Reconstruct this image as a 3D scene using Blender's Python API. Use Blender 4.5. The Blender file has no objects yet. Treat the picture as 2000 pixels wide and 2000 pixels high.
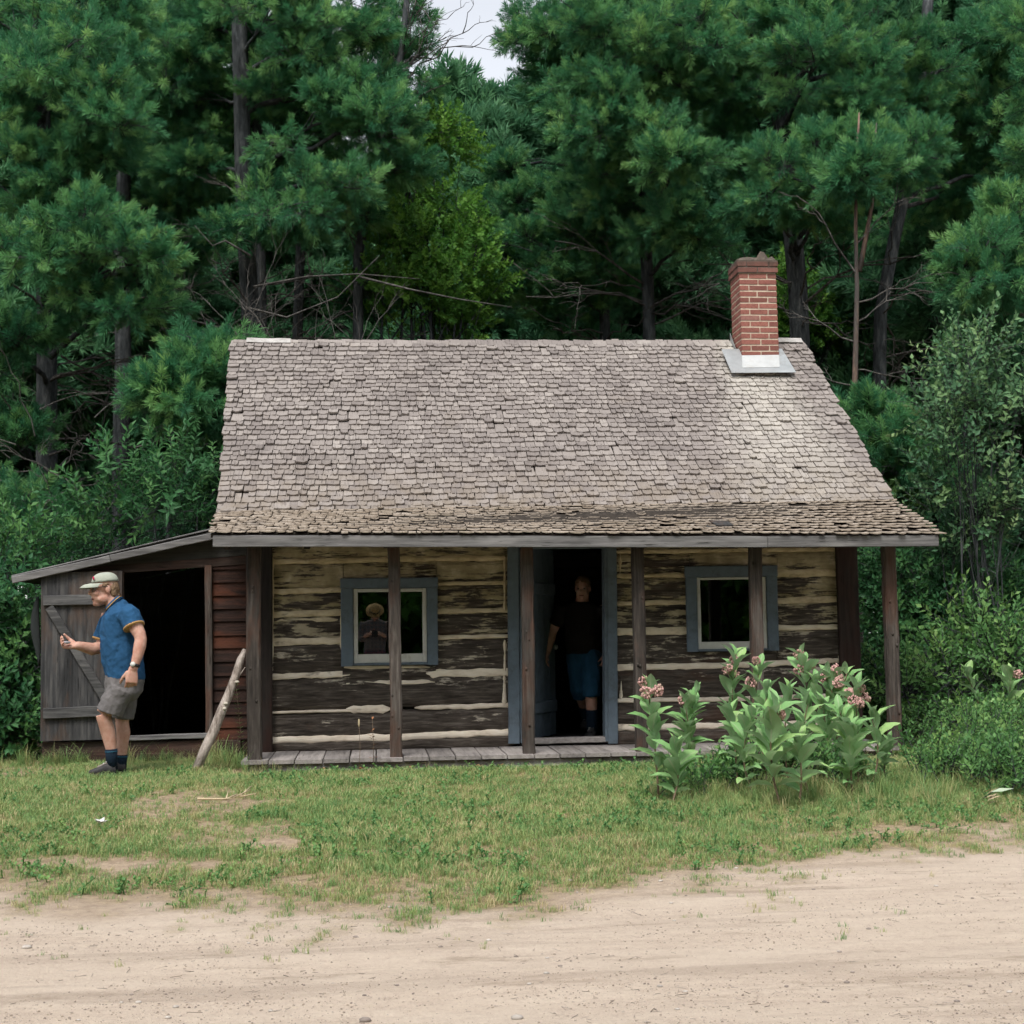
import bpy, bmesh, math, random
import numpy as np
from mathutils import Vector, Matrix, noise as mnoise

SC = bpy.context.scene
COL = SC.collection
R = math.radians
rng = random.Random(11)
NP = np.random.default_rng(5)

# ------------------------------------------------------------------ camera
CAM_H = 1.22                      # waist-level camera, metres above the track
FPX = 2857.0                      # focal length in pixels of the 2000 px square photograph (80 mm on 6x6)
YAW, PITCH, ROLL = R(5.4059), R(4.6073), R(0.8)
_F = Vector((math.sin(YAW)*math.cos(PITCH), math.cos(YAW)*math.cos(PITCH), math.sin(PITCH)))
_R0 = Vector((math.cos(YAW), -math.sin(YAW), 0)); _U0 = _R0.cross(_F)
_RT = _R0*math.cos(ROLL) - _U0*math.sin(ROLL)
_UP = _U0*math.cos(ROLL) + _R0*math.sin(ROLL)
cam_d = bpy.data.cameras.new('camera'); cam = bpy.data.objects.new('camera', cam_d); COL.objects.link(cam)
cam_d.sensor_width = 56.0; cam_d.sensor_height = 56.0; cam_d.lens = 56.0*FPX/2000.0
cam_d.clip_start = 0.05; cam_d.clip_end = 600
m = Matrix((( _RT.x, _UP.x, -_F.x, 0), (_RT.y, _UP.y, -_F.y, 0), (_RT.z, _UP.z, -_F.z, CAM_H), (0, 0, 0, 1)))
cam.matrix_world = m
SC.camera = cam

# ------------------------------------------------------------------ light
SUN_EL, SUN_AZ = R(58), R(200)    # high veiled sun behind the camera, a little to the left
wd = bpy.data.worlds.new('World'); SC.world = wd; wd.use_nodes = True
nt = wd.node_tree; nt.nodes.clear()
sky = nt.nodes.new('ShaderNodeTexSky'); sky.sky_type = 'NISHITA'; sky.sun_disc = False
sky.sun_elevation = SUN_EL; sky.sun_rotation = SUN_AZ; sky.dust_density = 1.5; sky.air_density = 1.0
hs = nt.nodes.new('ShaderNodeHueSaturation'); hs.inputs['Saturation'].default_value = 0.22
bg = nt.nodes.new('ShaderNodeBackground'); bg.inputs['Strength'].default_value = 0.10
ow = nt.nodes.new('ShaderNodeOutputWorld')
nt.links.new(sky.outputs[0], hs.inputs['Color']); nt.links.new(hs.outputs[0], bg.inputs['Color']); nt.links.new(bg.outputs[0], ow.inputs['Surface'])
sl = bpy.data.lights.new('sun', 'SUN'); sl.energy = 1.5; sl.angle = R(22); sl.color = (1.0, 0.96, 0.9)
sun = bpy.data.objects.new('sun', sl); COL.objects.link(sun)
# NISHITA sun_rotation: 0 = +Y, clockwise seen from above
sd = Vector((math.sin(SUN_AZ)*math.cos(SUN_EL), math.cos(SUN_AZ)*math.cos(SUN_EL), math.sin(SUN_EL)))
sun.rotation_euler = (-sd).to_track_quat('-Z', 'Y').to_euler()
sun.location = (0, -5, 25)
vs = SC.view_settings; vs.view_transform = 'Standard'; vs.look = 'None'; vs.gamma = 1; vs.exposure = 1.4; vs.use_curve_mapping = False
SC.render.engine = 'CYCLES'
cy = SC.cycles
cy.max_bounces = 6; cy.diffuse_bounces = 4; cy.glossy_bounces = 3; cy.transmission_bounces = 4; cy.transparent_max_bounces = 6
cy.use_denoising = True; cy.caustics_reflective = False; cy.caustics_refractive = False
try:
    cy.denoiser = 'OPENIMAGEDENOISE'; cy.denoising_prefilter = 'FAST'; cy.use_adaptive_sampling = True; cy.adaptive_threshold = 0.02
except Exception: pass
cy.sample_clamp_indirect = 4.0

# ------------------------------------------------------------------ measuring helpers
def ray(px, py):
    return _F*FPX + _RT*(px-1000) - _UP*(py-1000)
def at(px, py, Y):
    """world point seen at photograph pixel (px, py) that lies in the vertical plane y = Y"""
    d = ray(px, py); return Vector((0, 0, CAM_H)) + d*(Y/d.y)
def on_ground(px, py, z=0.0):
    d = ray(px, py); return Vector((0, 0, CAM_H)) + d*((z-CAM_H)/d.z)
def lerp(a, b, t): return a + (b-a)*t
def interp(x, pts):
    if x <= pts[0][0]: return pts[0][1]
    for (a, b), (c, d) in zip(pts, pts[1:]):
        if x <= c: return b + (d-b)*(x-a)/(c-a)
    return pts[-1][1]
def sst(a, b, x):
    t = max(0.0, min(1.0, (x-a)/(b-a))); return t*t*(3-2*t)
def nz(x, y, z=0.0): return mnoise.noise(Vector((x, y, z)))

# ------------------------------------------------------------------ mesh helpers
class MB:
    def __init__(s): s.v = []; s.f = []; s.m = []; s.sm = []
    def add(s, verts, faces, mi=0, smooth=False):
        o = len(s.v); s.v += [tuple(v) for v in verts]
        for f in faces: s.f.append(tuple(i+o for i in f)); s.m.append(mi); s.sm.append(smooth)
    def mesh(s, name):
        me = bpy.data.meshes.new(name); me.from_pydata(s.v, [], s.f)
        me.polygons.foreach_set('material_index', s.m); me.polygons.foreach_set('use_smooth', s.sm); me.update()
        return me
    def build(s, name, mats, parent=None, loc=None):
        me = s.mesh(name)
        return obj(name, me, mats, parent, loc)
def obj(name, me, mats, parent=None, loc=None):
    if mats is not None and len(me.materials) == 0:
        for mt in (mats if isinstance(mats, (list, tuple)) else [mats]): me.materials.append(mt)
    o = bpy.data.objects.new(name, me); COL.objects.link(o)
    if loc is not None: o.location = loc
    if parent is not None: attach(o, parent)
    return o
def attach(o, parent):
    o.parent = parent
    if parent.type == 'EMPTY': o.matrix_parent_inverse = parent.matrix_basis.inverted()
    return o
def tag(o, label=None, cat=None, group=None, kind=None):
    if label: o['label'] = label
    if cat: o['category'] = cat
    if group: o['group'] = group
    if kind: o['kind'] = kind
    return o
def thing(name, label, cat, loc=(0, 0, 0), group=None):
    o = bpy.data.objects.new(name, None); COL.objects.link(o); o.location = loc
    o.empty_display_size = 0.2
    o.matrix_basis = Matrix.Translation(Vector(loc))
    return tag(o, label, cat, group)

def beam(mb, p0, p1, w, h, up=None, segs=6, jit=0.003, ch=0.006, mi=0, bow=0.0, taper=1.0, r=rng):
    """rough-sawn timber: chamfered rectangle w (sideways) x h (along up) swept from p0 to p1"""
    p0 = Vector(p0); p1 = Vector(p1); d = (p1-p0); L = d.length; d = d/L
    u = Vector(up) if up is not None else (Vector((0, 0, 1)) if abs(d.z) < 0.8 else Vector((0, -1, 0)))
    s = d.cross(u).normalized(); u = s.cross(d).normalized()
    a, b = w/2, h/2; c = min(ch, a*0.6, b*0.6)
    sec = [(-a+c, -b), (a-c, -b), (a, -b+c), (a, b-c), (a-c, b), (-a+c, b), (-a, b-c), (-a, -b+c)]
    vs_ = []; ox = oy = 0
    for i in range(segs+1):
        t = i/segs; k = lerp(1.0, taper, t); c0 = p0 + d*(L*t) + u*(bow*math.sin(math.pi*t))
        if 0 < i: ox += r.uniform(-jit, jit)*0.6; oy += r.uniform(-jit, jit)*0.6
        ox *= 0.8; oy *= 0.8
        for (x, y) in sec:
            vs_.append(c0 + s*(x*k+ox+r.uniform(-jit, jit)*0.5) + u*(y*k+oy+r.uniform(-jit, jit)*0.5))
    fs = [(i*8+j, i*8+(j+1) % 8, i*8+8+(j+1) % 8, i*8+8+j) for i in range(segs) for j in range(8)]
    fs += [tuple(reversed(range(8))), tuple(segs*8+j for j in range(8))]
    mb.add(vs_, fs, mi)
def tube(mb, pts, rad, n=6, mi=0, cap=True, smooth=True, squash=None):
    """round limb through pts with radius per point"""
    pts = [Vector(p) for p in pts]; vs_ = []; ref = None
    for i, p in enumerate(pts):
        d = (pts[min(i+1, len(pts)-1)] - pts[max(i-1, 0)]).normalized()
        if ref is None: ref = d.orthogonal().normalized()
        ref = (ref - d*ref.dot(d)); ref = ref.normalized() if ref.length > 1e-6 else d.orthogonal().normalized()
        b = d.cross(ref)
        rr = rad[i] if isinstance(rad, (list, tuple)) else rad
        for j in range(n):
            a = 2*math.pi*j/n; vs_.append(p + ref*(math.cos(a)*rr) + b*(math.sin(a)*rr))
    fs = [(i*n+j, i*n+(j+1) % n, i*n+n+(j+1) % n, i*n+n+j) for i in range(len(pts)-1) for j in range(n)]
    if cap: fs += [tuple(reversed(range(n))), tuple((len(pts)-1)*n+j for j in range(n))]
    mb.add(vs_, fs, mi, smooth)
def box(mb, x0, x1, y0, y1, z0, z1, mi=0):
    v = [(x, y, z) for z in (z0, z1) for y in (y0, y1) for x in (x0, x1)]
    mb.add(v, [(0, 2, 3, 1), (4, 5, 7, 6), (0, 1, 5, 4), (2, 6, 7, 3), (1, 3, 7, 5), (0, 4, 6, 2)], mi)
def ellipsoid(mb, c, rx, ry, rz, M=None, nu=14, nv=9, mi=0, smooth=True):
    c = Vector(c); vs_ = []; fs = []
    for i in range(nv+1):
        th = math.pi*i/nv
        for j in range(nu):
            ph = 2*math.pi*j/nu
            p = Vector((rx*math.sin(th)*math.cos(ph), ry*math.sin(th)*math.sin(ph), rz*math.cos(th)))
            vs_.append(c + (M @ p if M is not None else p))
    for i in range(nv):
        for j in range(nu):
            a, b, d, e = i*nu+j, i*nu+(j+1) % nu, (i+1)*nu+(j+1) % nu, (i+1)*nu+j
            fs.append((a, e, d, b))
    mb.add(vs_, fs, mi, smooth)
def loft(mb, rings, mi=0, smooth=True, n=20, cap=True, p=2.0):
    """rings of (centre, half-axis vector a, half-axis vector b)"""
    vs_ = []
    for c, a, b in rings:
        c = Vector(c); a = Vector(a); b = Vector(b)
        for j in range(n):
            t = 2*math.pi*j/n; ca, sa = math.cos(t), math.sin(t)
            ca = math.copysign(abs(ca)**(2/p), ca); sa = math.copysign(abs(sa)**(2/p), sa)
            vs_.append(c + a*ca + b*sa)
    fs = [(i*n+j, i*n+(j+1) % n, i*n+n+(j+1) % n, i*n+n+j) for i in range(len(rings)-1) for j in range(n)]
    if cap: fs += [tuple(reversed(range(n))), tuple((len(rings)-1)*n+j for j in range(n))]
    mb.add(vs_, fs, mi, smooth)
def remeshed(mb, name, voxel, smooth=4, factor=0.5):
    """fuse overlapping closed shapes into one continuous surface"""
    me = mb.mesh(name+'_raw'); o = bpy.data.objects.new(name+'_raw', me); COL.objects.link(o)
    md = o.modifiers.new('r', 'REMESH'); md.mode = 'VOXEL'; md.voxel_size = voxel; md.use_smooth_shade = True
    ms = o.modifiers.new('s', 'SMOOTH'); ms.iterations = smooth; ms.factor = factor
    dg = bpy.context.evaluated_depsgraph_get(); ev = o.evaluated_get(dg)
    out = bpy.data.meshes.new_from_object(ev, preserve_all_data_layers=False, depsgraph=dg); out.name = name
    bpy.data.objects.remove(o); bpy.data.meshes.remove(me)
    out.materials.clear()
    out.polygons.foreach_set('use_smooth', [True]*len(out.polygons))
    return out

# ------------------------------------------------------------------ scattering many small things inside ONE object (foliage, grass)
_groups = {}
def scatter_group(protos):
    key = tuple(p.name for p in protos)
    if key in _groups: return _groups[key]
    g = bpy.data.node_groups.new('scatter', 'GeometryNodeTree')
    g.interface.new_socket('Geometry', in_out='INPUT', socket_type='NodeSocketGeometry')
    g.interface.new_socket('Geometry', in_out='OUTPUT', socket_type='NodeSocketGeometry')
    N = g.nodes; L = g.links
    gi = N.new('NodeGroupInput'); go = N.new('NodeGroupOutput'); iop = N.new('GeometryNodeInstanceOnPoints')
    jo = N.new('GeometryNodeJoinGeometry')
    for p in protos:
        oi = N.new('GeometryNodeObjectInfo'); oi.inputs['Object'].default_value = p; oi.inputs['As Instance'].default_value = True
        L.new(oi.outputs['Geometry'], jo.inputs[0])
    def attr(nm, t):
        a = N.new('GeometryNodeInputNamedAttribute'); a.data_type = t; a.inputs['Name'].default_value = nm; return a
    ar = attr('rot', 'FLOAT_VECTOR'); asc = attr('scl', 'FLOAT'); ai = attr('idx', 'INT')
    e2r = N.new('FunctionNodeEulerToRotation'); L.new(ar.outputs[0], e2r.inputs[0])
    iop.inputs['Pick Instance'].default_value = True
    L.new(gi.outputs[0], iop.inputs['Points']); L.new(jo.outputs[0], iop.inputs['Instance'])
    L.new(ai.outputs[0], iop.inputs['Instance Index']); L.new(e2r.outputs[0], iop.inputs['Rotation']); L.new(asc.outputs[0], iop.inputs['Scale'])
    L.new(iop.outputs[0], go.inputs[0])
    _groups[key] = g
    return g
def scatter(name, P, Rt, S, protos, parent=None):
    n = len(P); me = bpy.data.meshes.new(name); me.vertices.add(n)
    me.vertices.foreach_set('co', np.asarray(P, dtype=np.float32).ravel())
    a = me.attributes.new('rot', 'FLOAT_VECTOR', 'POINT'); a.data.foreach_set('vector', np.asarray(Rt, dtype=np.float32).ravel())
    a = me.attributes.new('scl', 'FLOAT', 'POINT'); a.data.foreach_set('value', np.asarray(S, dtype=np.float32).ravel())
    a = me.attributes.new('idx', 'INT', 'POINT'); a.data.foreach_set('value', NP.integers(0, len(protos), n).astype(np.int32))
    for pr in protos:
        for mt in pr.data.materials:
            if mt.name not in [q.name for q in me.materials]: me.materials.append(mt)
    me.update()
    o = obj(name, me, None, parent)
    md = o.modifiers.new('scatter', 'NODES'); md.node_group = scatter_group(protos)
    o['kind'] = 'stuff'
    return o
def proto(name, mb, mats):
    me = mb.mesh(name)
    for mt in mats: me.materials.append(mt)
    return bpy.data.objects.new(name, me)         # never linked to the scene: only a shape for scatter()
def dir_euler(D, spin):
    """euler angles turning +Z to each direction D with a spin about it (numpy)"""
    D = D/np.linalg.norm(D, axis=1)[:, None]
    th = np.arccos(np.clip(D[:, 2], -1, 1)); ph = np.arctan2(D[:, 1], D[:, 0])
    # Rz(ph) Ry(th) Rz(spin)  -> XYZ euler
    cz, sz, cy_, sy_, cs, ss = np.cos(ph), np.sin(ph), np.cos(th), np.sin(th), np.cos(spin), np.sin(spin)
    m00 = cz*cy_*cs - sz*ss; m10 = sz*cy_*cs + cz*ss; m20 = -sy_*cs
    m21 = sy_*ss; m22 = cy_
    return np.stack([np.arctan2(m21, m22), np.arcsin(np.clip(-m20, -1, 1)), np.arctan2(m10, m00)], axis=1)
# ------------------------------------------------------------------ materials
def mat(name):
    mt = bpy.data.materials.new(name); mt.use_nodes = True; n = mt.node_tree; n.nodes.clear()
    out = n.nodes.new('ShaderNodeOutputMaterial'); return mt, n, out
class NB:
    """small node-building shorthand"""
    def __init__(s, n, gain=1.0): s.n = n; s.gain = gain
    def new(s, t, **kw):
        x = s.n.nodes.new(t)
        for k, v in kw.items(): setattr(x, k, v)
        return x
    def link(s, a, b): s.n.links.new(a, b)
    def coords(s, kind='Object', scale=(1, 1, 1)):
        if kind == 'Position': src = s.new('ShaderNodeNewGeometry').outputs['Position']
        else: src = s.new('ShaderNodeTexCoord').outputs[kind]
        mp = s.new('ShaderNodeMapping'); mp.inputs['Scale'].default_value = scale; s.link(src, mp.inputs['Vector']); return mp.outputs[0]
    def noise(s, vec, scale, detail=6, rough=0.6, dist=0.0):
        x = s.new('ShaderNodeTexNoise'); x.inputs['Scale'].default_value = scale; x.inputs['Detail'].default_value = detail
        x.inputs['Roughness'].default_value = rough; x.inputs['Distortion'].default_value = dist
        if vec is not None: s.link(vec, x.inputs['Vector'])
        return x.outputs['Fac']
    def ramp(s, fac, stops, interp='LINEAR'):
        x = s.new('ShaderNodeValToRGB'); x.color_ramp.interpolation = interp
        e = x.color_ramp.elements
        while len(e) < len(stops): e.new(0.5)
        for i, (p, c) in enumerate(stops):
            e[i].position = p; e[i].color = (c[0], c[1], c[2], 1) if not isinstance(c, (int, float)) else (c, c, c, 1)
        s.link(fac, x.inputs[0]); return x.outputs[0]
    def mix(s, fac, a, b, blend='MIX'):
        x = s.new('ShaderNodeMix', data_type='RGBA', blend_type=blend)
        for sock, v in ((x.inputs[0], fac), (x.inputs[6], a), (x.inputs[7], b)):
            if isinstance(v, (int, float)): sock.default_value = v
            elif isinstance(v, (tuple, list)): sock.default_value = (v[0], v[1], v[2], 1)
            else: s.link(v, sock)
        return x.outputs[2]
    def math(s, op, a, b=0.0, clamp=False):
        x = s.new('ShaderNodeMath', operation=op, use_clamp=clamp)
        for sock, v in ((x.inputs[0], a), (x.inputs[1], b)):
            if isinstance(v, (int, float)): sock.default_value = v
            else: s.link(v, sock)
        return x.outputs[0]
    def map(s, v, a, b, c=0.0, d=1.0):
        x = s.new('ShaderNodeMapRange'); s.link(v, x.inputs[0])
        for i, k in enumerate((a, b, c, d)): x.inputs[i+1].default_value = k
        return x.outputs[0]
    def rand(s): return s.new('ShaderNodeObjectInfo').outputs['Random']
    def attr(s, nm): return s.new('ShaderNodeAttribute', attribute_name=nm).outputs['Fac']
    def sep(s, vec):
        x = s.new('ShaderNodeSeparateXYZ'); s.link(vec, x.inputs[0]); return x.outputs
    def bsdf(s, color, rough=0.8, bump=None, bstr=0.3, bdist=0.01, spec=0.3, **kw):
        b = s.new('ShaderNodeBsdfPrincipled')
        if s.gain != 1.0: color = s.mix(1.0, color, (s.gain,)*3, 'MULTIPLY')
        for sock, v in ((b.inputs['Base Color'], color), (b.inputs['Roughness'], rough)):
            if isinstance(v, (int, float)): sock.default_value = v
            elif isinstance(v, (tuple, list)): sock.default_value = (v[0], v[1], v[2], 1)
            else: s.link(v, sock)
        b.inputs['Specular IOR Level'].default_value = spec
        for k, v in kw.items(): b.inputs[k.replace('_', ' ')].default_value = v
        if bump is not None:
            bp = s.new('ShaderNodeBump'); bp.inputs['Strength'].default_value = bstr; bp.inputs['Distance'].default_value = bdist
            s.link(bump, bp.inputs['Height']); s.link(bp.outputs[0], b.inputs['Normal'])
        return b.outputs[0]

def wood(name, dark, mid, light, axis='X', fine=38.0, stain=None, stain_amt=0.5, rough=0.85, bstr=0.5):
    """weathered sawn timber: grain stretched along axis, knots, per-piece tone"""
    mt, n, out = mat(name); b = NB(n, 0.76)
    sc = {'X': (0.055, 1, 1), 'Y': (1, 0.055, 1), 'Z': (1, 1, 0.055)}[axis]
    sc2 = {'X': (0.3, 1, 1), 'Y': (1, 0.3, 1), 'Z': (1, 1, 0.3)}[axis]
    v = b.coords('Position', sc); v2 = b.coords('Position', sc2)
    g = b.noise(v, fine, 5, 0.65, 0.4); g2 = b.noise(v2, 5.0, 4, 0.6); cr = b.noise(v, fine*2.2, 3, 0.5)
    c = b.ramp(b.math('ADD', b.math('MULTIPLY', g, 0.65), b.math('MULTIPLY', g2, 0.35)), [(0.34, dark), (0.5, mid), (0.66, light)])
    tone = b.map(b.rand(), 0, 1, 0.78, 1.18)
    tc = b.new('ShaderNodeCombineColor'); [b.link(tone, tc.inputs[i]) for i in range(3)]
    c = b.mix(1.0, c, tc.outputs[0], 'MULTIPLY')
    if stain:
        sf = b.ramp(b.noise(v2, 3.1, 5, 0.7), [(0.5, 0.0), (0.62, 1.0)])
        c = b.mix(b.math('MULTIPLY', sf, stain_amt), c, stain)
    crack = b.ramp(cr, [(0.27, 0.0), (0.33, 1.0)])
    c = b.mix(crack, (dark[0]*0.4, dark[1]*0.4, dark[2]*0.4), c)
    b.link(b.bsdf(c, rough, b.math('ADD', g, b.math('MULTIPLY', crack, 0.6)), bstr, 0.006, spec=0.2), out.inputs[0])
    return mt
M = {}
M['grey_wood'] = wood('grey_wood', (0.075, 0.073, 0.073), (0.165, 0.16, 0.158), (0.28, 0.27, 0.265), 'X')
M['grey_deck'] = wood('grey_deck', (0.17, 0.155, 0.148), (0.29, 0.265, 0.252), (0.40, 0.365, 0.345), 'Y', fine=30)
M['grey_vert'] = wood('grey_vert', (0.02, 0.021, 0.022), (0.058, 0.058, 0.06), (0.135, 0.13, 0.126), 'Z', stain=(0.16, 0.085, 0.045), stain_amt=0.35)
M['post_wood'] = wood('post_wood', (0.025, 0.021, 0.019), (0.07, 0.058, 0.05), (0.15, 0.13, 0.115), 'Z', fine=55, stain=(0.13, 0.055, 0.032), stain_amt=0.5)
M['ledge'] = wood('ledge', (0.035, 0.035, 0.036), (0.095, 0.094, 0.094), (0.19, 0.185, 0.18), 'X')
M['dark_board'] = wood('dark_board', (0.012, 0.010, 0.009), (0.03, 0.024, 0.021), (0.055, 0.042, 0.036), 'Z', stain=(0.06, 0.02, 0.012), stain_amt=0.4)
M['red_clap'] = wood('red_clap', (0.012, 0.008, 0.007), (0.034, 0.018, 0.014), (0.075, 0.036, 0.026), 'X', fine=45, stain=(0.115, 0.038, 0.02), stain_amt=0.75)
M['shed_wood'] = wood('shed_wood', (0.018, 0.014, 0.013), (0.05, 0.034, 0.028), (0.10, 0.07, 0.058), 'X', stain=(0.13, 0.06, 0.04), stain_amt=0.35)
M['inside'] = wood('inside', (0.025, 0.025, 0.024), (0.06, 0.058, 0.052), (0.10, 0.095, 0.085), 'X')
M['rafter'] = wood('rafter', (0.015, 0.012, 0.01), (0.035, 0.028, 0.022), (0.06, 0.048, 0.04), 'Y')

def log_mat():
    mt, n, out = mat('hewn_log'); b = NB(n, 0.85)
    v = b.coords('Position', (0.10, 1, 1)); v2 = b.coords('Position', (0.32, 1, 1)); v3 = b.coords('Position', (0.9, 1, 1))
    g = b.noise(v, 42, 6, 0.7, 0.5); g2 = b.noise(v2, 9, 5, 0.65)
    wood_c = b.ramp(g, [(0.33, (0.03, 0.024, 0.02)), (0.5, (0.08, 0.065, 0.054)), (0.68, (0.18, 0.155, 0.135))])
    rust = b.ramp(b.noise(v2, 4.3, 4, 0.6), [(0.58, 0.0), (0.68, 0.5)])
    wood_c = b.mix(rust, wood_c, (0.085, 0.042, 0.026))
    # old limewash: mostly kept in the upper courses under the porch roof, worn off below
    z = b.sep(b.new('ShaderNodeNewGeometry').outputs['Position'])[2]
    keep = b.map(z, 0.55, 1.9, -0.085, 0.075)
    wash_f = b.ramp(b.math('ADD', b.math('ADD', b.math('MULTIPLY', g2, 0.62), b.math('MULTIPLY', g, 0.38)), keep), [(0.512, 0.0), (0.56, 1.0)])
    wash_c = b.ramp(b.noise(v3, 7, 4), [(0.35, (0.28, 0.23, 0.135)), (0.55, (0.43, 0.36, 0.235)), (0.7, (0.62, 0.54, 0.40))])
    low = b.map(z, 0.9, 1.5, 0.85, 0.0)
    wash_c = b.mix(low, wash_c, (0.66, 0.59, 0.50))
    wash_c = b.mix(b.ramp(g, [(0.30, 0.75), (0.48, 0.0)]), wash_c, (0.10, 0.075, 0.045))
    c = b.mix(wash_f, wood_c, wash_c)
    h = b.math('ADD', g, b.math('MULTIPLY', wash_f, 0.35))
    b.link(b.bsdf(c, 0.9, h, 0.7, 0.01, spec=0.15), out.inputs[0]); return mt
M['log'] = log_mat()
def chink_mat():
    mt, n, out = mat('chinking'); b = NB(n, 0.98)
    v = b.coords('Position', (0.5, 1, 1)); g = b.noise(v, 14, 6, 0.65)
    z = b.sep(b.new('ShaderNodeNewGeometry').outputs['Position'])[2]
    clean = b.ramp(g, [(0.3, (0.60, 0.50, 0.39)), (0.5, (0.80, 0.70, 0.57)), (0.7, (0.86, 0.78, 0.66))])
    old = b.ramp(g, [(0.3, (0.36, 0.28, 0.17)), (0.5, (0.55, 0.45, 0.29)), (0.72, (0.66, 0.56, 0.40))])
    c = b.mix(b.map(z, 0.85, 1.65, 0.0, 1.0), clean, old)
    c = b.mix(b.ramp(b.noise(v, 6, 4), [(0.60, 0.0), (0.68, 0.8)]), c, (0.10, 0.08, 0.06))
    b.link(b.bsdf(c, 0.95, g, 0.5, 0.008, spec=0.1), out.inputs[0]); return mt
M['chink'] = chink_mat()
def shingle_mat(name, own, porch=False):
    mt, n, out = mat(name); b = NB(n, 0.95 if porch else 0.76)
    rnd = b.rand() if own else b.attr('rnd')
    v = b.coords('Position', (1, 0.09, 0.09)); pos = b.coords('Position', (1, 1, 1))
    g = b.noise(v, 75, 4, 0.6); blot = b.noise(pos, 2.6, 7, 0.75); big = b.noise(pos, 0.8, 6, 0.65); mid = b.noise(pos, 7, 4, 0.6)
    if porch: st = [(0.0, (0.18, 0.148, 0.115)), (0.35, (0.30, 0.25, 0.20)), (0.75, (0.39, 0.335, 0.28)), (1.0, (0.52, 0.46, 0.39))]
    else: st = [(0.0, (0.13, 0.112, 0.106)), (0.35, (0.235, 0.207, 0.194)), (0.75, (0.335, 0.30, 0.278)), (1.0, (0.49, 0.45, 0.41))]
    k = b.math('ADD', b.math('MULTIPLY', rnd, 0.38), b.math('ADD', b.math('MULTIPLY', big, 0.75), b.math('MULTIPLY', g, 0.35)))
    c = b.ramp(b.map(k, 0.25, 1.15), st)
    # zinc wash-off keeps a pale clean streak below the chimney flashing
    xyz = b.sep(b.new('ShaderNodeNewGeometry').outputs['Position'])
    dx = b.math('ABSOLUTE', b.math('SUBTRACT', xyz[0], 3.98)); dz = b.math('SUBTRACT', 4.15, xyz[2])
    wdt = b.math('ADD', 0.32, b.math('MULTIPLY', dz, 0.22))
    streak = b.math('MULTIPLY', b.map(b.math('DIVIDE', dx, wdt), 0.55, 1.15, 1.0, 0.0), b.map(xyz[2], 2.2, 4.0, 0.35, 1.0))
    streak = b.math('MULTIPLY', streak, b.map(mid, 0.3, 0.6, 0.35, 1.0), clamp=True)
    if not porch: c = b.mix(b.math('MULTIPLY', streak, 0.75), c, (0.56, 0.53, 0.47))
    c = b.mix(b.ramp(blot, [(0.56, 0.0), (0.70, 0.55)]), c, (0.13, 0.115, 0.108))
    moss = b.ramp(b.noise(pos, 3.4, 6, 0.7), [(0.56, 0.0), (0.70, 0.4 if porch else 0.22)])
    if not porch:
        zz = b.sep(b.new('ShaderNodeNewGeometry').outputs['Position'])[2]
        moss = b.math('MAXIMUM', moss, b.math('MULTIPLY', b.map(zz, 2.25, 2.95, 0.75, 0.0), b.ramp(mid, [(0.38, 0.1), (0.62, 1.0)])))
    c = b.mix(moss, c, (0.155, 0.135, 0.075) if porch else (0.25, 0.205, 0.155))
    c = b.mix(b.ramp(g, [(0.30, 0.7), (0.42, 0.0)]), c, (0.07, 0.06, 0.055))
    b.link(b.bsdf(c, 0.9, g, 0.6, 0.004, spec=0.15), out.inputs[0]); return mt
M['shingle'] = shingle_mat('shingle', True); M['shingle_f'] = shingle_mat('shingle_field', False)
M['porch_f'] = shingle_mat('porch_shingle_field', False, True)
def flat(name, col, rough=0.6, var=0.15, scale=9.0, bstr=0.2, spec=0.3, dirt=None, dirt_amt=0.6, **kw):
    mt, n, out = mat(name); b = NB(n, 0.76); v = b.coords('Position')
    g = b.noise(v, scale, 6, 0.65)
    c = b.ramp(g, [(0.3, [x*(1-var) for x in col]), (0.7, [min(1, x*(1+var)) for x in col])])
    if dirt: c = b.mix(b.ramp(b.noise(v, scale*0.6, 7, 0.75), [(0.52, 0.0), (0.64, dirt_amt)]), c, dirt)
    b.link(b.bsdf(c, rough, b.noise(v, scale*6, 4), bstr, 0.003, spec=spec, **kw), out.inputs[0]); return mt
M['brick'] = None
def brick_mat():
    mt, n, out = mat('brick'); b = NB(n, 0.8); v = b.coords('Position'); g = b.noise(v, 38, 6, 0.7)
    r = b.rand(); c = b.ramp(r, [(0.0, (0.22, 0.095, 0.078)), (0.4, (0.29, 0.118, 0.095)), (0.8, (0.36, 0.15, 0.118)), (1.0, (0.28, 0.15, 0.13))])
    c = b.mix(b.ramp(g, [(0.35, 0.55), (0.55, 0.0)]), c, (0.15, 0.055, 0.045))
    c = b.mix(b.ramp(b.noise(v, 12, 5), [(0.6, 0.0), (0.72, 0.5)]), c, (0.40, 0.22, 0.17))
    z = b.sep(b.new('ShaderNodeNewGeometry').outputs['Position'])[2]
    soot = b.math('MULTIPLY', b.map(z, 4.92, 5.12), b.ramp(b.noise(v, 9, 5), [(0.3, 0.45), (0.6, 1.0)]))
    c = b.mix(soot, c, (0.085, 0.062, 0.05))
    b.link(b.bsdf(c, 0.9, g, 0.6, 0.004, spec=0.15), out.inputs[0]); return mt
M['brick'] = brick_mat()
M['mortar'] = flat('mortar', (0.60, 0.50, 0.39), 0.95, 0.2, 30, 0.5, dirt=(0.36, 0.28, 0.21))
M['old_mortar'] = flat('old_mortar', (0.115, 0.092, 0.075), 0.95, 0.45, 16, 1.0, dirt=(0.06, 0.055, 0.045))
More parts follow.
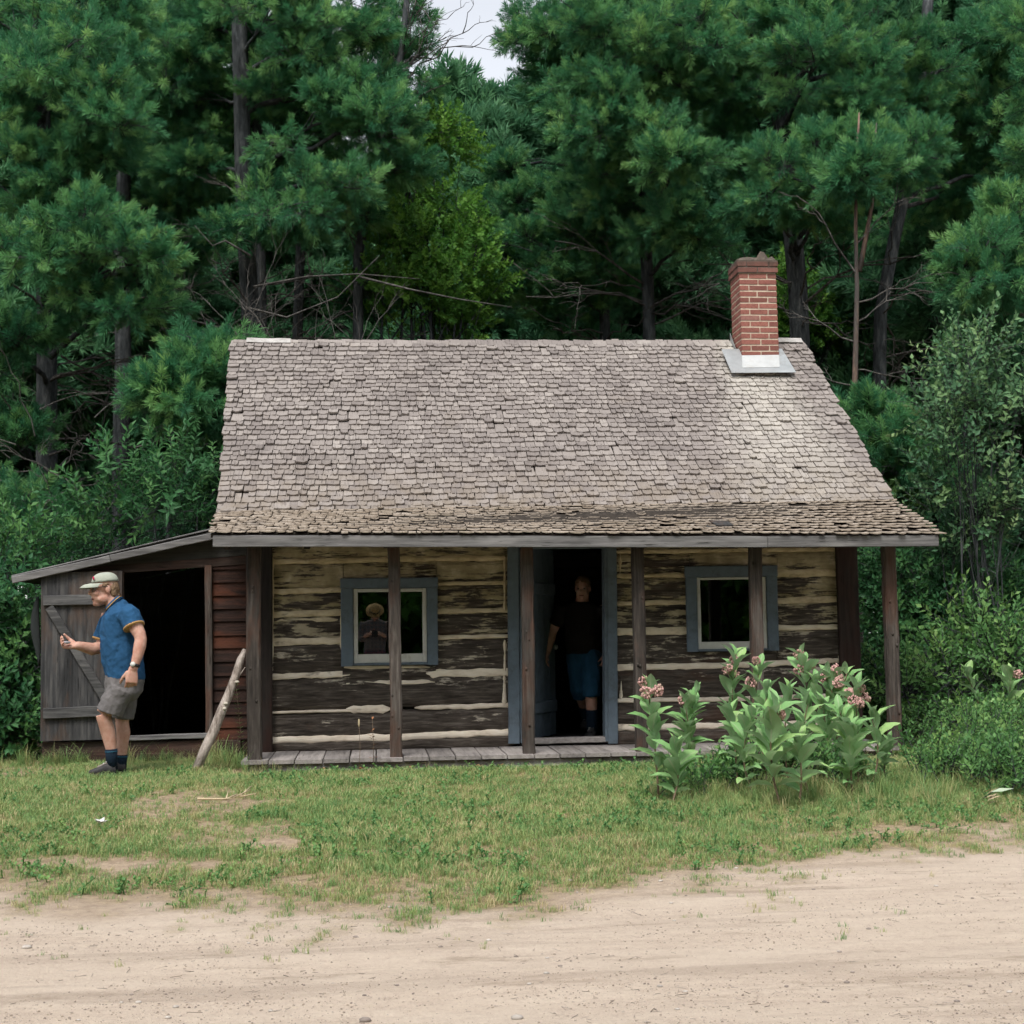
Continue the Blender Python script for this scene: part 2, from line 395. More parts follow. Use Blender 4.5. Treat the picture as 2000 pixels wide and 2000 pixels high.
M['pale_strip'] = flat('pale_strip', (0.46, 0.44, 0.42), 0.7, 0.2, 14, 0.3, dirt=(0.25, 0.22, 0.2))
M['zinc'] = flat('galvanised', (0.50, 0.53, 0.54), 0.45, 0.12, 8, 0.15, spec=0.5, Metallic=0.55, dirt=(0.30, 0.27, 0.23), dirt_amt=0.4)
M['white_metal'] = flat('white_metal', (0.52, 0.54, 0.54), 0.5, 0.10, 12, 0.2, dirt=(0.45, 0.42, 0.37), dirt_amt=0.4)
M['blue_paint'] = flat('blue_paint', (0.135, 0.175, 0.215), 0.7, 0.16, 11, 0.35, dirt=(0.075, 0.085, 0.095), dirt_amt=0.5)
M['white_paint'] = flat('white_paint', (0.66, 0.655, 0.61), 0.6, 0.06, 14, 0.25, dirt=(0.40, 0.37, 0.30), dirt_amt=0.45)
def glass_mat():
    mt, n, out = mat('window_glass'); b = NB(n)
    v = b.coords('Position'); wv = b.noise(v, 2.2, 2, 0.4)
    bp = b.new('ShaderNodeBump'); bp.inputs['Strength'].default_value = 0.015; bp.inputs['Distance'].default_value = 0.01; b.link(wv, bp.inputs['Height'])
    gl = b.new('ShaderNodeBsdfGlossy'); gl.inputs['Roughness'].default_value = 0.01; gl.inputs['Color'].default_value = (0.95, 1, 0.98, 1)
    b.link(bp.outputs[0], gl.inputs['Normal'])
    tr = b.new('ShaderNodeBsdfTransparent'); tr.inputs['Color'].default_value = (0.55, 0.62, 0.58, 1)
    fr = b.new('ShaderNodeFresnel'); fr.inputs['IOR'].default_value = 1.62
    mx = b.new('ShaderNodeMixShader'); b.link(b.math('MULTIPLY', fr.outputs[0], 1.9, True), mx.inputs[0]); b.link(tr.outputs[0], mx.inputs[1]); b.link(gl.outputs[0], mx.inputs[2])
    b.link(mx.outputs[0], out.inputs[0]); return mt
M['glass'] = glass_mat()
def leafy(name, stops, trans=0.35, rough=0.55, back=None, tips=None, spec=0.25):
    """foliage: per-clump colour, light passing through"""
    mt, n, out = mat(name); b = NB(n)
    r = b.rand(); pos = b.coords('Position'); g = b.noise(pos, 0.9, 3, 0.6)
    k = b.math('ADD', b.math('MULTIPLY', r, 0.6), b.math('MULTIPLY', g, 0.5))
    c = b.ramp(b.map(k, 0.15, 0.95), stops)
    if tips is not None:
        t = b.attr('tip'); c = b.mix(b.math('MULTIPLY', t, 0.55), c, tips)
    pr = b.bsdf(c, rough, spec=spec)
    tl = b.new('ShaderNodeBsdfTranslucent'); b.link(c, tl.inputs['Color'])
    mx = b.new('ShaderNodeMixShader'); mx.inputs[0].default_value = trans
    b.link(pr, mx.inputs[1]); b.link(tl.outputs[0], mx.inputs[2]); b.link(mx.outputs[0], out.inputs[0]); return mt
M['needle'] = leafy('pine_needle', [(0.0, (0.03, 0.135, 0.07)), (0.45, (0.065, 0.22, 0.095)), (0.75, (0.15, 0.34, 0.125)), (1.0, (0.27, 0.45, 0.15))], 0.42)
M['needle_far'] = leafy('pine_needle_far', [(0.0, (0.05, 0.16, 0.085)), (0.5, (0.09, 0.235, 0.118)), (1.0, (0.15, 0.32, 0.15))], 0.42)
M['leaf'] = leafy('broad_leaf', [(0.0, (0.03, 0.115, 0.05)), (0.5, (0.055, 0.17, 0.062)), (1.0, (0.12, 0.26, 0.075))], 0.4)
M['leaf_bright'] = leafy('bright_leaf', [(0.0, (0.055, 0.17, 0.035)), (0.5, (0.11, 0.27, 0.045)), (1.0, (0.21, 0.39, 0.065))], 0.5)
M['leaf_pale'] = leafy('pale_leaf', [(0.0, (0.05, 0.14, 0.07)), (0.55, (0.095, 0.205, 0.095)), (0.85, (0.18, 0.31, 0.13)), (1.0, (0.34, 0.46, 0.21))], 0.35)
M['weed'] = leafy('weed_leaf', [(0.0, (0.065, 0.17, 0.055)), (0.5, (0.12, 0.265, 0.085)), (1.0, (0.23, 0.37, 0.11))], 0.4)
M['grass'] = leafy('grass_blade', [(0.0, (0.12, 0.24, 0.085)), (0.35, (0.18, 0.305, 0.105)), (0.58, (0.275, 0.35, 0.125)), (0.78, (0.41, 0.385, 0.185)), (1.0, (0.58, 0.47, 0.295))], 0.35)
def bark(name, dark, mid, light, scale=9.0):
    mt, n, out = mat(name); b = NB(n); v = b.coords('Position', (1, 1, 0.22)); g = b.noise(v, scale*1.6, 6, 0.7, 0.3)
    c = b.ramp(g, [(0.33, dark), (0.5, mid), (0.68, light)])
    if name == 'red_bark': c = b.mix(b.ramp(b.noise(v, 4.5, 5, 0.7), [(0.46, 0.0), (0.56, 0.85)]), c, (0.075, 0.07, 0.066))
    b.link(b.bsdf(c, 0.95, g, 0.9, 0.03, spec=0.1), out.inputs[0]); return mt
M['bark'] = bark('pine_bark', (0.016, 0.018, 0.019), (0.045, 0.05, 0.053), (0.10, 0.105, 0.105))
M['bark_red'] = bark('red_bark', (0.04, 0.03, 0.025), (0.115, 0.08, 0.064), (0.24, 0.16, 0.12))
M['twig'] = bark('dead_twig', (0.03, 0.028, 0.026), (0.078, 0.073, 0.068), (0.16, 0.15, 0.14))
M['stick'] = bark('barkless_stick', (0.13, 0.105, 0.088), (0.34, 0.29, 0.255), (0.52, 0.465, 0.42), 12)
# ------------------------------------------------------------------ ground
def gz(x, y):
    z = 0.1*sst(6.0, 11.6, y) + 0.25*sst(17, 40, y)
    z += 0.012*nz(x*0.9, y*0.9) + 0.006*nz(x*3.1, y*3.1, 4)
    if y < 8.5: z += (0.012*nz(x*0.35, (y-0.1*x)*2.6, 6) + 0.006*nz(x*1.2, y*5, 7))*sst(8.5, 7.0, y)
    if 11.7 < y < 13.3 and -1.5 < x < 4.9: z -= 0.04*sst(11.7, 12.2, y)*sst(-1.5, -1.1, x)*sst(4.9, 4.6, x)
    return z
def og(px, py):
    p = on_ground(px, py, 0.05)
    for _ in range(6): p = on_ground(px, py, gz(p.x, p.y))
    return p
_edge = [og(a, b) for a, b in ((-300, 1760), (0, 1790), (300, 1795), (700, 1806), (1000, 1800), (1300, 1762), (1500, 1722), (1700, 1692), (2000, 1656), (2400, 1620))]
_edge = sorted((p.x, p.y) for p in _edge)
_bare = []
for (px, py, rx, ry, k) in ((370, 1572, 150, 26, 1.1), (470, 1632, 100, 24, 1.0), (560, 1652, 60, 12, .7), (120, 1688, 150, 14, .8), (330, 1692, 120, 12, .7), (820, 1668, 120, 10, .6), (620, 1680, 90, 10, .6),
                            (30, 1508, 80, 14, .9), (1000, 1540, 70, 10, .5), (1180, 1640, 140, 8, .5), (1080, 1520, 60, 8, .7), (860, 1545, 60, 10, .35)):
    c = og(px, py); a = og(px+rx, py); f0 = og(px, py-ry); f1 = og(px, py+ry)
    _bare.append((c.x, (f0.y+f1.y)/2, (a-c).length, abs(f0.y-f1.y)/2, k))
def cover(x, y):
    """how much grass grows here (0 bare .. 1 full)"""
    d = y - interp(x, _edge) + 0.6*nz(x*1.5, y*1.1, 2) + 0.75*nz(x*4.2, y*2.6, 9) + 0.35*nz(x*9, y*6, 14)
    c = sst(-0.3, 1.7, d)**1.15 if d < 1.7 else 1.0
    for (cx, cy_, rx, ry, k) in _bare:
        q = ((x-cx)/rx)**2 + ((y-cy_)/ry)**2
        if q < 3: c -= k*0.72*sst(2.4, 0.2, q + 1.1*nz(x*3, y*3, 5) + 0.7*nz(x*8, y*8, 8))
    return max(0.0, min(1.0, c))
xs = np.concatenate([np.array([-120, -70, -40, -22, -12, -7]), np.arange(-4.5, 7.0, 0.075), np.array([9, 13, 22, 40, 70, 120])])
ys = np.concatenate([np.array([-60, -30, -12, -4, 0, 2, 3.4]), np.arange(4.0, 8.6, 0.05), np.arange(8.6, 14.5, 0.09), np.array([15, 16, 17.5, 19, 21, 24, 28, 33, 40, 55, 80, 140])])
gv = []; gcov = []; gsoil = []
for y in ys:
    for x in xs:
        gv.append((x, y, gz(x, y))); gsoil.append(sst(-0.2, 0.9, y - interp(x, _edge) + 0.5*nz(x*2, y*2, 2))); gcov.append(cover(x, y) if 5.0 < y < 15 else (0.0 if y <= 5 else 1.0))
nx_ = len(xs)
gf = [(j*nx_+i, j*nx_+i+1, (j+1)*nx_+i+1, (j+1)*nx_+i) for j in range(len(ys)-1) for i in range(nx_-1)]
gm = bpy.data.meshes.new('ground'); gm.from_pydata(gv, [], gf); gm.polygons.foreach_set('use_smooth', [True]*len(gf))
a_ = gm.attributes.new('cov', 'FLOAT', 'POINT'); a_.data.foreach_set('value', np.array(gcov, dtype=np.float32))
a_ = gm.attributes.new('soil', 'FLOAT', 'POINT'); a_.data.foreach_set('value', np.array(gsoil, dtype=np.float32))
def ground_mat():
    mt, n, out = mat('sandy_ground'); b = NB(n, 0.86); v = b.coords('Position'); vs2 = b.coords('Position', (0.35, 1.5, 1))
    cov = b.attr('cov')
    f1 = b.noise(v, 70, 6, 0.75); f2 = b.noise(vs2, 3.4, 8, 0.72); f3 = b.noise(v, 16, 5, 0.65)
    f4 = b.noise(v, 240, 3, 0.8)
    sand = b.ramp(b.math('ADD', b.math('MULTIPLY', f2, 0.34), b.math('ADD', b.math('MULTIPLY', f1, 0.34), b.math('ADD', b.math('MULTIPLY', f3, 0.24), b.math('MULTIPLY', f4, 0.34)))),
                  [(0.40, (0.25, 0.19, 0.15)), (0.50, (0.42, 0.335, 0.27)), (0.60, (0.53, 0.435, 0.35)), (0.74, (0.63, 0.535, 0.435))])
    rut = b.noise(b.coords('Position', (0.10, 1.15, 1)), 2.6, 6, 0.62, 0.6)
    sand = b.mix(b.ramp(rut, [(0.52, 0.0), (0.64, 0.4)]), sand, (0.31, 0.24, 0.19))
    vs3 = b.coords('Position', (0.5, 1.7, 1)); drift = b.ramp(b.noise(vs3, 2.3, 7, 0.72), [(0.555, 0.0), (0.68, 0.6)])
    sand = b.mix(drift, sand, (0.25, 0.185, 0.135))
    peb = b.new('ShaderNodeTexVoronoi'); peb.inputs['Scale'].default_value = 60; b.link(v, peb.inputs['Vector'])
    sand = b.mix(b.math('MULTIPLY', b.ramp(peb.outputs['Distance'], [(0.10, 1.0), (0.16, 0.0)]), b.ramp(b.noise(v, 9, 3), [(0.52, 0.0), (0.6, 0.8)])), sand, (0.26, 0.21, 0.18))
    thatch = b.ramp(b.math('ADD', b.math('MULTIPLY', f3, 0.5), b.math('MULTIPLY', f1, 0.5)), [(0.36, (0.13, 0.105, 0.055)), (0.5, (0.27, 0.21, 0.12)), (0.64, (0.44, 0.34, 0.21))])
    soil = b.ramp(f3, [(0.35, (0.24, 0.17, 0.115)), (0.6, (0.41, 0.315, 0.22))])
    e = b.ramp(b.math('ADD', cov, b.math('MULTIPLY', b.math('SUBTRACT', f3, 0.5), 0.5)), [(0.03, 0.0), (0.30, 0.6), (0.6, 1.0)])
    c = b.mix(b.math('MULTIPLY', b.attr('soil'), 0.85), sand, soil); c = b.mix(e, c, thatch)
    # pine litter under the trees
    y = b.sep(b.new('ShaderNodeNewGeometry').outputs['Position'])[1]
    c = b.mix(b.map(y, 14.0, 16.5), c, b.ramp(f3, [(0.35, (0.03, 0.022, 0.014)), (0.65, (0.085, 0.06, 0.035))]))
    h = b.math('ADD', b.math('MULTIPLY', f1, 0.9), b.math('ADD', f3, f2))
    b.link(b.bsdf(c, 0.95, h, 0.7, 0.022, spec=0.12), out.inputs[0]); return mt
M['ground'] = ground_mat()
tag(obj('ground', gm, M['ground']), 'sandy track and worn lawn running back under the pine wood', kind='structure')
# ------------------------------------------------------------------ log cabin
WY = 13.2                                        # front log wall
PY = 12.4                                        # porch posts
X0w, X1w = -1.06, 4.45                           # outer wall corners
cabin = thing('log_cabin', 'old log cabin with grey shingle roof, brick chimney and open porch', 'cabin', (1.7, 13.2, 0.1))
def part(name, mb, mats, parent=None): return mb.build(name, mats, parent or cabin)

# --- front wall: hewn logs with lime chinking
wall = part('front_wall_backing', (lambda mb: (box(mb, X0w+0.1, at(667, 1200, WY).x-0.0, 13.27, 13.36, 0.12, 2.3),
        box(mb, at(855, 1200, WY).x, at(1004, 1200, WY).x, 13.27, 13.36, 0.12, 2.3),
        box(mb, at(1198, 1200, WY).x, at(1345, 1200, WY).x, 13.27, 13.36, 0.12, 2.3),
        box(mb, at(1514, 1200, WY).x, X1w-0.1, 13.27, 13.36, 0.12, 2.3),
        box(mb, at(667, 1200, WY).x+0.002, at(855, 1200, WY).x-0.002, 13.27, 13.36, 0.12, at(760, 1290, WY).z),
        box(mb, at(667, 1200, WY).x+0.002, at(855, 1200, WY).x-0.002, 13.27, 13.36, at(760, 1140, WY).z, 2.3),
        box(mb, at(1345, 1200, WY).x+0.002, at(1514, 1200, WY).x-0.002, 13.27, 13.36, 0.12, at(1430, 1262, WY).z),
        box(mb, at(1345, 1200, WY).x+0.002, at(1514, 1200, WY).x-0.002, 13.27, 13.36, at(1430, 1118, WY).z, 2.3),
        mb)[-1])(MB()), M['inside'])  # backing boxes added behind the logs to stop light leaking through; logs hang on it
def strip(mb, xa, xb, top, bot, yf, bulge, depth, jit, prof, step=26):
    """slab on the wall between two pixel polylines; prof = across-height profile of the face (0..1 height, forward 0..1)"""
    n = max(2, int(abs(xb-xa)/step)); rows = []; sd_ = rng.uniform(0, 99)
    for i in range(n+1):
        px = lerp(xa, xb, i/n); yt = interp(px, top); yb = interp(px, bot)
        pt = at(px, yt, yf); pb = at(px, yb, yf); w = pt.x
        pt.z += jit*nz(w*2.7, sd_, 1); pb.z += jit*nz(w*2.7, sd_, 7)
        row = [Vector((w, yf+depth, pb.z))]
        for (hh, fw) in prof:
            row.append(Vector((w, yf - bulge*fw + 0.55*jit*nz(w*3.3, hh*3, sd_), lerp(pb.z, pt.z, hh))))
        row.append(Vector((w, yf+depth, pt.z))); rows.append(row)
    k = len(rows[0]); vs_ = [v for r_ in rows for v in r_]
    fs = [(i*k+j, (i+1)*k+j, (i+1)*k+(j+1) % k, i*k+(j+1) % k) for i in range(n) for j in range(k)]
    fs += [tuple(reversed(range(k))), tuple(n*k+j for j in range(k))]
    mb.add(vs_, fs, 0, False)
LOGP = [(0.0, 0.0), (0.10, 0.62), (0.30, 0.95), (0.55, 1.0), (0.78, 0.9), (0.92, 0.55), (1.0, 0.0)]
def log_piece(xa, xb, top, bot):
    mb = MB(); strip(mb, xa, xb, top, bot, WY, 0.035, 0.12, 0.016, LOGP); part('log', mb, M['log'], wall)
def chink(xa, xb, line, t_full):
    t_full *= 1.3
    mb = MB(); n = 9; sd_ = rng.uniform(0, 99); step = 13
    pts_t = []; pts_b = []
    k = max(3, int((xb-xa)/step))
    for i in range(k+1):
        px = lerp(xa, xb, i/k); y = interp(px, line); e_ = min(1.0, 0.25+min(px-xa, xb-px)/16.0); t = t_full*e_
        pts_t.append((px, y - t*0.5*(1+0.42*nz(px*0.05, sd_)+0.25*nz(px*0.17, sd_, 3)))); pts_b.append((px, y + t*0.5*(1+0.42*nz(px*0.05, sd_, 9)+0.25*nz(px*0.17, sd_, 6))))
    strip(mb, xa, xb, pts_t, pts_b, WY-0.024, 0.009, 0.1, 0.005, [(0.0, 0.0), (0.2, 0.8), (0.5, 1.0), (0.8, 0.8), (1.0, 0.0)], step=13)
    part('chinking', mb, M['chink'], wall)
# left bay (between corner board and door): course lines in photograph pixels
LL = {0: [(525, 1048), (1000, 1046)], 1: [(525, 1097), (1000, 1089)], 2: [(525, 1156), (667, 1152), (855, 1140), (1000, 1138)],
      3: [(525, 1201), (667, 1196), (855, 1194), (1000, 1192)], 4: [(525, 1254), (667, 1251), (855, 1245), (1000, 1242)],
      5: [(525, 1323), (667, 1317), (855, 1315), (1000, 1313)], 6: [(525, 1392), (667, 1388), (760, 1385), (1000, 1377)],
      7: [(525, 1446), (760, 1440), (1000, 1430)], 8: [(525, 1475), (1000, 1466)]}
def sh(line, d): return [(x, y+d) for x, y in line]
g_ = 3.0
for i in range(8):
    top, bot = sh(LL[i], g_), sh(LL[i+1], -g_)
    if i in (0, 5, 6, 7): log_piece(524, 1002, top, bot)
    elif i == 1:
        log_piece(524, 670, top, bot); log_piece(671, 851, top, [(660, 1134), (860, 1134)]); log_piece(852, 1002, top, bot)
    else:
        log_piece(524, 668, top, bot); log_piece(852, 1002, top, bot)
log_piece(669, 851, [(660, 1300), (860, 1298)], [(660, 1330), (860, 1329)])
for xa, xb, ln, t in ((512, 684, LL[2], 9), (512, 684, LL[3], 9), (512, 684, LL[4], 11), (512, 684, LL[5], 9), (512, 740, LL[6], 4), (512, 1005, LL[7], 10),
                      (838, 1005, LL[2], 6), (838, 1005, LL[3], 7), (838, 1005, LL[4], 6), (832, 1005, LL[5], 11), (676, 762, [(660, 1385), (1000, 1384)], 11), (810, 1005, LL[6], 7),
                      (676, 850, [(660, 1335), (860, 1332)], 7), (672, 840, [(660, 1304), (860, 1303)], 7), (512, 1005, LL[1], 8), (536, 660, sh(LL[3], 14), 7)):
    chink(xa, xb, ln, t)
LR = {0: [(1195, 1046), (1660, 1046)], 1: [(1195, 1078), (1660, 1072)], 2: [(1195, 1125), (1340, 1123), (1520, 1120), (1660, 1118)],
      3: [(1195, 1179), (1340, 1176), (1520, 1173), (1660, 1170)], 4: [(1195, 1234), (1340, 1231), (1520, 1226), (1660, 1224)],
      5: [(1195, 1304), (1400, 1300), (1520, 1295), (1660, 1289)], 6: [(1195, 1368), (1400, 1366), (1660, 1358)],
      7: [(1195, 1421), (1400, 1418), (1660, 1411)], 8: [(1195, 1462), (1660, 1446)]}
for i in range(8):
    top, bot = sh(LR[i], g_), sh(LR[i+1], -g_)
    if i in (0, 5, 6, 7): log_piece(1198, 1652, top, bot)
    elif i == 1: log_piece(1198, 1344, top, bot); log_piece(1345, 1515, top, [(1300, 1112), (1560, 1110)]); log_piece(1516, 1652, top, bot)
    elif i == 4: log_piece(1198, 1344, top, bot); log_piece(1345, 1515, [(1300, 1269), (1560, 1267)], bot); log_piece(1516, 1652, top, bot)
    else: log_piece(1198, 1344, top, bot); log_piece(1516, 1652, top, bot)
for xa, xb, ln, t in ((1195, 1356, LR[2], 7), (1195, 1356, LR[3], 7), (1195, 1356, LR[4], 10), (1504, 1655, LR[2], 11), (1504, 1655, LR[3], 9), (1504, 1655, LR[4], 8),
                      (1195, 1655, LR[5], 9), (1195, 1655, LR[6], 7), (1195, 1655, LR[7], 9), (1195, 1655, LR[1], 6)):
    chink(xa, xb, ln, t)
def vchink(xc, y0, y1, t):
    mb = MB(); n = 14; sd_ = rng.uniform(0, 99); rows = []
    for i in range(n+1):
        y = lerp(y0, y1, i/n); w = t*0.5*(1+0.8*nz(y*0.09, sd_))*min(1, 0.3+min(y-y0, y1-y)/12.0)
        p = at(xc, y, WY-0.03); q = w*WY/FPX
        rows.append([Vector((p.x-q, p.y+0.1, p.z)), Vector((p.x-q, p.y, p.z)), Vector((p.x, p.y-0.008, p.z)), Vector((p.x+q, p.y, p.z)), Vector((p.x+q, p.y+0.1, p.z))])
    mb.add([v for r_ in rows for v in r_], [(i*5+j, i*5+(j+1) % 5, i*5+5+(j+1) % 5, i*5+5+j) for i in range(n) for j in range(5)] + [(4, 3, 2, 1, 0), tuple(n*5+j for j in range(5))])
    part('chinking', mb, M['chink'], wall)
for a in ((986, 1085, 1192, 6), (986, 1250, 1312, 6), (985, 1318, 1378, 8), (1211, 1080, 1120, 5), (1213, 1330, 1366, 6), (666, 1200, 1275, 4), (1640, 1240, 1300, 3), (533, 1085, 1310, 3)):
    vchink(*a)
# --- corner boards, gable and back walls
for (xa, xb) in ((506, 532), (1643, 1686)):
    mb = MB(); p0 = at((xa+xb)/2, 1470 if xa < 900 else 1440, WY-0.07); p1 = at((xa+xb)/2, 1040, WY-0.07)
    wq = (xb-xa)*WY/FPX; p1.x = p0.x
    beam(mb, (p0.x, p0.y, 0.16), (p1.x, p1.y, 2.28), wq, 0.05, up=(0, -1, 0), segs=10, jit=0.003); part('corner_board', mb, M['dark_board'])
RID_Z = 4.28; RID_Y = 15.5; BACK_Y = 17.8
for nm, xw in (('left_gable_wall', X0w), ('right_gable_wall', X1w)):
    mb = MB(); t = 0.12 if xw < 0 else -0.12
    pr = [(WY+0.13, 0.1), (BACK_Y, 0.1), (BACK_Y, 2.25), (RID_Y, RID_Z-0.12), (WY+0.13, 2.25)]
    mb.add([(xw, y, z) for y, z in pr] + [(xw+t, y, z) for y, z in pr], [(0, 1, 2, 3, 4), (9, 8, 7, 6, 5)] + [(i, (i+1) % 5+0, (i+1) % 5+5, i+5) for i in range(5)])
    part(nm, mb, M['shed_wood'])
mb = MB(); box(mb, X0w+0.125, X1w-0.125, BACK_Y-0.12, BACK_Y-0.002, 0.1, 2.25); part('back_wall', mb, M['shed_wood'])
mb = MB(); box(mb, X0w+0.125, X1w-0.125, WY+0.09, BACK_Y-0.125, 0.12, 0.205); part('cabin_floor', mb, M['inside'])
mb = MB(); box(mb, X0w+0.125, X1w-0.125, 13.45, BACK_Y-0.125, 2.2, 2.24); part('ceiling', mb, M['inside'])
# partition boards seen through the doorway
back = []
for k in range(11):
    mb = MB(); z = 0.21+k*0.185
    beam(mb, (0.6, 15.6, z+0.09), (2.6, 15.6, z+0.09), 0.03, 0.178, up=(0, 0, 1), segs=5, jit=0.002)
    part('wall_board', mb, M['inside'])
# --- porch deck
deck = part('porch_deck', (lambda mb: (box(mb, -1.02, 4.4, 12.36, 13.2, 0.02, 0.135), mb)[-1])(MB()), M['dark_board'])
zf = 0.178; x = -1.105; k = 0
while x < 4.44:
    w = 0.222 + rng.uniform(-0.012, 0.012); xe = min(x+w, 4.475)
    mb = MB(); y0 = 12.29 + rng.uniform(-0.008, 0.008)
    skew = 0.0
    beam(mb, ((x+xe)/2, y0, zf-0.016+rng.uniform(-.003, .003)), ((x+xe)/2+skew, 13.215, zf-0.016+rng.uniform(-.003, .003)), xe-x-0.008, 0.032, segs=4, jit=0.002, ch=0.004)
    part('deck_plank', mb, M['grey_deck'], deck); x = xe; k += 1
mb = MB(); beam(mb, (-1.05, 12.35, 0.075), (1.9, 12.35, 0.07), 0.045, 0.14, segs=12, jit=0.004); part('rim_board', mb, M['grey_wood'], deck)
mb = MB(); beam(mb, (1.905, 12.35, 0.075), (4.42, 12.35, 0.075), 0.045, 0.135, segs=12, jit=0.004); part('rim_board', mb, M['grey_wood'], deck)
mb = MB(); beam(mb, (0.95, 12.325, 0.045), (2.45, 12.325, 0.04), 0.05, 0.09, segs=8, jit=0.005); part('step_board', mb, M['grey_deck'], deck)
# --- porch posts
for (tx, bx, by, w) in ((495, 498, 1484, 27), (769, 774, 1476, 23), (1029, 1033, 1470, 24), (1244, 1253, 1466, 23), (1475, 1481, 1462, 24), (1734, 1748, 1455, 25)):
    mb = MB(); pb = at(bx, by, PY); pt = at(tx, 1066, PY)
    beam(mb, (pb.x, PY, zf-0.002), (pt.x, PY, 2.03), w*PY/FPX, 0.10, up=(0, -1, 0), segs=14, jit=0.006, ch=0.012)
    po = part('porch_post', mb, M['post_wood'])
    for q in range(4):                            # stubs of trimmed twigs
        z = rng.uniform(0.4, 1.8); sx = rng.choice((-1, 1)); xx = lerp(pb.x, pt.x, (z-zf)/1.85)
        k2 = MB(); ellipsoid(k2, (xx+sx*rng.uniform(0.0, 0.035), PY-0.05, z), 0.012, 0.012, 0.016, nu=6, nv=4); part('knot', k2, M['post_wood'], po)
# --- windows: blue casing, white sash, glass
def window(co, so, gl):
    (cx0, cy0, cx1, cy1), (sx0, sy0, sx1, sy1), (gx0, gy0, gx1, gy1) = co, so, gl
    yc, ys, yg = WY-0.075, WY-0.055, WY-0.03
    def rect(a, b, c, d, Y): p = at(a, b, Y); q = at(c, d, Y); r_ = at(c, b, Y); s_ = at(a, d, Y); return (p.x+s_.x)/2, (q.x+r_.x)/2, (q.z+s_.z)/2, (p.z+r_.z)/2
    cl, cr, cb, ct = rect(cx0, cy0, cx1, cy1, yc); l, r_, b_, t = rect(sx0, sy0, sx1, sy1, ys); gl_, gr_, gb_, gt_ = rect(gx0, gy0, gx1, gy1, ys)
    pane_mb = MB(); box(pane_mb, gl_-0.01, gr_+0.01, yg, yg+0.004, gb_-0.01, gt_+0.01)
    win = part('window', pane_mb, M['glass'])
    m1 = MB(); beam(m1, (lerp(cl, l, .5), yc, cb), (lerp(cl, l, .5), yc, ct-(ct-t)), l-cl, 0.032, up=(0, -1, 0), jit=0.0015); part('side_casing', m1, M['blue_paint'], win)
    m1 = MB(); beam(m1, (lerp(cr, r_, .5), yc, cb), (lerp(cr, r_, .5), yc, t), cr-r_, 0.032, up=(0, -1, 0), jit=0.0015); part('side_casing', m1, M['blue_paint'], win)
    m1 = MB(); beam(m1, (cl-0.004, yc-0.002, (ct+t)/2+0.001), (cr+0.004, yc-0.002, (ct+t)/2+0.001), 0.034, ct-t, jit=0.0015); part('head_casing', m1, M['blue_paint'], win)
    m1 = MB(); beam(m1, (l+0.002, yc+0.004, (cb+b_)/2+0.003), (r_-0.002, yc+0.004, (cb+b_)/2+0.003), 0.045, max(0.02, b_-cb), jit=0.001); part('window_sill', m1, M['blue_paint'], win)
    for (a, b2, c, d) in ((l+.003, gl_, b_+.003, t-.003), (gr_, r_-.003, b_+.003, t-.003), (gl_+.001, gr_-.001, b_+.003, gb_), (gl_+.001, gr_-.001, gt_, t-.003)):
        m1 = MB(); horiz = (b2-a) > (d-c)
        if horiz: beam(m1, (a, ys, (c+d)/2), (b2, ys, (c+d)/2), 0.035, d-c, jit=0.0012, ch=0.004)
        else: beam(m1, ((a+b2)/2, ys, c), ((a+b2)/2, ys, d), b2-a, 0.036, up=(0, -1, 0), jit=0.0012, ch=0.004)
        part('sash_rail', m1, M['white_paint'], win)
    m1 = MB()                                     # lining of the opening
    for (a, b2) in ((l-0.02, l+.004), (r_-.004, r_+0.02)): box(m1, a, b2, ys+0.022, 13.37, b_-0.02, t+0.02)
    box(m1, l-0.02, r_+0.02, ys+0.022, 13.37, t-.004, t+0.022); box(m1, l-0.02, r_+0.02, ys+0.022, 13.37, b_-0.022, b_+.004)
    part('window_jamb', m1, M['inside'], win)
window((666, 1129, 855, 1300), (690, 1149, 834, 1295), (699, 1156, 825, 1277))
window((1340, 1105, 1519, 1272), (1361, 1127, 1497, 1268), (1368, 1132, 1489, 1253))
# --- doorway
dfr = part('door_frame', (lambda mb: (beam(mb, at(1040, 1447, 13.19), at(1194, 1443, 13.19), 0.13, 0.05, jit=0.003), mb)[-1])(MB()), M['grey_deck'])
def vboard(xa, xb, ya, yb, Y, th, mt, nm, tp=1.0):
    mb = MB(); p0 = at((xa+xb)/2, yb, Y); p1 = at((xa+xb)/2, ya, Y); p1.x = lerp(p0.x, p1.x, 0.6); beam(mb, p0, p1, (xb-xa)*Y/FPX, th, up=(0, -1, 0), segs=10, jit=0.0025, ch=0.005); return part(nm, mb, mt, dfr)
vboard(993, 1015, 1046, 1452, WY-0.075, 0.035, M['blue_paint'], 'door_casing')
vboard(1188, 1207, 1046, 1452, WY-0.075, 0.035, M['blue_paint'], 'door_casing')
vboard(1015.5, 1022, 1046, 1450, WY-0.02, 0.14, M['blue_paint'], 'door_jamb')
vboard(1179.5, 1187.5, 1046, 1447, WY-0.01, 0.14, M['blue_paint'], 'door_jamb')
mb = MB(); p = at(1015, 1062, WY-0.07); q = at(1190, 1060, WY-0.07); beam(mb, (p.x, p.y, 1.99), (q.x, q.y, 1.99), 0.03, 0.09); part('head_casing', mb, M['blue_paint'], dfr)
hx = at(1024, 1300, 13.3).x; ang = R(63); dw = 0.78
dd = Vector((math.cos(ang), math.sin(ang), 0)); door_p = None
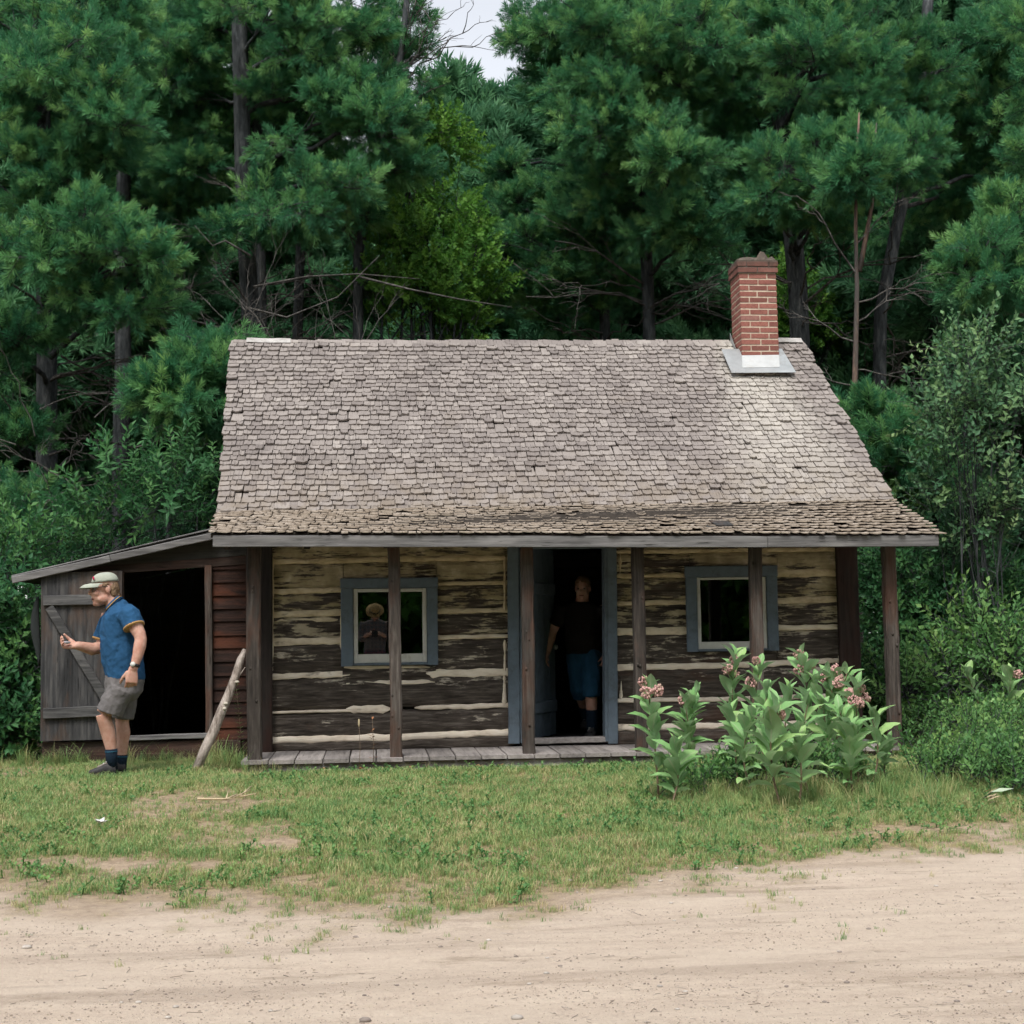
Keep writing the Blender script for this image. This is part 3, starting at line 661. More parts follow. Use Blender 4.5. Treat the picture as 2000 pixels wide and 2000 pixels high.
for k in range(5):
    mb = MB(); a = Vector((hx, 13.31, 0)) + dd*(dw*(k+0.5)/5)
    beam(mb, (a.x, a.y, 0.225), (a.x, a.y, 1.98), dw/5-0.002, 0.035, up=(dd.y, -dd.x, 0), segs=6, jit=0.001, ch=0.003)
    if door_p is None: door_p = part('door', mb, M['blue_paint'])
    else: part('door_board', mb, M['blue_paint'], door_p)
for z in (0.5, 1.6):
    mb = MB(); a = Vector((hx, 13.31, z)) + dd*0.03 + Vector((dd.y, -dd.x, 0))*0.03; beam(mb, a, a+dd*(dw-0.06), 0.025, 0.11, segs=4, jit=0.001)
    part('door_batten', mb, M['blue_paint'], door_p)
mb = MB(); a = Vector((hx, 13.31, 1.05)) + dd*(dw-0.07) + Vector((dd.y, -dd.x, 0))*0.05; ellipsoid(mb, a, 0.025, 0.025, 0.025); part('handle', mb, M['zinc'], door_p)

# --- roof
EL, ER = at(411, 1043, 12.08), at(1837, 1044, 12.08)         # eave line
KL, KR = at(428, 1001, WY-0.02), at(1737, 977, WY-0.10)      # change of pitch
TL, TR = at(453, 669, RID_Y), at(1565, 671, RID_Y)           # ridge
def surf(a, b, c, d, u, v): return a.lerp(b, u).lerp(d.lerp(c, u), v)
NRM_M = ((KR-KL).cross(TL-KL)).normalized(); NRM_P = ((ER-EL).cross(KL-EL)).normalized()
mb = MB(); th = 0.05
def slab(mb, a, b, c, d, nrm, th):
    mb.add([a, b, c, d, a-nrm*th, b-nrm*th, c-nrm*th, d-nrm*th], [(0, 1, 2, 3), (7, 6, 5, 4), (0, 4, 5, 1), (1, 5, 6, 2), (2, 6, 7, 3), (3, 7, 4, 0)])
slab(mb, KL, KR, TR, TL, NRM_M, th); slab(mb, EL+Vector((0, .02, 0)), ER+Vector((0, .02, 0)), KR, KL, NRM_P, th*0.6)
BL, BR = Vector((TL.x+0.06, BACK_Y+0.35, 2.05)), Vector((TR.x+0.06, BACK_Y+0.35, 2.05))
nb_ = ((TR-TL).cross(BR-TR)).normalized(); nb_ = nb_ if nb_.z > 0 else -nb_
slab(mb, TL, TR, BR, BL, nb_, th)
roof = part('roof', mb, M['rafter'])
NVAR = 10; VAR = []
for k in range(NVAR):                              # unit shingle: x across (0..1), y up the slope (0..1), z thickness
    r2 = random.Random(k+50); cols = 4; top = []; bot = []
    notch = [r2.uniform(-0.05, 0.05) for _ in range(cols)]
    curl = r2.uniform(-0.3, 0.9)
    for j in range(2):
        for i in range(cols):
            xx = i/(cols-1); e = (2*xx-1)**2
            yy = notch[i]*0.6 if j == 0 else 1.0
            zt = (1.0 if j == 0 else 0.25) + (curl*e*0.7 + r2.uniform(-.15, .15) if j == 0 else 0)
            top.append((xx, yy, zt)); bot.append((xx, yy, zt-(1.0 if j == 0 else 0.25)))
    vv = top + bot; c = cols; B = 2*c
    ff = [(i, i+1, c+i+1, c+i) for i in range(c-1)] + [(B+c+i, B+c+i+1, B+i+1, B+i) for i in range(c-1)]
    ff += [(B+i, B+i+1, i+1, i) for i in range(c-1)] + [(c+i, c+i+1, B+c+i+1, B+c+i) for i in range(c-1)]
    ff += [(0, c, B+c, B), (B+c-1, B+c+c-1, c+c-1, c-1)]
    VAR.append((vv, ff))
jobs = []                                          # (area on screen, porch?, origin, ex, ey, ez, var, rnd)
def lay(a, b, c, d, nrm, rows, v0, v1, wmin, wmax, length, thick, porch, lift0, chaos):
    for i in range(rows):
        v = lerp(v0, v1, i/rows); u = -0.003+rng.uniform(-0.002, 0.002); W = (b-a).length; dv = (v1-v0)/rows
        ph = rng.uniform(0, 99)
        while u < 1.003:
            w = rng.uniform(wmin, wmax)*(0.6 if rng.random() < 0.12 else 1.0); uu = u + w/W
            if uu > 1.004: uu = 1.004+rng.uniform(0, 0.004)
            if u > 0.992 and uu-u < 0.006: break
            jv = (0.10*nz(u*9, v*14, ph*0) + rng.uniform(-0.11, 0.11)*chaos)*dv + 0.35*dv*nz(u*5, v*4, 3)
            p = surf(a, b, c, d, u+0.0003, v+jv); q = surf(a, b, c, d, uu-0.0004-rng.uniform(0, 0.0006)*chaos, v+jv); t_ = surf(a, b, c, d, (u+uu)/2, v+jv+0.1)
            ex = (q-p); L = ex.length; exn = ex/L; ey = (nrm.cross(exn)).normalized(); ez = exn.cross(ey).normalized()
            rot = rng.gauss(0, 0.012)*chaos; ey2 = (ey*math.cos(rot) - exn*math.sin(rot)); ex2 = (exn*math.cos(rot) + ey*math.sin(rot))
            lift = lift0 + abs(rng.gauss(0, 0.002))*chaos + (0.012*chaos*rng.random() if rng.random() < 0.05 else 0)
            th_ = thick*rng.uniform(0.75, 1.3)
            tl = -lift/length*0.9
            ey3 = (ey2 + nrm*tl).normalized(); ez3 = ex2.cross(ey3).normalized()
            if not (rng.random() < 0.006*chaos):
                dist = (p-Vector((0, 0, CAM_H))).length
                jobs.append((L*(length if porch else 1)*abs(nrm.dot((p-Vector((0, 0, CAM_H))).normalized()))/dist**2 * (0.3 if porch else 1), porch, p+nrm*lift, ex2*L, ey3*length*rng.uniform(0.96, 1.04), ez3*th_, rng.randrange(NVAR), rng.random()))
            u = uu + 0.0005*rng.random()
lay(EL, ER, KR, KL, NRM_P, 13, -0.02, 0.985, 0.06, 0.14, 0.21, 0.010, True, 0.014, 1.7)
lay(KL, KR, TR, TL, NRM_M, 35, 0.005, 0.985, 0.06, 0.13, 0.19, 0.015, False, 0.016, 1.35)
lay(KL, KR, TR, TL, NRM_M, 1, -0.012, 0.02, 0.07, 0.15, 0.20, 0.014, False, 0.018, 1.6)
jobs.sort(key=lambda j: -j[0])
mv = []
for k in range(NVAR):
    me = bpy.data.meshes.new('shingle'); me.from_pydata(VAR[k][0], [], VAR[k][1]); me.materials.append(M['shingle']); me.update(); mv.append(me)
for j in jobs[:300]:
    o = bpy.data.objects.new('shingle', mv[j[6]]); COL.objects.link(o); o.parent = roof
    ex, ey, ez = j[3], j[4], j[5]
    o.matrix_basis = Matrix(((ex.x, ey.x, ez.x, j[2].x), (ex.y, ey.y, ez.y, j[2].y), (ex.z, ey.z, ez.z, j[2].z), (0, 0, 0, 1)))
for porch, nm, mt in ((False, 'shingle_courses', 'shingle_f'), (True, 'eave_shingle_courses', 'porch_f')):
    V_, F_, RN = [], [], []
    for j in jobs[300:]:
        if j[1] != porch: continue
        o0 = len(V_)
        for (a, b2, c) in VAR[j[6]][0]: V_.append(j[2] + j[3]*a + j[4]*b2 + j[5]*c); RN.append(j[7])
        F_ += [tuple(i+o0 for i in f) for f in VAR[j[6]][1]]
    me = bpy.data.meshes.new(nm); me.from_pydata([tuple(v) for v in V_], [], F_)
    at_ = me.attributes.new('rnd', 'FLOAT', 'POINT'); at_.data.foreach_set('value', np.array(RN, dtype=np.float32)); me.update()
    o = obj(nm, me, M[mt], roof); o['kind'] = 'stuff'
# ridge boards, overlapping like scales
x = TL.x+0.02; k = 0
while x < TR.x-0.05:
    w = rng.uniform(0.13, 0.24); t = (x-TL.x)/(TR.x-TL.x); p = TL.lerp(TR, t); q = TL.lerp(TR, min(1.0, (x+w+0.08-TL.x)/(TR.x-TL.x)))
    if not (3.72 < x < 4.15):
        for sgn in (1, -1):
            mb = MB(); dwn = Vector((0, -0.075, -0.062)) if sgn > 0 else Vector((0, 0.075, -0.062)); up = Vector((0, 0, 0.024+0.02*(k % 2)*0.3))
            a, b2 = p+up+Vector((0, 0, 0.010)), q+up-Vector((0, 0, 0.006)); th2 = Vector((0, 0, -0.011))
            if x < TL.x+1.6: dwn = dwn*0.55
            mb.add([a, b2, b2+dwn, a+dwn, a+th2, b2+th2, b2+dwn+th2, a+dwn+th2], [(3, 2, 1, 0), (4, 5, 6, 7), (0, 1, 5, 4), (1, 2, 6, 5), (2, 3, 7, 6), (3, 0, 4, 7)])
            part('ridge_shingle', mb, M['shingle'], roof)
    x += w; k += 1
mb = MB(); a = TL.lerp(TR, 0.025)+Vector((0, -0.028, 0.022)); b2 = TL.lerp(TR, 0.10)+Vector((0, -0.028, 0.016)); beam(mb, a, b2, 0.09, 0.007, up=(0, -0.66, 0.75), segs=7, jit=0.004, ch=0.002); tag(part('ridge_strip', mb, M['pale_strip'], roof), 'pale strip along the ridge')
mb = MB(); a = TR+Vector((-0.36, -0.03, 0.035)); b2 = TR+Vector((0.0, -0.03, 0.03)); beam(mb, a, b2, 0.09, 0.007, up=(0, -0.66, 0.75), segs=5, jit=0.003, ch=0.002); part('ridge_strip', mb, M['pale_strip'], roof)
mb = MB(); a = KL+NRM_P*0.03+Vector((0.02, -0.11, -0.02)); slab(mb, a, a+Vector((0.13, 0, 0)), a+Vector((0.13, 0.14, 0.055)), a+Vector((0, 0.14, 0.055)), NRM_P, 0.012); part('loose_shingle', mb, M['shingle'], roof)
# loose and dark replacement shingles
for (px, py) in ((1383, 1034), (1400, 1030), (1610, 1040)):
    mb = MB(); p = at(px, py, 12.25)+Vector((0, 0, 0.02)); slab(mb, p, p+Vector((0.15, 0.0, 0.0)), p+Vector((0.13, 0.16, 0.05)), p+Vector((-0.03, 0.16, 0.055)), NRM_P, 0.008); part('slipped_shingle', mb, M['grey_vert'], roof)
# fascia and rafters
zl, zr = at(416, 1057, 12.08).z, at(1832, 1056, 12.08).z
fl, fr_ = at(416, 1057, 12.08), at(1400, 1058, 12.08); f2 = at(1832, 1056, 12.08)
mb = MB(); beam(mb, fl, at(1498, 1058, 12.08), 0.03, 0.094, segs=20, jit=0.002, ch=0.003); part('fascia_board', mb, M['grey_wood'], roof)
mb = MB(); beam(mb, at(1499, 1058, 12.08), f2, 0.03, 0.094, segs=10, jit=0.002, ch=0.003); part('fascia_board', mb, M['grey_wood'], roof)
mb = MB(); beam(mb, (-1.2, PY, 2.02), (4.6, PY, 1.99), 0.09, 0.11, segs=10); part('porch_beam', mb, M['dark_board'], roof)
for k in range(10):
    mb = MB(); xx = lerp(-1.2, 4.65, k/9); beam(mb, (xx, 12.12, 1.945), (xx, 13.3, 2.2), 0.05, 0.08, segs=3); part('rafter', mb, M['rafter'], roof)
for (a, b2) in ((KL, TL), (KR, TR)):
    mb = MB(); o_ = Vector((0.012 if a is KL else -0.012, 0.02, -0.055)); beam(mb, a+o_, b2+o_, 0.03, 0.10, segs=8); part('barge_board', mb, M['grey_vert'], roof)

# --- chimney
CY0 = 15.08
b0 = at(1449.5, 697, CY0); b1 = at(1520.5, 696, CY0); t0 = at(1443.5, 533, CY0); t1 = at(1516.5, 532, CY0)
CW = ((b1.x-b0.x)+(t1.x-t0.x))/2; CD = CW*0.98
zb, zt = (b0.z+b1.z)/2, (t0.z+t1.z)/2; lean = (t0.x-b0.x)/(t0.z-b0.z)
mb = MB(); zlow = 3.5
def cxs(z): return b0.x + lean*(z-zb)
mb.add([(cxs(zlow)+.004, CY0+.004, zlow), (cxs(zlow)+CW-.004, CY0+.004, zlow), (cxs(zlow)+CW-.004, CY0+CD-.004, zlow), (cxs(zlow)+.004, CY0+CD-.004, zlow),
        (cxs(zt)+.004, CY0+.004, zt), (cxs(zt)+CW-.004, CY0+.004, zt), (cxs(zt)+CW-.004, CY0+CD-.004, zt), (cxs(zt)+.004, CY0+CD-.004, zt)],
       [(3, 2, 1, 0), (4, 5, 6, 7), (0, 1, 5, 4), (1, 2, 6, 5), (2, 3, 7, 6), (3, 0, 4, 7)])
chim = part('chimney', mb, M['mortar'])
tag(chim, 'red brick chimney with sooty corbelled top')
def brick(x0, x1, y0, y1, z0, z1, drop=0.0):
    mb = MB(); bm_v = []; j = 0.0022
    c = 0.004; r2 = lambda: rng.uniform(-j, j)
    ring = lambda z, i: [(x0+i+r2(), y0+i+r2(), z), (x1-i+r2(), y0+i+r2(), z), (x1-i+r2(), y1-i+r2(), z), (x0+i+r2(), y1-i+r2(), z)]
    rg = [ring(z0, c), ring(z0+c, 0), ring(z1-c, 0), ring(z1, c)]
    v = [p for q in rg for p in q]
    f = [(i*4+k, i*4+(k+1) % 4, i*4+4+(k+1) % 4, i*4+4+k) for i in range(3) for k in range(4)] + [(3, 2, 1, 0), (12, 13, 14, 15)]
    mb.add(v, f); part('brick', mb, M['brick'], chim)
NC = 14; ch_ = (zt-zb)/NC; mj = 0.012; bw = 0.095
def course(z, out, kind):
    X = cxs(z)-out; W = CW+2*out; Y = CY0-out; D = CD+2*out; z0, z1 = z+0.001, z+ch_-mj; g = mj
    if kind == 0:
        s_ = W*rng.uniform(0.47, 0.53)
        for (ya, yb) in ((Y, Y+bw), (Y+D-bw, Y+D)):
            brick(X, X+s_-g/2, ya, yb, z0, z1); brick(X+s_+g/2, X+W, ya, yb, z0, z1)
        m_ = (Y+bw+Y+D-bw)/2
        for xa in (X, X+W-bw): brick(xa, xa+bw, Y+bw+g, m_-g/2+.05, z0, z1); brick(xa, xa+bw, m_+g/2+.05, Y+D-bw-g, z0, z1)
    else:
        for xa in (X, X+W-bw):
            brick(xa, xa+bw, Y, Y+D/2-g/2, z0, z1); brick(xa, xa+bw, Y+D/2+g/2, Y+D, z0, z1)
        for ya in (Y, Y+D-bw): brick(X+bw+g, X+W-bw-g, ya, ya+bw, z0, z1)
for k in range(-6, NC): course(zb+k*ch_, 0.0, k % 2)
course(zb+NC*ch_, 0.016, 0); course(zb+(NC+1)*ch_, 0.020, 1)
mb = MB(); box(mb, cxs(zt)-0.012, cxs(zt)+CW+0.012, CY0-0.012, CY0+CD+0.012, zt-0.004, zt+2*ch_-0.01); part('corbel_mortar', mb, M['old_mortar'], chim)
mb = MB(); zc = zt+2*ch_; n = 11; vs_ = []
for j in range(n):
    for i in range(n):
        xx = cxs(zc)-0.016+(CW+0.032)*i/(n-1); yy = CY0-0.016+(CD+0.032)*j/(n-1); e = min(i, j, n-1-i, n-1-j)
        hgt = 0.012 + (0.045+0.05*nz(xx*11, yy*11, 3)) * (1 if 0 < e < 3 else (0.15 if e == 0 else -0.5)) + (0.06 if (6 <= i <= 7 and j <= 3 and j > 0) else 0)
        vs_.append((xx, yy, zc-0.012+max(-0.1, hgt)))
base = len(vs_); vs_ += [(x_, y_, zc-0.02) for (x_, y_, z_) in vs_[:base]]
fs = [(j*n+i, j*n+i+1, (j+1)*n+i+1, (j+1)*n+i) for j in range(n-1) for i in range(n-1)]
per = [i for i in range(n)] + [j*n+n-1 for j in range(1, n)] + [(n-1)*n+i for i in range(n-2, -1, -1)] + [j*n for j in range(n-2, 0, -1)]
fs += [(per[k2], base+per[k2], base+per[(k2+1) % len(per)], per[(k2+1) % len(per)]) for k2 in range(len(per))]
mb.add(vs_, fs, 0, False); part('mortar_cap', mb, M['old_mortar'], chim)
# flashing: sheet on the slope, apron, side upstand
def slope_at(px, py, off):
    d = ray(px, py); o_ = Vector((0, 0, CAM_H)); t = ((KL+NRM_M*off)-o_).dot(NRM_M)/d.dot(NRM_M); return o_+d*t
mb = MB(); q = [slope_at(a, b_, 0.026) for a, b_ in ((1429, 728), (1555, 727), (1527, 681), (1409, 682))]; slab(mb, *q, NRM_M, 0.004); fl_ = part('flashing', mb, M['zinc'], chim)
mb = MB(); a, b2 = at(1449, 694, CY0-0.015), at(1521.5, 693, CY0-0.015); c, d = slope_at(1523, 717, 0.029), slope_at(1450, 718, 0.029)
mb.add([a, b2, c, d, a+Vector((0, .012, 0)), b2+Vector((0, .012, 0)), c+Vector((0, .012, 0)), d+Vector((0, .012, 0))], [(3, 2, 1, 0), (4, 5, 6, 7), (0, 1, 5, 4), (1, 2, 6, 5), (2, 3, 7, 6), (3, 0, 4, 7)]); part('apron', mb, M['white_metal'], chim)
mb = MB(); xl = cxs(zb)-0.012
sp = lambda Y: KL.z + (Y-KL.y)*(TL.z-KL.z)/(TL.y-KL.y)
mb.add([(xl, CY0-0.02, sp(CY0-0.02)-0.02), (xl, RID_Y, sp(RID_Y)-0.05), (xl-0.006, RID_Y, sp(RID_Y)+0.13), (xl-.004, CY0-0.02, sp(CY0-.02)+0.10)] + [(xl-.004, CY0-0.02, sp(CY0-0.02)-0.02), (xl-.004, RID_Y, sp(RID_Y)-0.05), (xl-0.010, RID_Y, sp(RID_Y)+0.13), (xl-.004, CY0-0.02, sp(CY0-.02)+0.10)],
       [(0, 1, 2, 3), (7, 6, 5, 4), (0, 4, 5, 1), (1, 5, 6, 2), (2, 6, 7, 3), (3, 7, 4, 0)]); part('side_flashing', mb, M['zinc'], chim)

# ------------------------------------------------------------------ lean-to shed
SY = 13.28
shed = thing('lean_to_shed', 'dark lean-to shed of reddish boards with its plank door folded open', 'shed', (-2.2, SY, 0.1))
def sp_(name, mb, mats, parent=None): return mb.build(name, mats, parent or shed)
sx0, sx1 = at(80, 1300, SY).x, -1.07
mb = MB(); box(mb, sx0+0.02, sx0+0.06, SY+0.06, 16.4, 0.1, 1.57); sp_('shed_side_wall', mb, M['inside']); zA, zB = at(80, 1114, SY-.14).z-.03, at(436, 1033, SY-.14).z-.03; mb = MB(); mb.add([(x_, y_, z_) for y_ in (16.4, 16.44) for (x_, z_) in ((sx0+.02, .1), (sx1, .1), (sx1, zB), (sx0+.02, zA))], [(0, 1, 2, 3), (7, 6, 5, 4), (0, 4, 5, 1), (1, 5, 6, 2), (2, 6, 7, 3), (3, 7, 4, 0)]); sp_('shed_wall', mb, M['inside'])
# clapboards between door opening and cabin corner
y = 1085
while y < 1480:
    hh = rng.uniform(23, 28); mb = MB(); p0 = at(414, y+hh/2, SY); p1 = at(484, y+hh/2-1, SY)
    h_ = hh*SY/FPX
    mb.add([(p0.x, SY-0.022, p0.z-h_/2), (p1.x, SY-0.022, p1.z-h_/2), (p1.x, SY-0.004, p1.z+h_/2+0.008), (p0.x, SY-0.004, p0.z+h_/2+0.008)] + [(p0.x, SY+0.01, p0.z-h_/2), (p1.x, SY+0.01, p1.z-h_/2), (p1.x, SY+0.01, p1.z+h_/2+.004), (p0.x, SY+.01, p0.z+h_/2+.004)],
           [(0, 1, 2, 3), (7, 6, 5, 4), (0, 4, 5, 1), (1, 5, 6, 2), (2, 6, 7, 3), (3, 7, 4, 0)])
    sp_('clapboard', mb, M['red_clap']); y += hh
# header boards under the sloping roof: drop towards the low eave
def roofline(px): return interp(px, [(25, 1132), (100, 1112), (250, 1078), (410, 1043), (480, 1030)])
for lay_i, mt in ((0, 'inside'), (1, 'shed_wood')):
    mb = MB(); st = []
    for i in range(13):
        px = lerp(84, 484, i/12); yt_ = roofline(px)+13; yb_ = max(yt_+3, interp(px, [(84, 1124), (236, 1119), (420, 1106), (484, 1101)])); ym = max(yt_+1.5, yb_-17)
        ya, yc_ = (yt_, ym) if lay_i == 0 else (ym+0.3, yb_)
        st.append((at(px, ya, SY-0.035+0.006*lay_i), at(px, yc_, SY-0.035+0.006*lay_i)))
    k = len(st); o3 = Vector((0, 0.025, 0)); vs_ = [p for a, b2 in st for p in (a, b2, b2+o3, a+o3)]
    fs = [(i*4+j, i*4+4+j, i*4+4+(j+1) % 4, i*4+(j+1) % 4) for i in range(k-1) for j in range(4)] + [(0, 1, 2, 3), tuple((k-1)*4+j for j in (3, 2, 1, 0))]
    mb.add(vs_, fs); sp_('header_board', mb, M[mt])
def sboard(xa, ya, xb, yb, w, th, Y, mt, nm, parent=None, up=None):
    mb = MB(); beam(mb, at(xa, ya, Y), at(xb, yb, Y), w, th, up=up or (0, -1, 0), segs=9, jit=0.003, ch=0.005); return sp_(nm, mb, mt, parent)
sboard(407, 1104, 409, 1434, 0.062, 0.05, SY-0.045, M['post_wood'], 'door_post')
sboard(237, 1118, 240, 1440, 0.045, 0.05, SY-0.045, M['post_wood'], 'door_post')
sboard(246, 1442, 412, 1436, 0.045, 0.06, SY-0.07, M['grey_wood'], 'door_sill', up=(0, -1, 0))
sboard(84, 1461, 470, 1457, 0.11, 0.06, SY-0.04, M['shed_wood'], 'base_log')
sboard(84, 1482, 470, 1479, 0.09, 0.07, SY-0.045, M['shed_wood'], 'base_log')
# door, folded flat against the wall: planks, two ledges and a brace
dr = None
for k in range(5):
    xa = 80+31.5*k; mb = MB(); p0 = at(xa+15.7, 1447-k*0.8, SY-0.10); p1 = at(xa+15.7, 1119-k*1.0, SY-0.10); p1.x = lerp(p0.x, p1.x, 0.5)
    beam(mb, p0, p1, 31.2*SY/FPX, 0.028, up=(0, -1, 0), segs=9, jit=0.0025, ch=0.004)
    if dr is None: dr = sp_('door', mb, M['grey_vert']); tag(dr, 'weathered grey plank door folded open')
    else: sp_('door_plank', mb, M['grey_vert'], dr)
sboard(85, 1173, 236, 1170, 0.088, 0.03, SY-0.131, M['ledge'], 'door_ledge', dr)
sboard(85, 1394, 236, 1386, 0.092, 0.035, SY-0.133, M['ledge'], 'door_ledge', dr)
sboard(96, 1186, 213, 1378, 0.075, 0.028, SY-0.13, M['ledge'], 'door_brace', dr)
mb = MB(); tube(mb, [at(98, 1120, SY-0.15), at(98, 1113, SY-0.15)], 0.016, 8); sp_('hinge_pin', mb, M['dark_board'], dr)
# roof of the lean-to
a, b2 = at(22, 1128, SY-0.14), at(436, 1033, SY-0.14); mb = MB()
o3 = Vector((0, 3.4, 0.0)); up3 = Vector((0, 0, 0.028))
mb.add([a, b2, b2+o3, a+o3, a-up3, b2-up3, b2+o3-up3, a+o3-up3], [(0, 1, 2, 3), (7, 6, 5, 4), (0, 4, 5, 1), (1, 5, 6, 2), (2, 6, 7, 3), (3, 7, 4, 0)]); srf = sp_('shed_roof', mb, M['inside'])
mb = MB(); beam(mb, at(24, 1133, SY-0.155), at(215, 1091, SY-0.155), 0.03, 0.062, segs=9, jit=0.003); sp_('verge_board', mb, M['grey_wood'], srf)
mb = MB(); beam(mb, at(216, 1090.5, SY-0.155), at(418, 1046, SY-0.155), 0.03, 0.062, segs=9, jit=0.003); sp_('verge_board', mb, M['grey_wood'], srf)
for k in range(14):
    mb = MB(); y0 = SY-0.13+k*0.245; beam(mb, Vector((a.x, y0+0.12, a.z+0.012)), Vector((b2.x-0.05, y0+0.12, b2.z+0.010)), 0.235, 0.016, up=(0, 0, 1), segs=4, jit=0.003); sp_('roof_board', mb, M['grey_wood'], srf)
# rag hanging on the outer corner
mb = MB(); rows = []
for i in range(10):
    t = i/9; p = at(74-3*math.sin(t*5)-6*t*(1-t)*2, lerp(1165, 1300, t), SY-0.02); w = 0.012+0.028*math.sin(math.pi*min(1, t*1.1))
    rows.append((p, (w, 0, 0), (0, 0.012, 0)))
loft(mb, rows, n=8); tag(mb.build('hanging_cloth', [flat('dark_cloth', (0.025, 0.03, 0.03), 0.9)]), 'dark crumpled cloth hanging off the outer corner of the shed', 'cloth')
# ------------------------------------------------------------------ foliage shapes
def needle_spray(seed, n=84, L=0.105, wd=0.0042, stem=0.20):
    r = random.Random(seed); mb = MB()
    for i in range(n):
        t = r.random(); z = stem*t; ang = r.uniform(0, 2*math.pi); sp = lerp(1.05, 0.35, t**1.5) + r.uniform(-.2, .2)
        d = Vector((math.sin(sp)*math.cos(ang), math.sin(sp)*math.sin(ang), math.cos(sp))); l = L*r.uniform(0.7, 1.15)
        s = d.cross(Vector((r.uniform(-1, 1), r.uniform(-1, 1), r.uniform(-1, 1)))).normalized()*wd*r.uniform(0.7, 1.3)
        b = Vector((0, 0, z)); mid = b + d*l*0.55; tip = b + d*l + Vector((0, 0, -0.006))
        mb.add([b, mid+s, tip, mid-s], [(0, 1, 2, 3)])
    tube(mb, [(0, 0, -0.08), (0, 0, stem*0.8)], [0.004, 0.0025], 3, mi=1, cap=False)
    return mb
SPRAY = [proto('needle_spray%d' % k, needle_spray(k), [M['needle'], M['bark']]) for k in range(5)]
SPRAY_FAR = [proto('needle_spray_far%d' % k, needle_spray(k+20, 70, 0.15, 0.010, 0.26), [M['needle_far'], M['bark']]) for k in range(3)]
def leaf_quad(mb, p, d, up, l, w, mi=0, fold=0.25):
    s = d.cross(up).normalized(); nrm = s.cross(d).normalized()
    a = p; b = p + d*l*0.45 + s*w/2 + nrm*fold*w*0.5; c = p + d*l; e = p + d*l*0.45 - s*w/2 + nrm*fold*w*0.5; mdl = p + d*l*0.5
    mb.add([a, b, c, e, mdl], [(0, 4, 1), (1, 4, 2), (0, 3, 4), (4, 3, 2)], mi)
def leaf_spray(seed, n=14, L=0.085, W=0.042, stem=0.34, droop=0.0, mi2=1):
    r = random.Random(seed); mb = MB(); pts = []
    bend = Vector((r.uniform(-.08, .08), r.uniform(-.08, .08), 0))
    for i in range(n):
        t = (i+0.6)/n; p = Vector((0, 0, stem*t)) + bend*t*t; ang = i*2.4 + r.uniform(-.4, .4); sp = lerp(1.35, 0.6, t)+r.uniform(-.2, .2)
        d = Vector((math.sin(sp)*math.cos(ang), math.sin(sp)*math.sin(ang), math.cos(sp)-droop)).normalized()
        leaf_quad(mb, p, d, Vector((r.uniform(-.4, .4), r.uniform(-.4, .4), 1)), L*r.uniform(0.7, 1.15), W*r.uniform(0.8, 1.1))
    tube(mb, [(0, 0, -0.06), Vector((0, 0, stem*0.6))+bend*0.36, Vector((0, 0, stem))+bend], [0.004, 0.003, 0.0015], 3, mi=mi2, cap=False)
    return mb
def leafset(tagname, mt, **kw): return [proto('%s%d' % (tagname, k), leaf_spray(k+7, **kw), [M[mt], M['bark']]) for k in range(4)]
LEAF = leafset('leaf_spray', 'leaf'); LEAF_B = leafset('bright_spray', 'leaf_bright', n=16, L=0.11, W=0.07, stem=0.4)
LEAF_P = leafset('pale_spray', 'leaf_pale', n=11, L=0.07, W=0.04, stem=0.34); WEED = leafset('weed_spray', 'weed', n=12, L=0.05, W=0.026, stem=0.2)
FERN = leafset('ash_spray', 'leaf', n=20, L=0.12, W=0.04, stem=0.45, droop=0.25)

def lumps(C, rad, nl, ns, lr, up=0.55, flat_=0.6, plate=0.0):
    """sprays gathered in small clumps inside an ellipsoid: positions and directions"""
    C = np.array(C); rad = np.array(rad); P, D = [], []; ph = NP.random()
    for k in range(nl):
        d = NP.normal(size=3); d /= np.linalg.norm(d); rr = NP.random()**0.45
        c = C + d*rad*rr; r = lr*NP.uniform(0.65, 1.3)
        if plate: c[2] = C[2] + (np.round((c[2]-C[2])/plate+ph)-ph)*plate + NP.normal(0, 0.05)
        m_ = int(ns*NP.uniform(0.6, 1.4)); u = NP.normal(size=(m_, 3)); u /= np.linalg.norm(u, axis=1)[:, None]
        q = c + u*(r*NP.random((m_, 1))**0.4)*np.array([1, 1, flat_])
        out = (q-C)/rad*0.8; dd_ = u*0.7 + out*0.6 + np.array([0, 0, up]) + NP.normal(size=(m_, 3))*0.25
        P.append(q); D.append(dd_)
    return np.concatenate(P), np.concatenate(D)
def limb_path(a, b, sag=0.1, n=5, wob=0.06):
    a = Vector(a); b = Vector(b); L = (b-a).length; pts = []
    for i in range(n+1):
        t = i/n; p = a.lerp(b, t) + Vector((0, 0, -sag*L*math.sin(math.pi*t)))
        if 0 < i < n: p += Vector((rng.uniform(-1, 1), rng.uniform(-1, 1), rng.uniform(-1, 1)))*wob*L*0.4
        pts.append(p)
    return pts
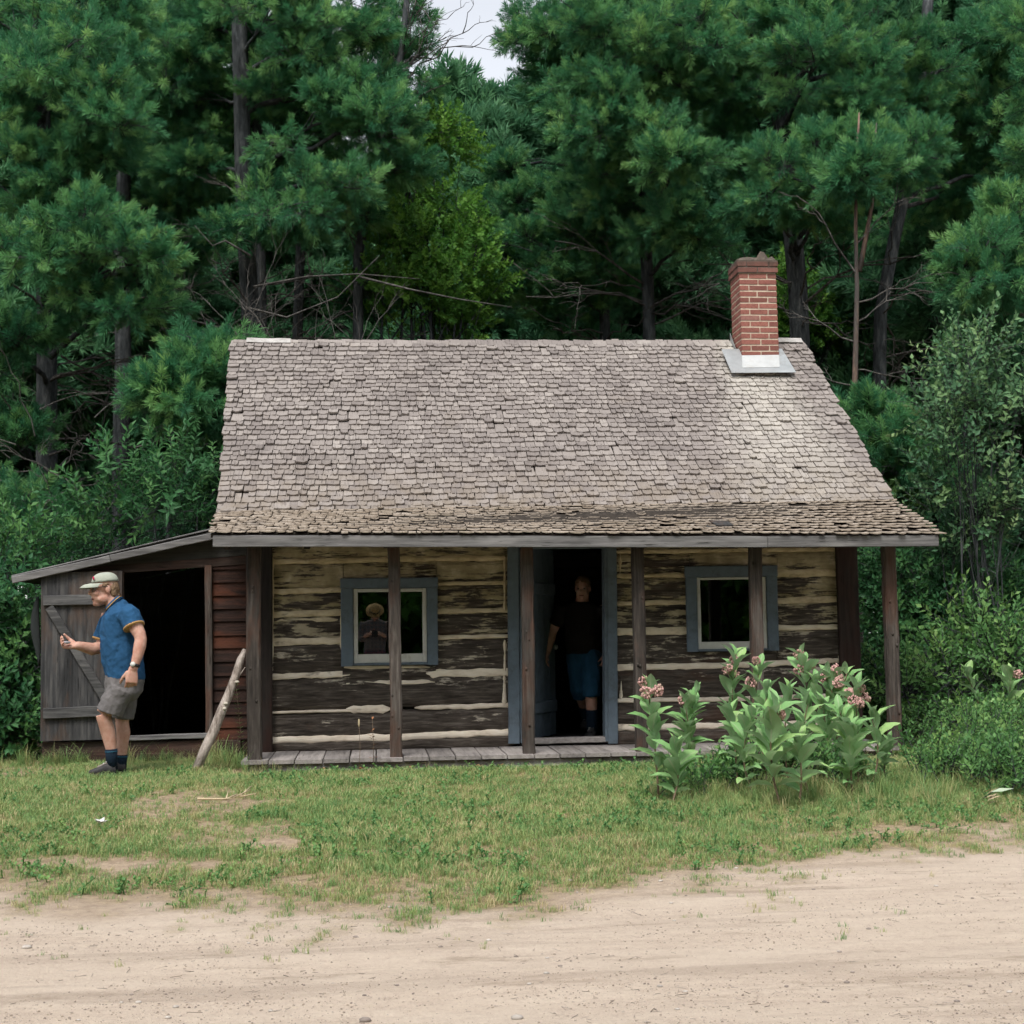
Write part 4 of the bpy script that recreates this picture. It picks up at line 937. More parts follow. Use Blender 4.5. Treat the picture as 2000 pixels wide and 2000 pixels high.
class Trunk:
    def __init__(s, pts, r0, r1): s.p = [Vector(p) for p in pts]; s.r0 = r0; s.r1 = r1
    def at_z(s, z):
        z = max(s.p[0].z, min(s.p[-1].z, z))
        for a, b in zip(s.p, s.p[1:]):
            if z <= b.z: return a.lerp(b, (z-a.z)/max(1e-6, b.z-a.z))
        return s.p[-1]
    def mesh(s, mb, n=10):
        pts = []; k = 10; z0, z1 = s.p[0].z, s.p[-1].z
        for i in range(k+1):
            p = s.at_z(lerp(z0, z1, i/k)); pts.append(p + (Vector((rng.uniform(-1, 1), rng.uniform(-1, 1), 0))*s.r0*0.10 if i else Vector((0, 0, -0.15))))
        tube(mb, pts, [lerp(s.r0*(1.25 if i == 0 else 1), s.r1, i/k) for i in range(k+1)], n)
def dead_twigs(mb, p, d, L, r, depth=2, mi=0):
    pts = limb_path(p, Vector(p)+d*L, -0.06, 5, 0.10); tube(mb, pts, [lerp(r, r*0.35, i/5) for i in range(6)], 4, mi, cap=False)
    if depth > 0:
        for k in range(rng.randint(2, 4)):
            q = pts[rng.randint(2, 5)]; e = (d + Vector((rng.uniform(-1, 1), rng.uniform(-1, 1), rng.uniform(-.6, .7)))*0.9).normalized()
            dead_twigs(mb, q, e, L*rng.uniform(0.3, 0.55), r*0.5, depth-1, mi)
def pine(label, trunk, clouds, protos=None, scale=1.0, dead=(), mt='bark', dead_mt='twig', name='pine_tree', group='pines behind the cabin', cat='tree', dens=1.0, joined=False):
    """clouds: (centre, (rx, ry, rz)); each hangs on a limb that leaves the trunk"""
    base = trunk.p[0]; t = thing(name, label, cat, (base.x, base.y, gz(base.x, base.y)), group)
    mb = MB(); trunk.mesh(mb)
    if not joined: mb.build('trunk', M[mt], t)
    P, D = [], []
    for (C, rad) in clouds:
        C = Vector(C); h = math.hypot(C.x-base.x, C.y-base.y)
        st = trunk.at_z(C.z - 0.12*h - rad[2]*0.5); lb = mb if joined else MB()
        rr = max(0.018, min(trunk.r0*0.5, 0.02+0.012*(C-st).length))
        path = limb_path(st, C, -0.04, 6, 0.07); tube(lb, path, [lerp(rr, rr*0.4, i/6) for i in range(7)], 6)
        vol = rad[0]*rad[1]*rad[2]; nl = max(4, int(11*(vol**0.5)*dens+3)); p, d = lumps(C, rad, nl, 30, 0.29*scale, 0.42, 0.40, 0.46*scale)
        for k in range(min(3 if joined else 14, nl)):
            q = Vector(p[NP.integers(0, len(p))]); s0 = path[rng.randint(3, 6)]
            tube(lb, limb_path(s0, q, -0.05, 3, 0.08), [rr*0.4, rr*0.3, rr*0.22, rr*0.12], 4, cap=False)
        if not joined: lb.build('branch', M[mt], t)
        P.append(p); D.append(d)
    for (p, d, L) in dead:
        db = mb if joined else MB(); dead_twigs(db, p, Vector(d).normalized(), L, 0.008+0.007*L)
        if not joined: db.build('dead_branch', M[dead_mt], t)
    if joined: mb.build('trunk', M[mt], t)
    if P:
        P = np.concatenate(P); D = np.concatenate(D); n = len(P)
        scatter('crown', P, dir_euler(D, NP.uniform(0, 6.28, n)), NP.uniform(0.8, 1.35, n)*scale, protos or SPRAY, t)
    return t
def cl(px, py, Y, hw, hh, dy=None):
    k = Y/FPX; return (at(px, py, Y), (hw*k, dy if dy else max(0.5, hw*k*0.8), hh*k))
def tr(pts, Y, r0, r1):
    """trunk through photograph points, standing on the ground at depth Y"""
    q = [at(a, b, Y + (c if len((a, b)+(c,)) else 0)) for a, b, c in [(p+(0,))[:3] for p in pts]]
    q.sort(key=lambda v: v.z); b = q[0]; g = Vector((b.x + (b.x-q[1].x)*0.15, b.y, gz(b.x, b.y)))
    return Trunk([g]+[v for v in q if v.z > g.z+0.3], r0, r1)
def dead_on(trunk, z0, z1, n, Lm, fwd=0.3):
    out = []
    for k in range(n):
        z = rng.uniform(z0, z1); a = rng.uniform(0, 2*math.pi)
        out.append((trunk.at_z(z), (math.cos(a), math.sin(a)*0.7-fwd, rng.uniform(-.25, .35)), Lm*rng.uniform(0.5, 1.2)))
    return out
# ------------------------------------------------------------------ the pines one can tell apart
t1 = tr([(95, 1010), (92, 800), (88, 500), (80, 0), (78, -400)], 19.5, 0.155, 0.09)
pine('big white pine at the shed end with pale plumes low over the shed roof', t1,
     [cl(110, 120, 18.2, 150, 70), cl(30, 60, 19, 120, 100), cl(200, 215, 17.8, 70, 55), cl(60, 310, 18.4, 120, 70), cl(170, 330, 18.6, 80, 60), cl(230, 30, 19, 100, 70),
      cl(140, 470, 17.6, 140, 38), cl(230, 515, 17.2, 95, 38), cl(60, 500, 18, 110, 45), cl(150, 560, 18, 140, 45), cl(250, 590, 17.8, 70, 50), cl(20, 660, 18, 70, 50), cl(60, 420, 19.2, 120, 60), cl(20, 200, 19.5, 90, 120),
      cl(40, 880, 18.5, 80, 40), cl(20, 1000, 18, 60, 40), cl(-80, 300, 19, 130, 200), cl(-80, 600, 19, 110, 120)],
     dead=dead_on(t1, 2.2, 6.0, 22, 1.6))
t2 = tr([(240, 650), (238, 420), (246, 200), (260, -300)], 22.5, 0.15, 0.08)
pine('straight pine just behind the plumed pine at the shed end', t2,
     [cl(330, 90, 21, 110, 80), cl(290, 190, 21.5, 100, 70), cl(380, 150, 22, 90, 80), cl(210, 110, 23, 120, 80), cl(330, 300, 22.5, 90, 60), cl(180, 380, 23, 110, 60), cl(340, 400, 23, 90, 50), cl(120, 250, 23.5, 120, 90), cl(300, 480, 23.5, 80, 45)],
     dead=dead_on(t2, 2.5, 7, 8, 1.2))
t3 = tr([(492, 660), (478, 420), (472, 250), (468, 0), (465, -300)], 20.5, 0.15, 0.10)
pine('tall dark pine behind the bare ridge end with forking limbs', t3,
     [cl(520, 40, 20, 150, 70), cl(430, 60, 21, 110, 80), cl(640, 70, 20, 110, 80), cl(690, 150, 20, 90, 60), cl(600, 190, 20.5, 120, 55), cl(640, 235, 19.6, 130, 42), cl(740, 250, 19.6, 90, 42), cl(410, 200, 21.5, 90, 60),
      cl(560, 395, 19.2, 130, 38), cl(660, 365, 19.2, 80, 36), cl(480, 420, 19.8, 70, 34), cl(400, 330, 21.5, 80, 60), cl(560, 130, 21.5, 120, 60), cl(760, 330, 20, 60, 40), cl(690, 430, 21, 60, 28), cl(580, 290, 21.5, 90, 45), cl(380, -40, 21, 120, 60), cl(620, -40, 20, 130, 60)],
     dead=dead_on(t3, 3.6, 5.6, 26, 1.6, 0.5)+dead_on(t3, 5.5, 8, 6, 1.2))
t3b = tr([(510, 650), (505, 400), (503, 200), (500, -100)], 21.6, 0.11, 0.07)
pine('slim brown pine close beside the tall dark pine', t3b, [cl(540, 90, 22.5, 110, 70), cl(470, 250, 22.6, 80, 50), cl(560, 230, 23, 90, 50)], dead=dead_on(t3b, 4, 7, 8, 1.1))
t4 = tr([(580, 650), (588, 420), (592, 300), (600, -50)], 22.5, 0.10, 0.06)
pine('grey pine trunk standing clear above the pale end of the ridge', t4, [cl(630, 330, 23, 90, 40), cl(600, 140, 23.5, 100, 60), cl(520, 330, 23.5, 80, 40), cl(700, 430, 23.5, 80, 35)], dead=dead_on(t4, 3.6, 6.0, 20, 1.4, 0.5))
t5 = tr([(700, 650), (690, 540), (722, 380), (770, 200), (790, 60), (800, -60)], 21.5, 0.12, 0.04)
pine('leaning dead tree with a sparse bare top beside the sky gap', t5, [cl(700, 560, 22, 80, 30), cl(800, 40, 22, 50, 50), cl(815, 140, 22, 50, 34), cl(760, 90, 22, 40, 40)], mt='bark', dens=0.5, dead=[(t5.at_z(z), (rng.uniform(-1, 1), rng.uniform(-.5, .5), rng.uniform(.2, .9)), rng.uniform(.6, 1.4)) for z in np.linspace(6.2, 10.0, 38)] + dead_on(t5, 4, 6, 6, 1.2), name='dead_tree')
t6 = tr([(1182, 670), (1180, 500), (1175, 250), (1170, -100)], 23, 0.105, 0.07)
pine('pine with bare lower trunk behind the middle of the ridge', t6,
     [cl(1080, 500, 22, 120, 42), cl(1180, 430, 21.8, 110, 45), cl(1040, 420, 23, 100, 50), cl(1120, 340, 22.5, 120, 60), cl(1130, 235, 23, 75, 55), cl(1150, 130, 23, 120, 60), cl(1010, 560, 23, 110, 45), cl(960, 420, 24.5, 60, 45), cl(1000, 330, 24.5, 60, 45), cl(1200, 520, 22.5, 80, 35), cl(1085, 30, 22, 90, 60), cl(1015, 70, 22.5, 45, 40), cl(1100, 120, 22, 90, 45), cl(1100, 585, 23, 120, 30)],
     dead=dead_on(t6, 3.6, 6, 22, 1.5, 0.5))
t7 = tr([(1268, 660), (1262, 480), (1255, 250), (1250, -100)], 21.5, 0.115, 0.08)
pine('pine with dark furrowed trunk beside the chimney, boughs sweeping over the ridge', t7,
     [cl(1250, 240, 20, 110, 50), cl(1330, 310, 19.4, 75, 50), cl(1180, 250, 20.2, 100, 50), cl(1250, 120, 20, 120, 60), cl(1180, 50, 20, 130, 60), cl(1340, 50, 20, 130, 70), cl(1300, 170, 20.5, 110, 50), cl(1280, 440, 20.4, 110, 36), cl(1360, 460, 20.2, 90, 34), cl(1200, 370, 21, 100, 50), cl(1320, 390, 21, 90, 40), cl(1250, -50, 20.5, 160, 60), cl(1150, 180, 21, 90, 50)],
     dead=dead_on(t7, 3.8, 6.4, 20, 1.6, 0.4))
t8 = tr([(1565, 700), (1555, 500), (1530, 300), (1520, 150), (1515, -200)], 21, 0.17, 0.12)
pine('massive old pine behind the chimney with heavy dark limbs', t8,
     [cl(1660, 60, 19.5, 120, 70), cl(1590, 120, 19.2, 90, 55), cl(1700, 140, 19.2, 75, 45), cl(1650, 190, 19.6, 110, 45), cl(1460, 60, 20.5, 110, 80), cl(1430, 160, 20.6, 100, 60), cl(1480, 250, 21.5, 110, 60), cl(1620, 320, 18.6, 130, 38), cl(1540, 345, 18.4, 95, 36), cl(1700, 335, 18.8, 90, 36), cl(1790, 305, 18.8, 60, 34), cl(1520, 400, 19.2, 110, 36), cl(1600, 410, 19.4, 90, 30), cl(1440, 330, 21, 90, 50), cl(1780, 100, 20.5, 110, 80), cl(1760, 220, 20.8, 100, 60), cl(1550, 20, 20.5, 110, 60), cl(1620, -50, 20, 160, 60), cl(1700, 250, 20.5, 80, 40)],
     dead=dead_on(t8, 4, 6.5, 10, 1.8, 0.3))
t9 = tr([(1715, 640), (1745, 480), (1775, 350), (1800, 200), (1820, -100)], 21.5, 0.12, 0.08)
pine('leaning pine beyond the red barked tree with spreading boughs', t9,
     [cl(1900, 90, 21, 110, 80), cl(1960, 200, 21, 90, 70), cl(1880, 250, 21.5, 90, 60), cl(1990, 40, 20.5, 100, 80), cl(1840, 180, 22, 90, 60), cl(1990, 330, 21.5, 80, 60), cl(1870, 390, 22.5, 100, 50), cl(1760, 430, 23, 90, 40)],
     dead=dead_on(t9, 3.6, 6.5, 10, 1.7, 0.3))
t10 = tr([(2060, 900), (2050, 500), (2060, 200), (2060, -100)], 18.5, 0.15, 0.10)
pine('pine at the far side with a bright drooping bough', t10, [cl(1965, 440, 17.6, 85, 45), cl(1910, 500, 17.4, 80, 40), cl(1980, 520, 17.6, 90, 50), cl(1870, 540, 17.8, 60, 36), cl(1960, 590, 18, 90, 40), cl(2040, 330, 18, 80, 60), cl(1930, 640, 18.6, 80, 34), cl(2050, 100, 18.4, 90, 120)], dead=dead_on(t10, 2.5, 5, 7, 1.2))
# tangle of bare dead limbs between the ridge end and the dark pine
bp_ = at(470, 700, 18.6); tangle = thing('dead_brush', 'tangle of bare grey dead limbs behind the pale end of the ridge', 'dead branches', (bp_.x, bp_.y, gz(bp_.x, bp_.y)))
for k in range(24):
    px = rng.uniform(380, 720); p = at(px, rng.uniform(640, 690), rng.uniform(17.9, 19.2)); a = rng.uniform(-1.25, 1.25)
    db = MB(); dead_twigs(db, p, Vector((math.sin(a), rng.uniform(-.3, .3), 0.15+math.cos(a)*0.8)).normalized(), rng.uniform(0.5, 1.15), rng.uniform(0.005, 0.010), 2)
    db.build('dead_branch', M['twig'], tangle)
for path in (((495, 560), (600, 540), (700, 535), (820, 545)), ((700, 540), (800, 565), (900, 585), (1000, 600)), ((480, 600), (560, 620), (660, 580), (740, 500)), ((490, 500), (440, 470), (415, 480), (380, 440)), ((430, 640), (370, 625), (340, 600), (325, 570))):
    db = MB(); tube(db, [at(a, b, 19.0-0.1*i) for i, (a, b) in enumerate(path)], [0.016, 0.013, 0.009, 0.004], 5); db.build('long_limb', M['twig'], tangle)
brush2 = thing('dead_brush', 'bare dead boughs low in the shade beside the shed roof shrub', 'dead branches', (at(120, 800, 17.5).x, 17.5, gz(-4, 17.5)))
for k in range(18):
    p = at(rng.uniform(-20, 300), rng.uniform(780, 1000), rng.uniform(16.9, 18.2)); a = rng.uniform(-1.5, 1.5); db = MB(); dead_twigs(db, p, Vector((math.sin(a), rng.uniform(-.3, .3), math.cos(a)*0.5)).normalized(), rng.uniform(0.5, 1.2), rng.uniform(0.006, 0.013), 2); db.build('dead_branch', M['twig'], brush2)
# red-barked dead pine, forked
t11 = Trunk([at(1668, 1050, 17.6), at(1668, 800, 17.6), at(1672, 620, 17.6), at(1676, 510, 17.6), at(1668, 420, 17.6), at(1672, 330, 17.6), at(1678, 220, 17.7)], 0.065, 0.012)
t11.p[0].z = gz(t11.p[0].x, t11.p[0].y)
q11 = [(t11.at_z(z), d, L) for z, d, L in ((5.25, (1, -.1, .25), 1.0), (5.0, (1, -.1, .55), .7), (4.75, (-1, -.2, .3), .95), (5.6, (-.7, -.2, .9), 1.1), (6.0, (.8, 0, .7), .9), (4.4, (.9, 0, -.2), .7), (4.2, (-.9, -.2, .1), .7), (3.8, (.6, -.3, -.4), .5))]
rt = pine('slim red barked dead pine, forked, standing behind the roof slope', t11, [cl(1640, 345, 17.5, 70, 26), cl(1710, 350, 17.6, 55, 24)], dead=q11, mt='bark_red', dead_mt='twig', name='red_pine_tree', group=None)
mb = MB(); tube(mb, [at(1678, 530, 17.6), at(1690, 470, 17.6), at(1703, 400, 17.6), at(1706, 320, 17.65), at(1712, 240, 17.7)], [0.035, 0.03, 0.024, 0.016, 0.007], 7); mb.build('fork', M['bark_red'], rt)
# saplings at both ends of the roof
s1 = tr([(330, 1000), (345, 760), (360, 690)], 16.9, 0.05, 0.02)
pine('young pine with soft needles beside the roof above the shed', s1, [cl(370, 755, 16.6, 70, 30), cl(320, 785, 16.6, 55, 24), cl(405, 705, 16.8, 45, 26), cl(420, 775, 16.6, 40, 28), cl(415, 655, 17, 45, 20)], name='pine_sapling', group=None, dens=1.3)
s2 = tr([(1740, 1030), (1735, 880), (1730, 800)], 16.5, 0.05, 0.02)
pine('young bushy pine beside the roof slope under the red barked tree', s2, [cl(1710, 850, 16.3, 60, 36), cl(1770, 870, 16.5, 60, 40), cl(1740, 920, 16.3, 60, 40), cl(1690, 830, 16.6, 40, 24), cl(1800, 940, 16.6, 60, 40)], name='pine_sapling', group=None, dens=1.4)
# ------------------------------------------------------------------ farther pines: built once, then copied
def wild_clouds(h, z0, spread, step):
    out = []; z = z0
    while z < h:
        L = spread*(1-0.75*((z-z0)/(h-z0)))*rng.uniform(0.85, 1.15)
        for k in range(4):
            a = rng.uniform(0, 6.28); d = L*rng.uniform(0.35, 0.75)
            out.append((Vector((math.cos(a)*d, math.sin(a)*d, z+rng.uniform(-.3, .3))), (L*0.42, L*0.42, 0.42)))
        z += step
    return out
far_lab = 'distant pine of the dense wood behind the cabin'
def far_pine(h, z0, spread, label):
    T = Trunk([(0, 0, 0), (0.1, 0, h*0.5), (0, 0.1, h)], 0.17, 0.03)
    return pine(label, T, wild_clouds(h, z0, spread, 0.85), SPRAY_FAR, 1.25, dead=dead_on(T, 1.5, z0, 6, 1.3, 0), group='distant pines of the wood', dens=0.75, joined=True)
def copy_thing(o, loc, rz, s):
    c = o.copy(); COL.objects.link(c)
    c.matrix_basis = Matrix.Translation(loc) @ Matrix.Rotation(rz, 4, 'Z') @ Matrix.Scale(s, 4)
    for ch in o.children:
        q = ch.copy(); COL.objects.link(q); q.parent = c; q.matrix_parent_inverse = Matrix.Identity(4)
    return c
def settle(o):                                     # prototypes stand at the origin: drop the inverse so copies can turn
    o.matrix_basis = Matrix.Identity(4); o.location = (0, 0, 0)
    for ch in o.children: ch.matrix_parent_inverse = Matrix.Identity(4)
    return o
FP = [settle(far_pine(13.5, 2.5, 2.6, far_lab)), settle(far_pine(12.0, 3.5, 2.3, far_lab)), settle(far_pine(9.0, 1.2, 2.2, far_lab))]
FP[2]['label'] = 'distant short pine at the foot of the sky gap'; 
used = set()
def place(k, px, Y, s, rz=None):
    p = at(px, 1200, Y); loc = Vector((p.x, Y, gz(p.x, Y)-0.05)); rz = rng.uniform(0, 6.28) if rz is None else rz
    if k in used: return copy_thing(FP[k], loc, rz, s)
    used.add(k); FP[k].matrix_basis = Matrix.Translation(loc) @ Matrix.Rotation(rz, 4, 'Z') @ Matrix.Scale(s, 4)
for px, Y in ((-60, 25), (80, 26), (190, 27), (1340, 26), (1450, 27), (1640, 26), (1760, 26), (1880, 26), (2010, 26), (2100, 24)):
    place(rng.choice((0, 1)), px, Y, rng.uniform(1.05, 1.3))
for px, Y in ((330, 26.5), (430, 27), (570, 27)): place(1, px, Y, rng.uniform(0.62, 0.75))
for px in range(-120, 2200, 110):
    Y = rng.uniform(31, 37)
    if 600 < px < 1240: place(2, px, Y-1, rng.uniform(1.05, 1.32))
    elif 300 < px <= 600: place(1, px, Y, rng.uniform(0.95, 1.1))
    else: place(rng.choice((0, 1)), px, Y, rng.uniform(1.2, 1.5))
place(2, 985, 29, 1.2); place(2, 1070, 30, 1.3); place(2, 900, 29.5, 1.08); place(2, 850, 31, 1.25); place(2, 940, 31, 1.34)
# ------------------------------------------------------------------ broadleaf trees and shrubs
def shrub(name, label, cat, base, clouds, protos, scale=1.0, stems=5, mt='bark', group=None, nl=9, ns=20, lr=0.28, up=0.5, r0=0.02):
    base = Vector(base); base.z = gz(base.x, base.y); t = thing(name, label, cat, base, group); P, D = [], []; allc = []
    for (C, rad) in clouds:
        vol = rad[0]*rad[1]*rad[2]; p, d = lumps(C, rad, max(3, int(nl*(vol**0.45)*2+2)), ns, lr, up, 0.9)
        k = p[:, 2] > base.z+0.02; P.append(p[k]); D.append(d[k]); allc.append(Vector(C))
    P = np.concatenate(P); D = np.concatenate(D); n = len(P)
    for C in allc:
        sb = MB(); b0_ = base + Vector((rng.uniform(-.15, .15), rng.uniform(-.1, .1), -0.05)); path = limb_path(b0_, C, 0.0, 6, 0.06)
        tube(sb, path, [lerp(r0, r0*0.3, i/6) for i in range(7)], 5)
        for q in range(5):
            e = Vector(P[NP.integers(0, n)])
            if (e-C).length < 1.6: tube(sb, limb_path(path[rng.randint(3, 6)], e, 0, 3, 0.08), [r0*0.35, r0*0.28, r0*0.2, r0*0.1], 4, cap=False)
        sb.build('stem', M[mt], t)
    scatter('crown', P, dir_euler(D, NP.uniform(0, 6.28, n)), NP.uniform(0.7, 1.3, n)*scale, protos, t)
    return t
shrub('maple_tree', 'bright green broadleaf tree glowing in the gap between the pines', 'tree', at(830, 1200, 21.6), [cl(860, 270, 21.8, 55, 45), cl(800, 340, 21.8, 45, 40), cl(860, 400, 21.6, 70, 45), cl(770, 440, 21.6, 60, 45), cl(840, 490, 21.5, 70, 45), cl(910, 540, 21.6, 65, 45), cl(930, 480, 22, 40, 36), cl(750, 540, 21.6, 60, 40), cl(820, 580, 21.4, 70, 36), cl(890, 620, 21.5, 60, 36)], LEAF_B, 0.7, nl=7, ns=24, r0=0.05, lr=0.28)
shrub('maple_tree', 'yellow green broadleaf tree seen between trunks of the shed end pines', 'tree', at(400, 1200, 27), [cl(420, 560, 27, 60, 60), cl(380, 480, 27, 50, 50), cl(440, 300, 27, 40, 60), cl(530, 290, 27, 40, 40), cl(320, 640, 26, 60, 50), cl(250, 700, 26, 60, 50), cl(200, 760, 26, 60, 40)], LEAF_B, 0.75, nl=7, ns=24, r0=0.05)
shrub('maple_tree', 'low bright broadleaf tree glimpsed beside the chimney', 'tree', at(1540, 1200, 24), [cl(1545, 610, 24, 40, 50), cl(1550, 540, 24, 30, 40), cl(1600, 650, 24, 60, 40)], LEAF_B, 0.7, nl=7, ns=24, r0=0.04)
shrub('ash_shrub', 'leafy shrub with long leaflets arching over the shed roof', 'shrub', at(300, 1200, 15.6), [cl(330, 925, 15.8, 60, 26), cl(250, 950, 15.8, 50, 24), cl(390, 930, 15.7, 40, 40), cl(200, 1010, 15.6, 60, 26), cl(300, 1000, 15.4, 70, 32), cl(385, 1000, 15.4, 40, 30), cl(110, 1060, 15.5, 55, 26)], FERN, 0.85, nl=4, ns=11, lr=0.22)
shrub('leafy_shrub', 'broad leaved shrub crowding the outer corner of the shed', 'shrub', at(20, 1450, 14.2), [cl(25, 1180, 14.4, 45, 60), cl(40, 1300, 14.2, 45, 60), cl(0, 1380, 14, 70, 60), cl(45, 1420, 13.9, 40, 50), cl(-60, 1250, 14.4, 70, 120), cl(20, 1100, 15, 50, 30)], LEAF, 1.0, nl=9, ns=22)
shrub('leafy_shrub', 'dark shrub low under the plumed pine behind the shed', 'shrub', at(60, 1200, 16.8), [cl(60, 1050, 16.8, 80, 20), cl(150, 1040, 17, 60, 20)], LEAF, 0.8, nl=4, ns=12)
shrub('poplar_sapling', 'young poplar with pale greyish leaves beside the cabin eave', 'tree', at(1930, 1400, 14.2), [cl(1900, 730, 14.4, 50, 36), cl(1840, 770, 14.4, 50, 30), cl(1930, 800, 14.3, 75, 55), cl(1860, 840, 14.4, 50, 40), cl(1985, 800, 14.2, 45, 50), cl(1900, 920, 14.3, 70, 50), cl(1970, 960, 14.2, 60, 60), cl(1860, 980, 14.6, 60, 50), cl(1940, 1060, 14.4, 70, 50), cl(1840, 1070, 14.8, 50, 40), cl(1895, 690, 14.4, 26, 20)], LEAF_P, 1.0, nl=6, ns=14, lr=0.2, r0=0.014, up=0.9)
shrub('leafy_shrub', 'dense green thicket at the open end of the porch', 'shrub', at(1850, 1400, 15.2), [cl(1760, 1120, 15.4, 55, 50), cl(1830, 1150, 15.4, 70, 60), cl(1720, 1200, 15.8, 50, 70), cl(1790, 1230, 15.2, 70, 60), cl(1880, 1200, 15, 70, 60), cl(1960, 1170, 14.9, 60, 70), cl(1860, 1290, 14.8, 80, 50), cl(1950, 1280, 14.6, 70, 50), cl(1730, 1310, 15.2, 60, 50), cl(1700, 1120, 16.2, 40, 60)], LEAF, 0.9, nl=10, ns=22)
shrub('leafy_shrub', 'bright leafed shrub beside the last porch post', 'shrub', at(1900, 1440, 13.4), [cl(1930, 1240, 13.8, 55, 36), cl(1860, 1310, 13.4, 55, 30), cl(1780, 1340, 13.4, 45, 26), cl(1960, 1330, 13.2, 60, 40)], WEED, 1.5, nl=9, ns=22, lr=0.22)
shrub('leafy_shrub', 'green thicket running on past the pale poplar sapling', 'shrub', at(2250, 1420, 14.5), [cl(2120, 1250, 14.6, 90, 120), cl(2250, 1200, 15, 110, 140), cl(2380, 1280, 14.6, 110, 110), cl(2180, 1400, 13.8, 110, 60), cl(2320, 1410, 13.8, 110, 60)], LEAF, 0.95, nl=9, ns=20)
shrub('leafy_shrub', 'green thicket beyond the outer corner shrub of the shed', 'shrub', at(-250, 1420, 14.5), [cl(-160, 1250, 14.6, 90, 130), cl(-280, 1200, 15, 110, 150), cl(-400, 1280, 14.6, 110, 120), cl(-180, 1420, 14, 110, 60), cl(-330, 1420, 14, 110, 60)], LEAF, 0.95, nl=9, ns=20)
# ------------------------------------------------------------------ milkweed
def milk_leaf():
    mb = MB(); n = 7; vs_ = []
    for i in range(n+1):
        t = i/n; w = 0.235*math.sin(math.pi*min(1, t*0.97+0.03))**0.75*(1.06-0.25*t); zc = 0.10*math.sin(t*2.6)-0.12*t*t
        if i == n: w = 0.004
        for s in (-1, -0.5, 0, 0.5, 1):
            vs_.append((s*w, t, zc + abs(s)*w*0.42 + 0.02*math.sin(t*17+s*2)*abs(s)))
    fs = [(i*5+j, i*5+j+1, i*5+6+j, i*5+5+j) for i in range(n) for j in range(4)]
    mb.add(vs_, fs, 0, True); return mb.mesh('leaf')
def milk_mat():
    mt, n, out = mat('milkweed_leaf'); b = NB(n); tc = b.new('ShaderNodeTexCoord').outputs['Object']; s = b.sep(tc)
    rib = b.map(b.math('ABSOLUTE', s[0]), 0.006, 0.020, 1.0, 0.0)
    k = b.math('ABSOLUTE', b.math('SUBTRACT', b.math('FRACT', b.math('MULTIPLY', b.math('SUBTRACT', s[1], b.math('MULTIPLY', b.math('ABSOLUTE', s[0]), 0.7)), 11.0)), 0.5))
    vein = b.map(k, 0.42, 0.5, 0.0, 0.35)
    base = b.ramp(b.rand(), [(0.0, (0.16, 0.345, 0.11)), (0.5, (0.225, 0.43, 0.165)), (1.0, (0.32, 0.51, 0.18))])
    bf = b.new('ShaderNodeNewGeometry').outputs['Backfacing']; base = b.mix(b.math('MULTIPLY', bf, 0.65), base, (0.27, 0.39, 0.24))
    c = b.mix(b.math('MAXIMUM', b.math('MULTIPLY', rib, 0.6), vein), base, (0.42, 0.40, 0.30))
    pr = b.bsdf(c, 0.5, spec=0.3); tl = b.new('ShaderNodeBsdfTranslucent'); b.link(c, tl.inputs['Color'])
    mx = b.new('ShaderNodeMixShader'); mx.inputs[0].default_value = 0.3; b.link(pr, mx.inputs[1]); b.link(tl.outputs[0], mx.inputs[2]); b.link(mx.outputs[0], out.inputs[0]); return mt
LEAFM = milk_leaf(); LEAFM.materials.append(milk_mat())
M['stem'] = flat('milk_stem', (0.19, 0.13, 0.085), 0.7, 0.25); M['bloom'] = flat('milk_bloom', (0.62, 0.36, 0.33), 0.7, 0.3, 60); M['bloom2'] = flat('milk_bud', (0.52, 0.36, 0.28), 0.7, 0.3, 60)
def umbel(seed, r=0.036):
    rr = random.Random(seed); mb = MB()
    for k in range(46):
        d = Vector((rr.gauss(0, 1), rr.gauss(0, 1), rr.gauss(0.15, 1))).normalized(); p = d*r*rr.uniform(0.8, 1.1); q = rr.uniform(0.0055, 0.009)
        ellipsoid(mb, p, q, q, q*1.3, nu=5, nv=3, mi=0 if rr.random() < 0.8 else 1)
        if k % 3 == 0: tube(mb, [(0, 0, 0), p], 0.0012, 3, mi=1, cap=False)
    me = mb.mesh('flower_cluster'); me.materials.append(M['bloom']); me.materials.append(M['bloom2']); return me
UMB = [umbel(k) for k in range(3)]
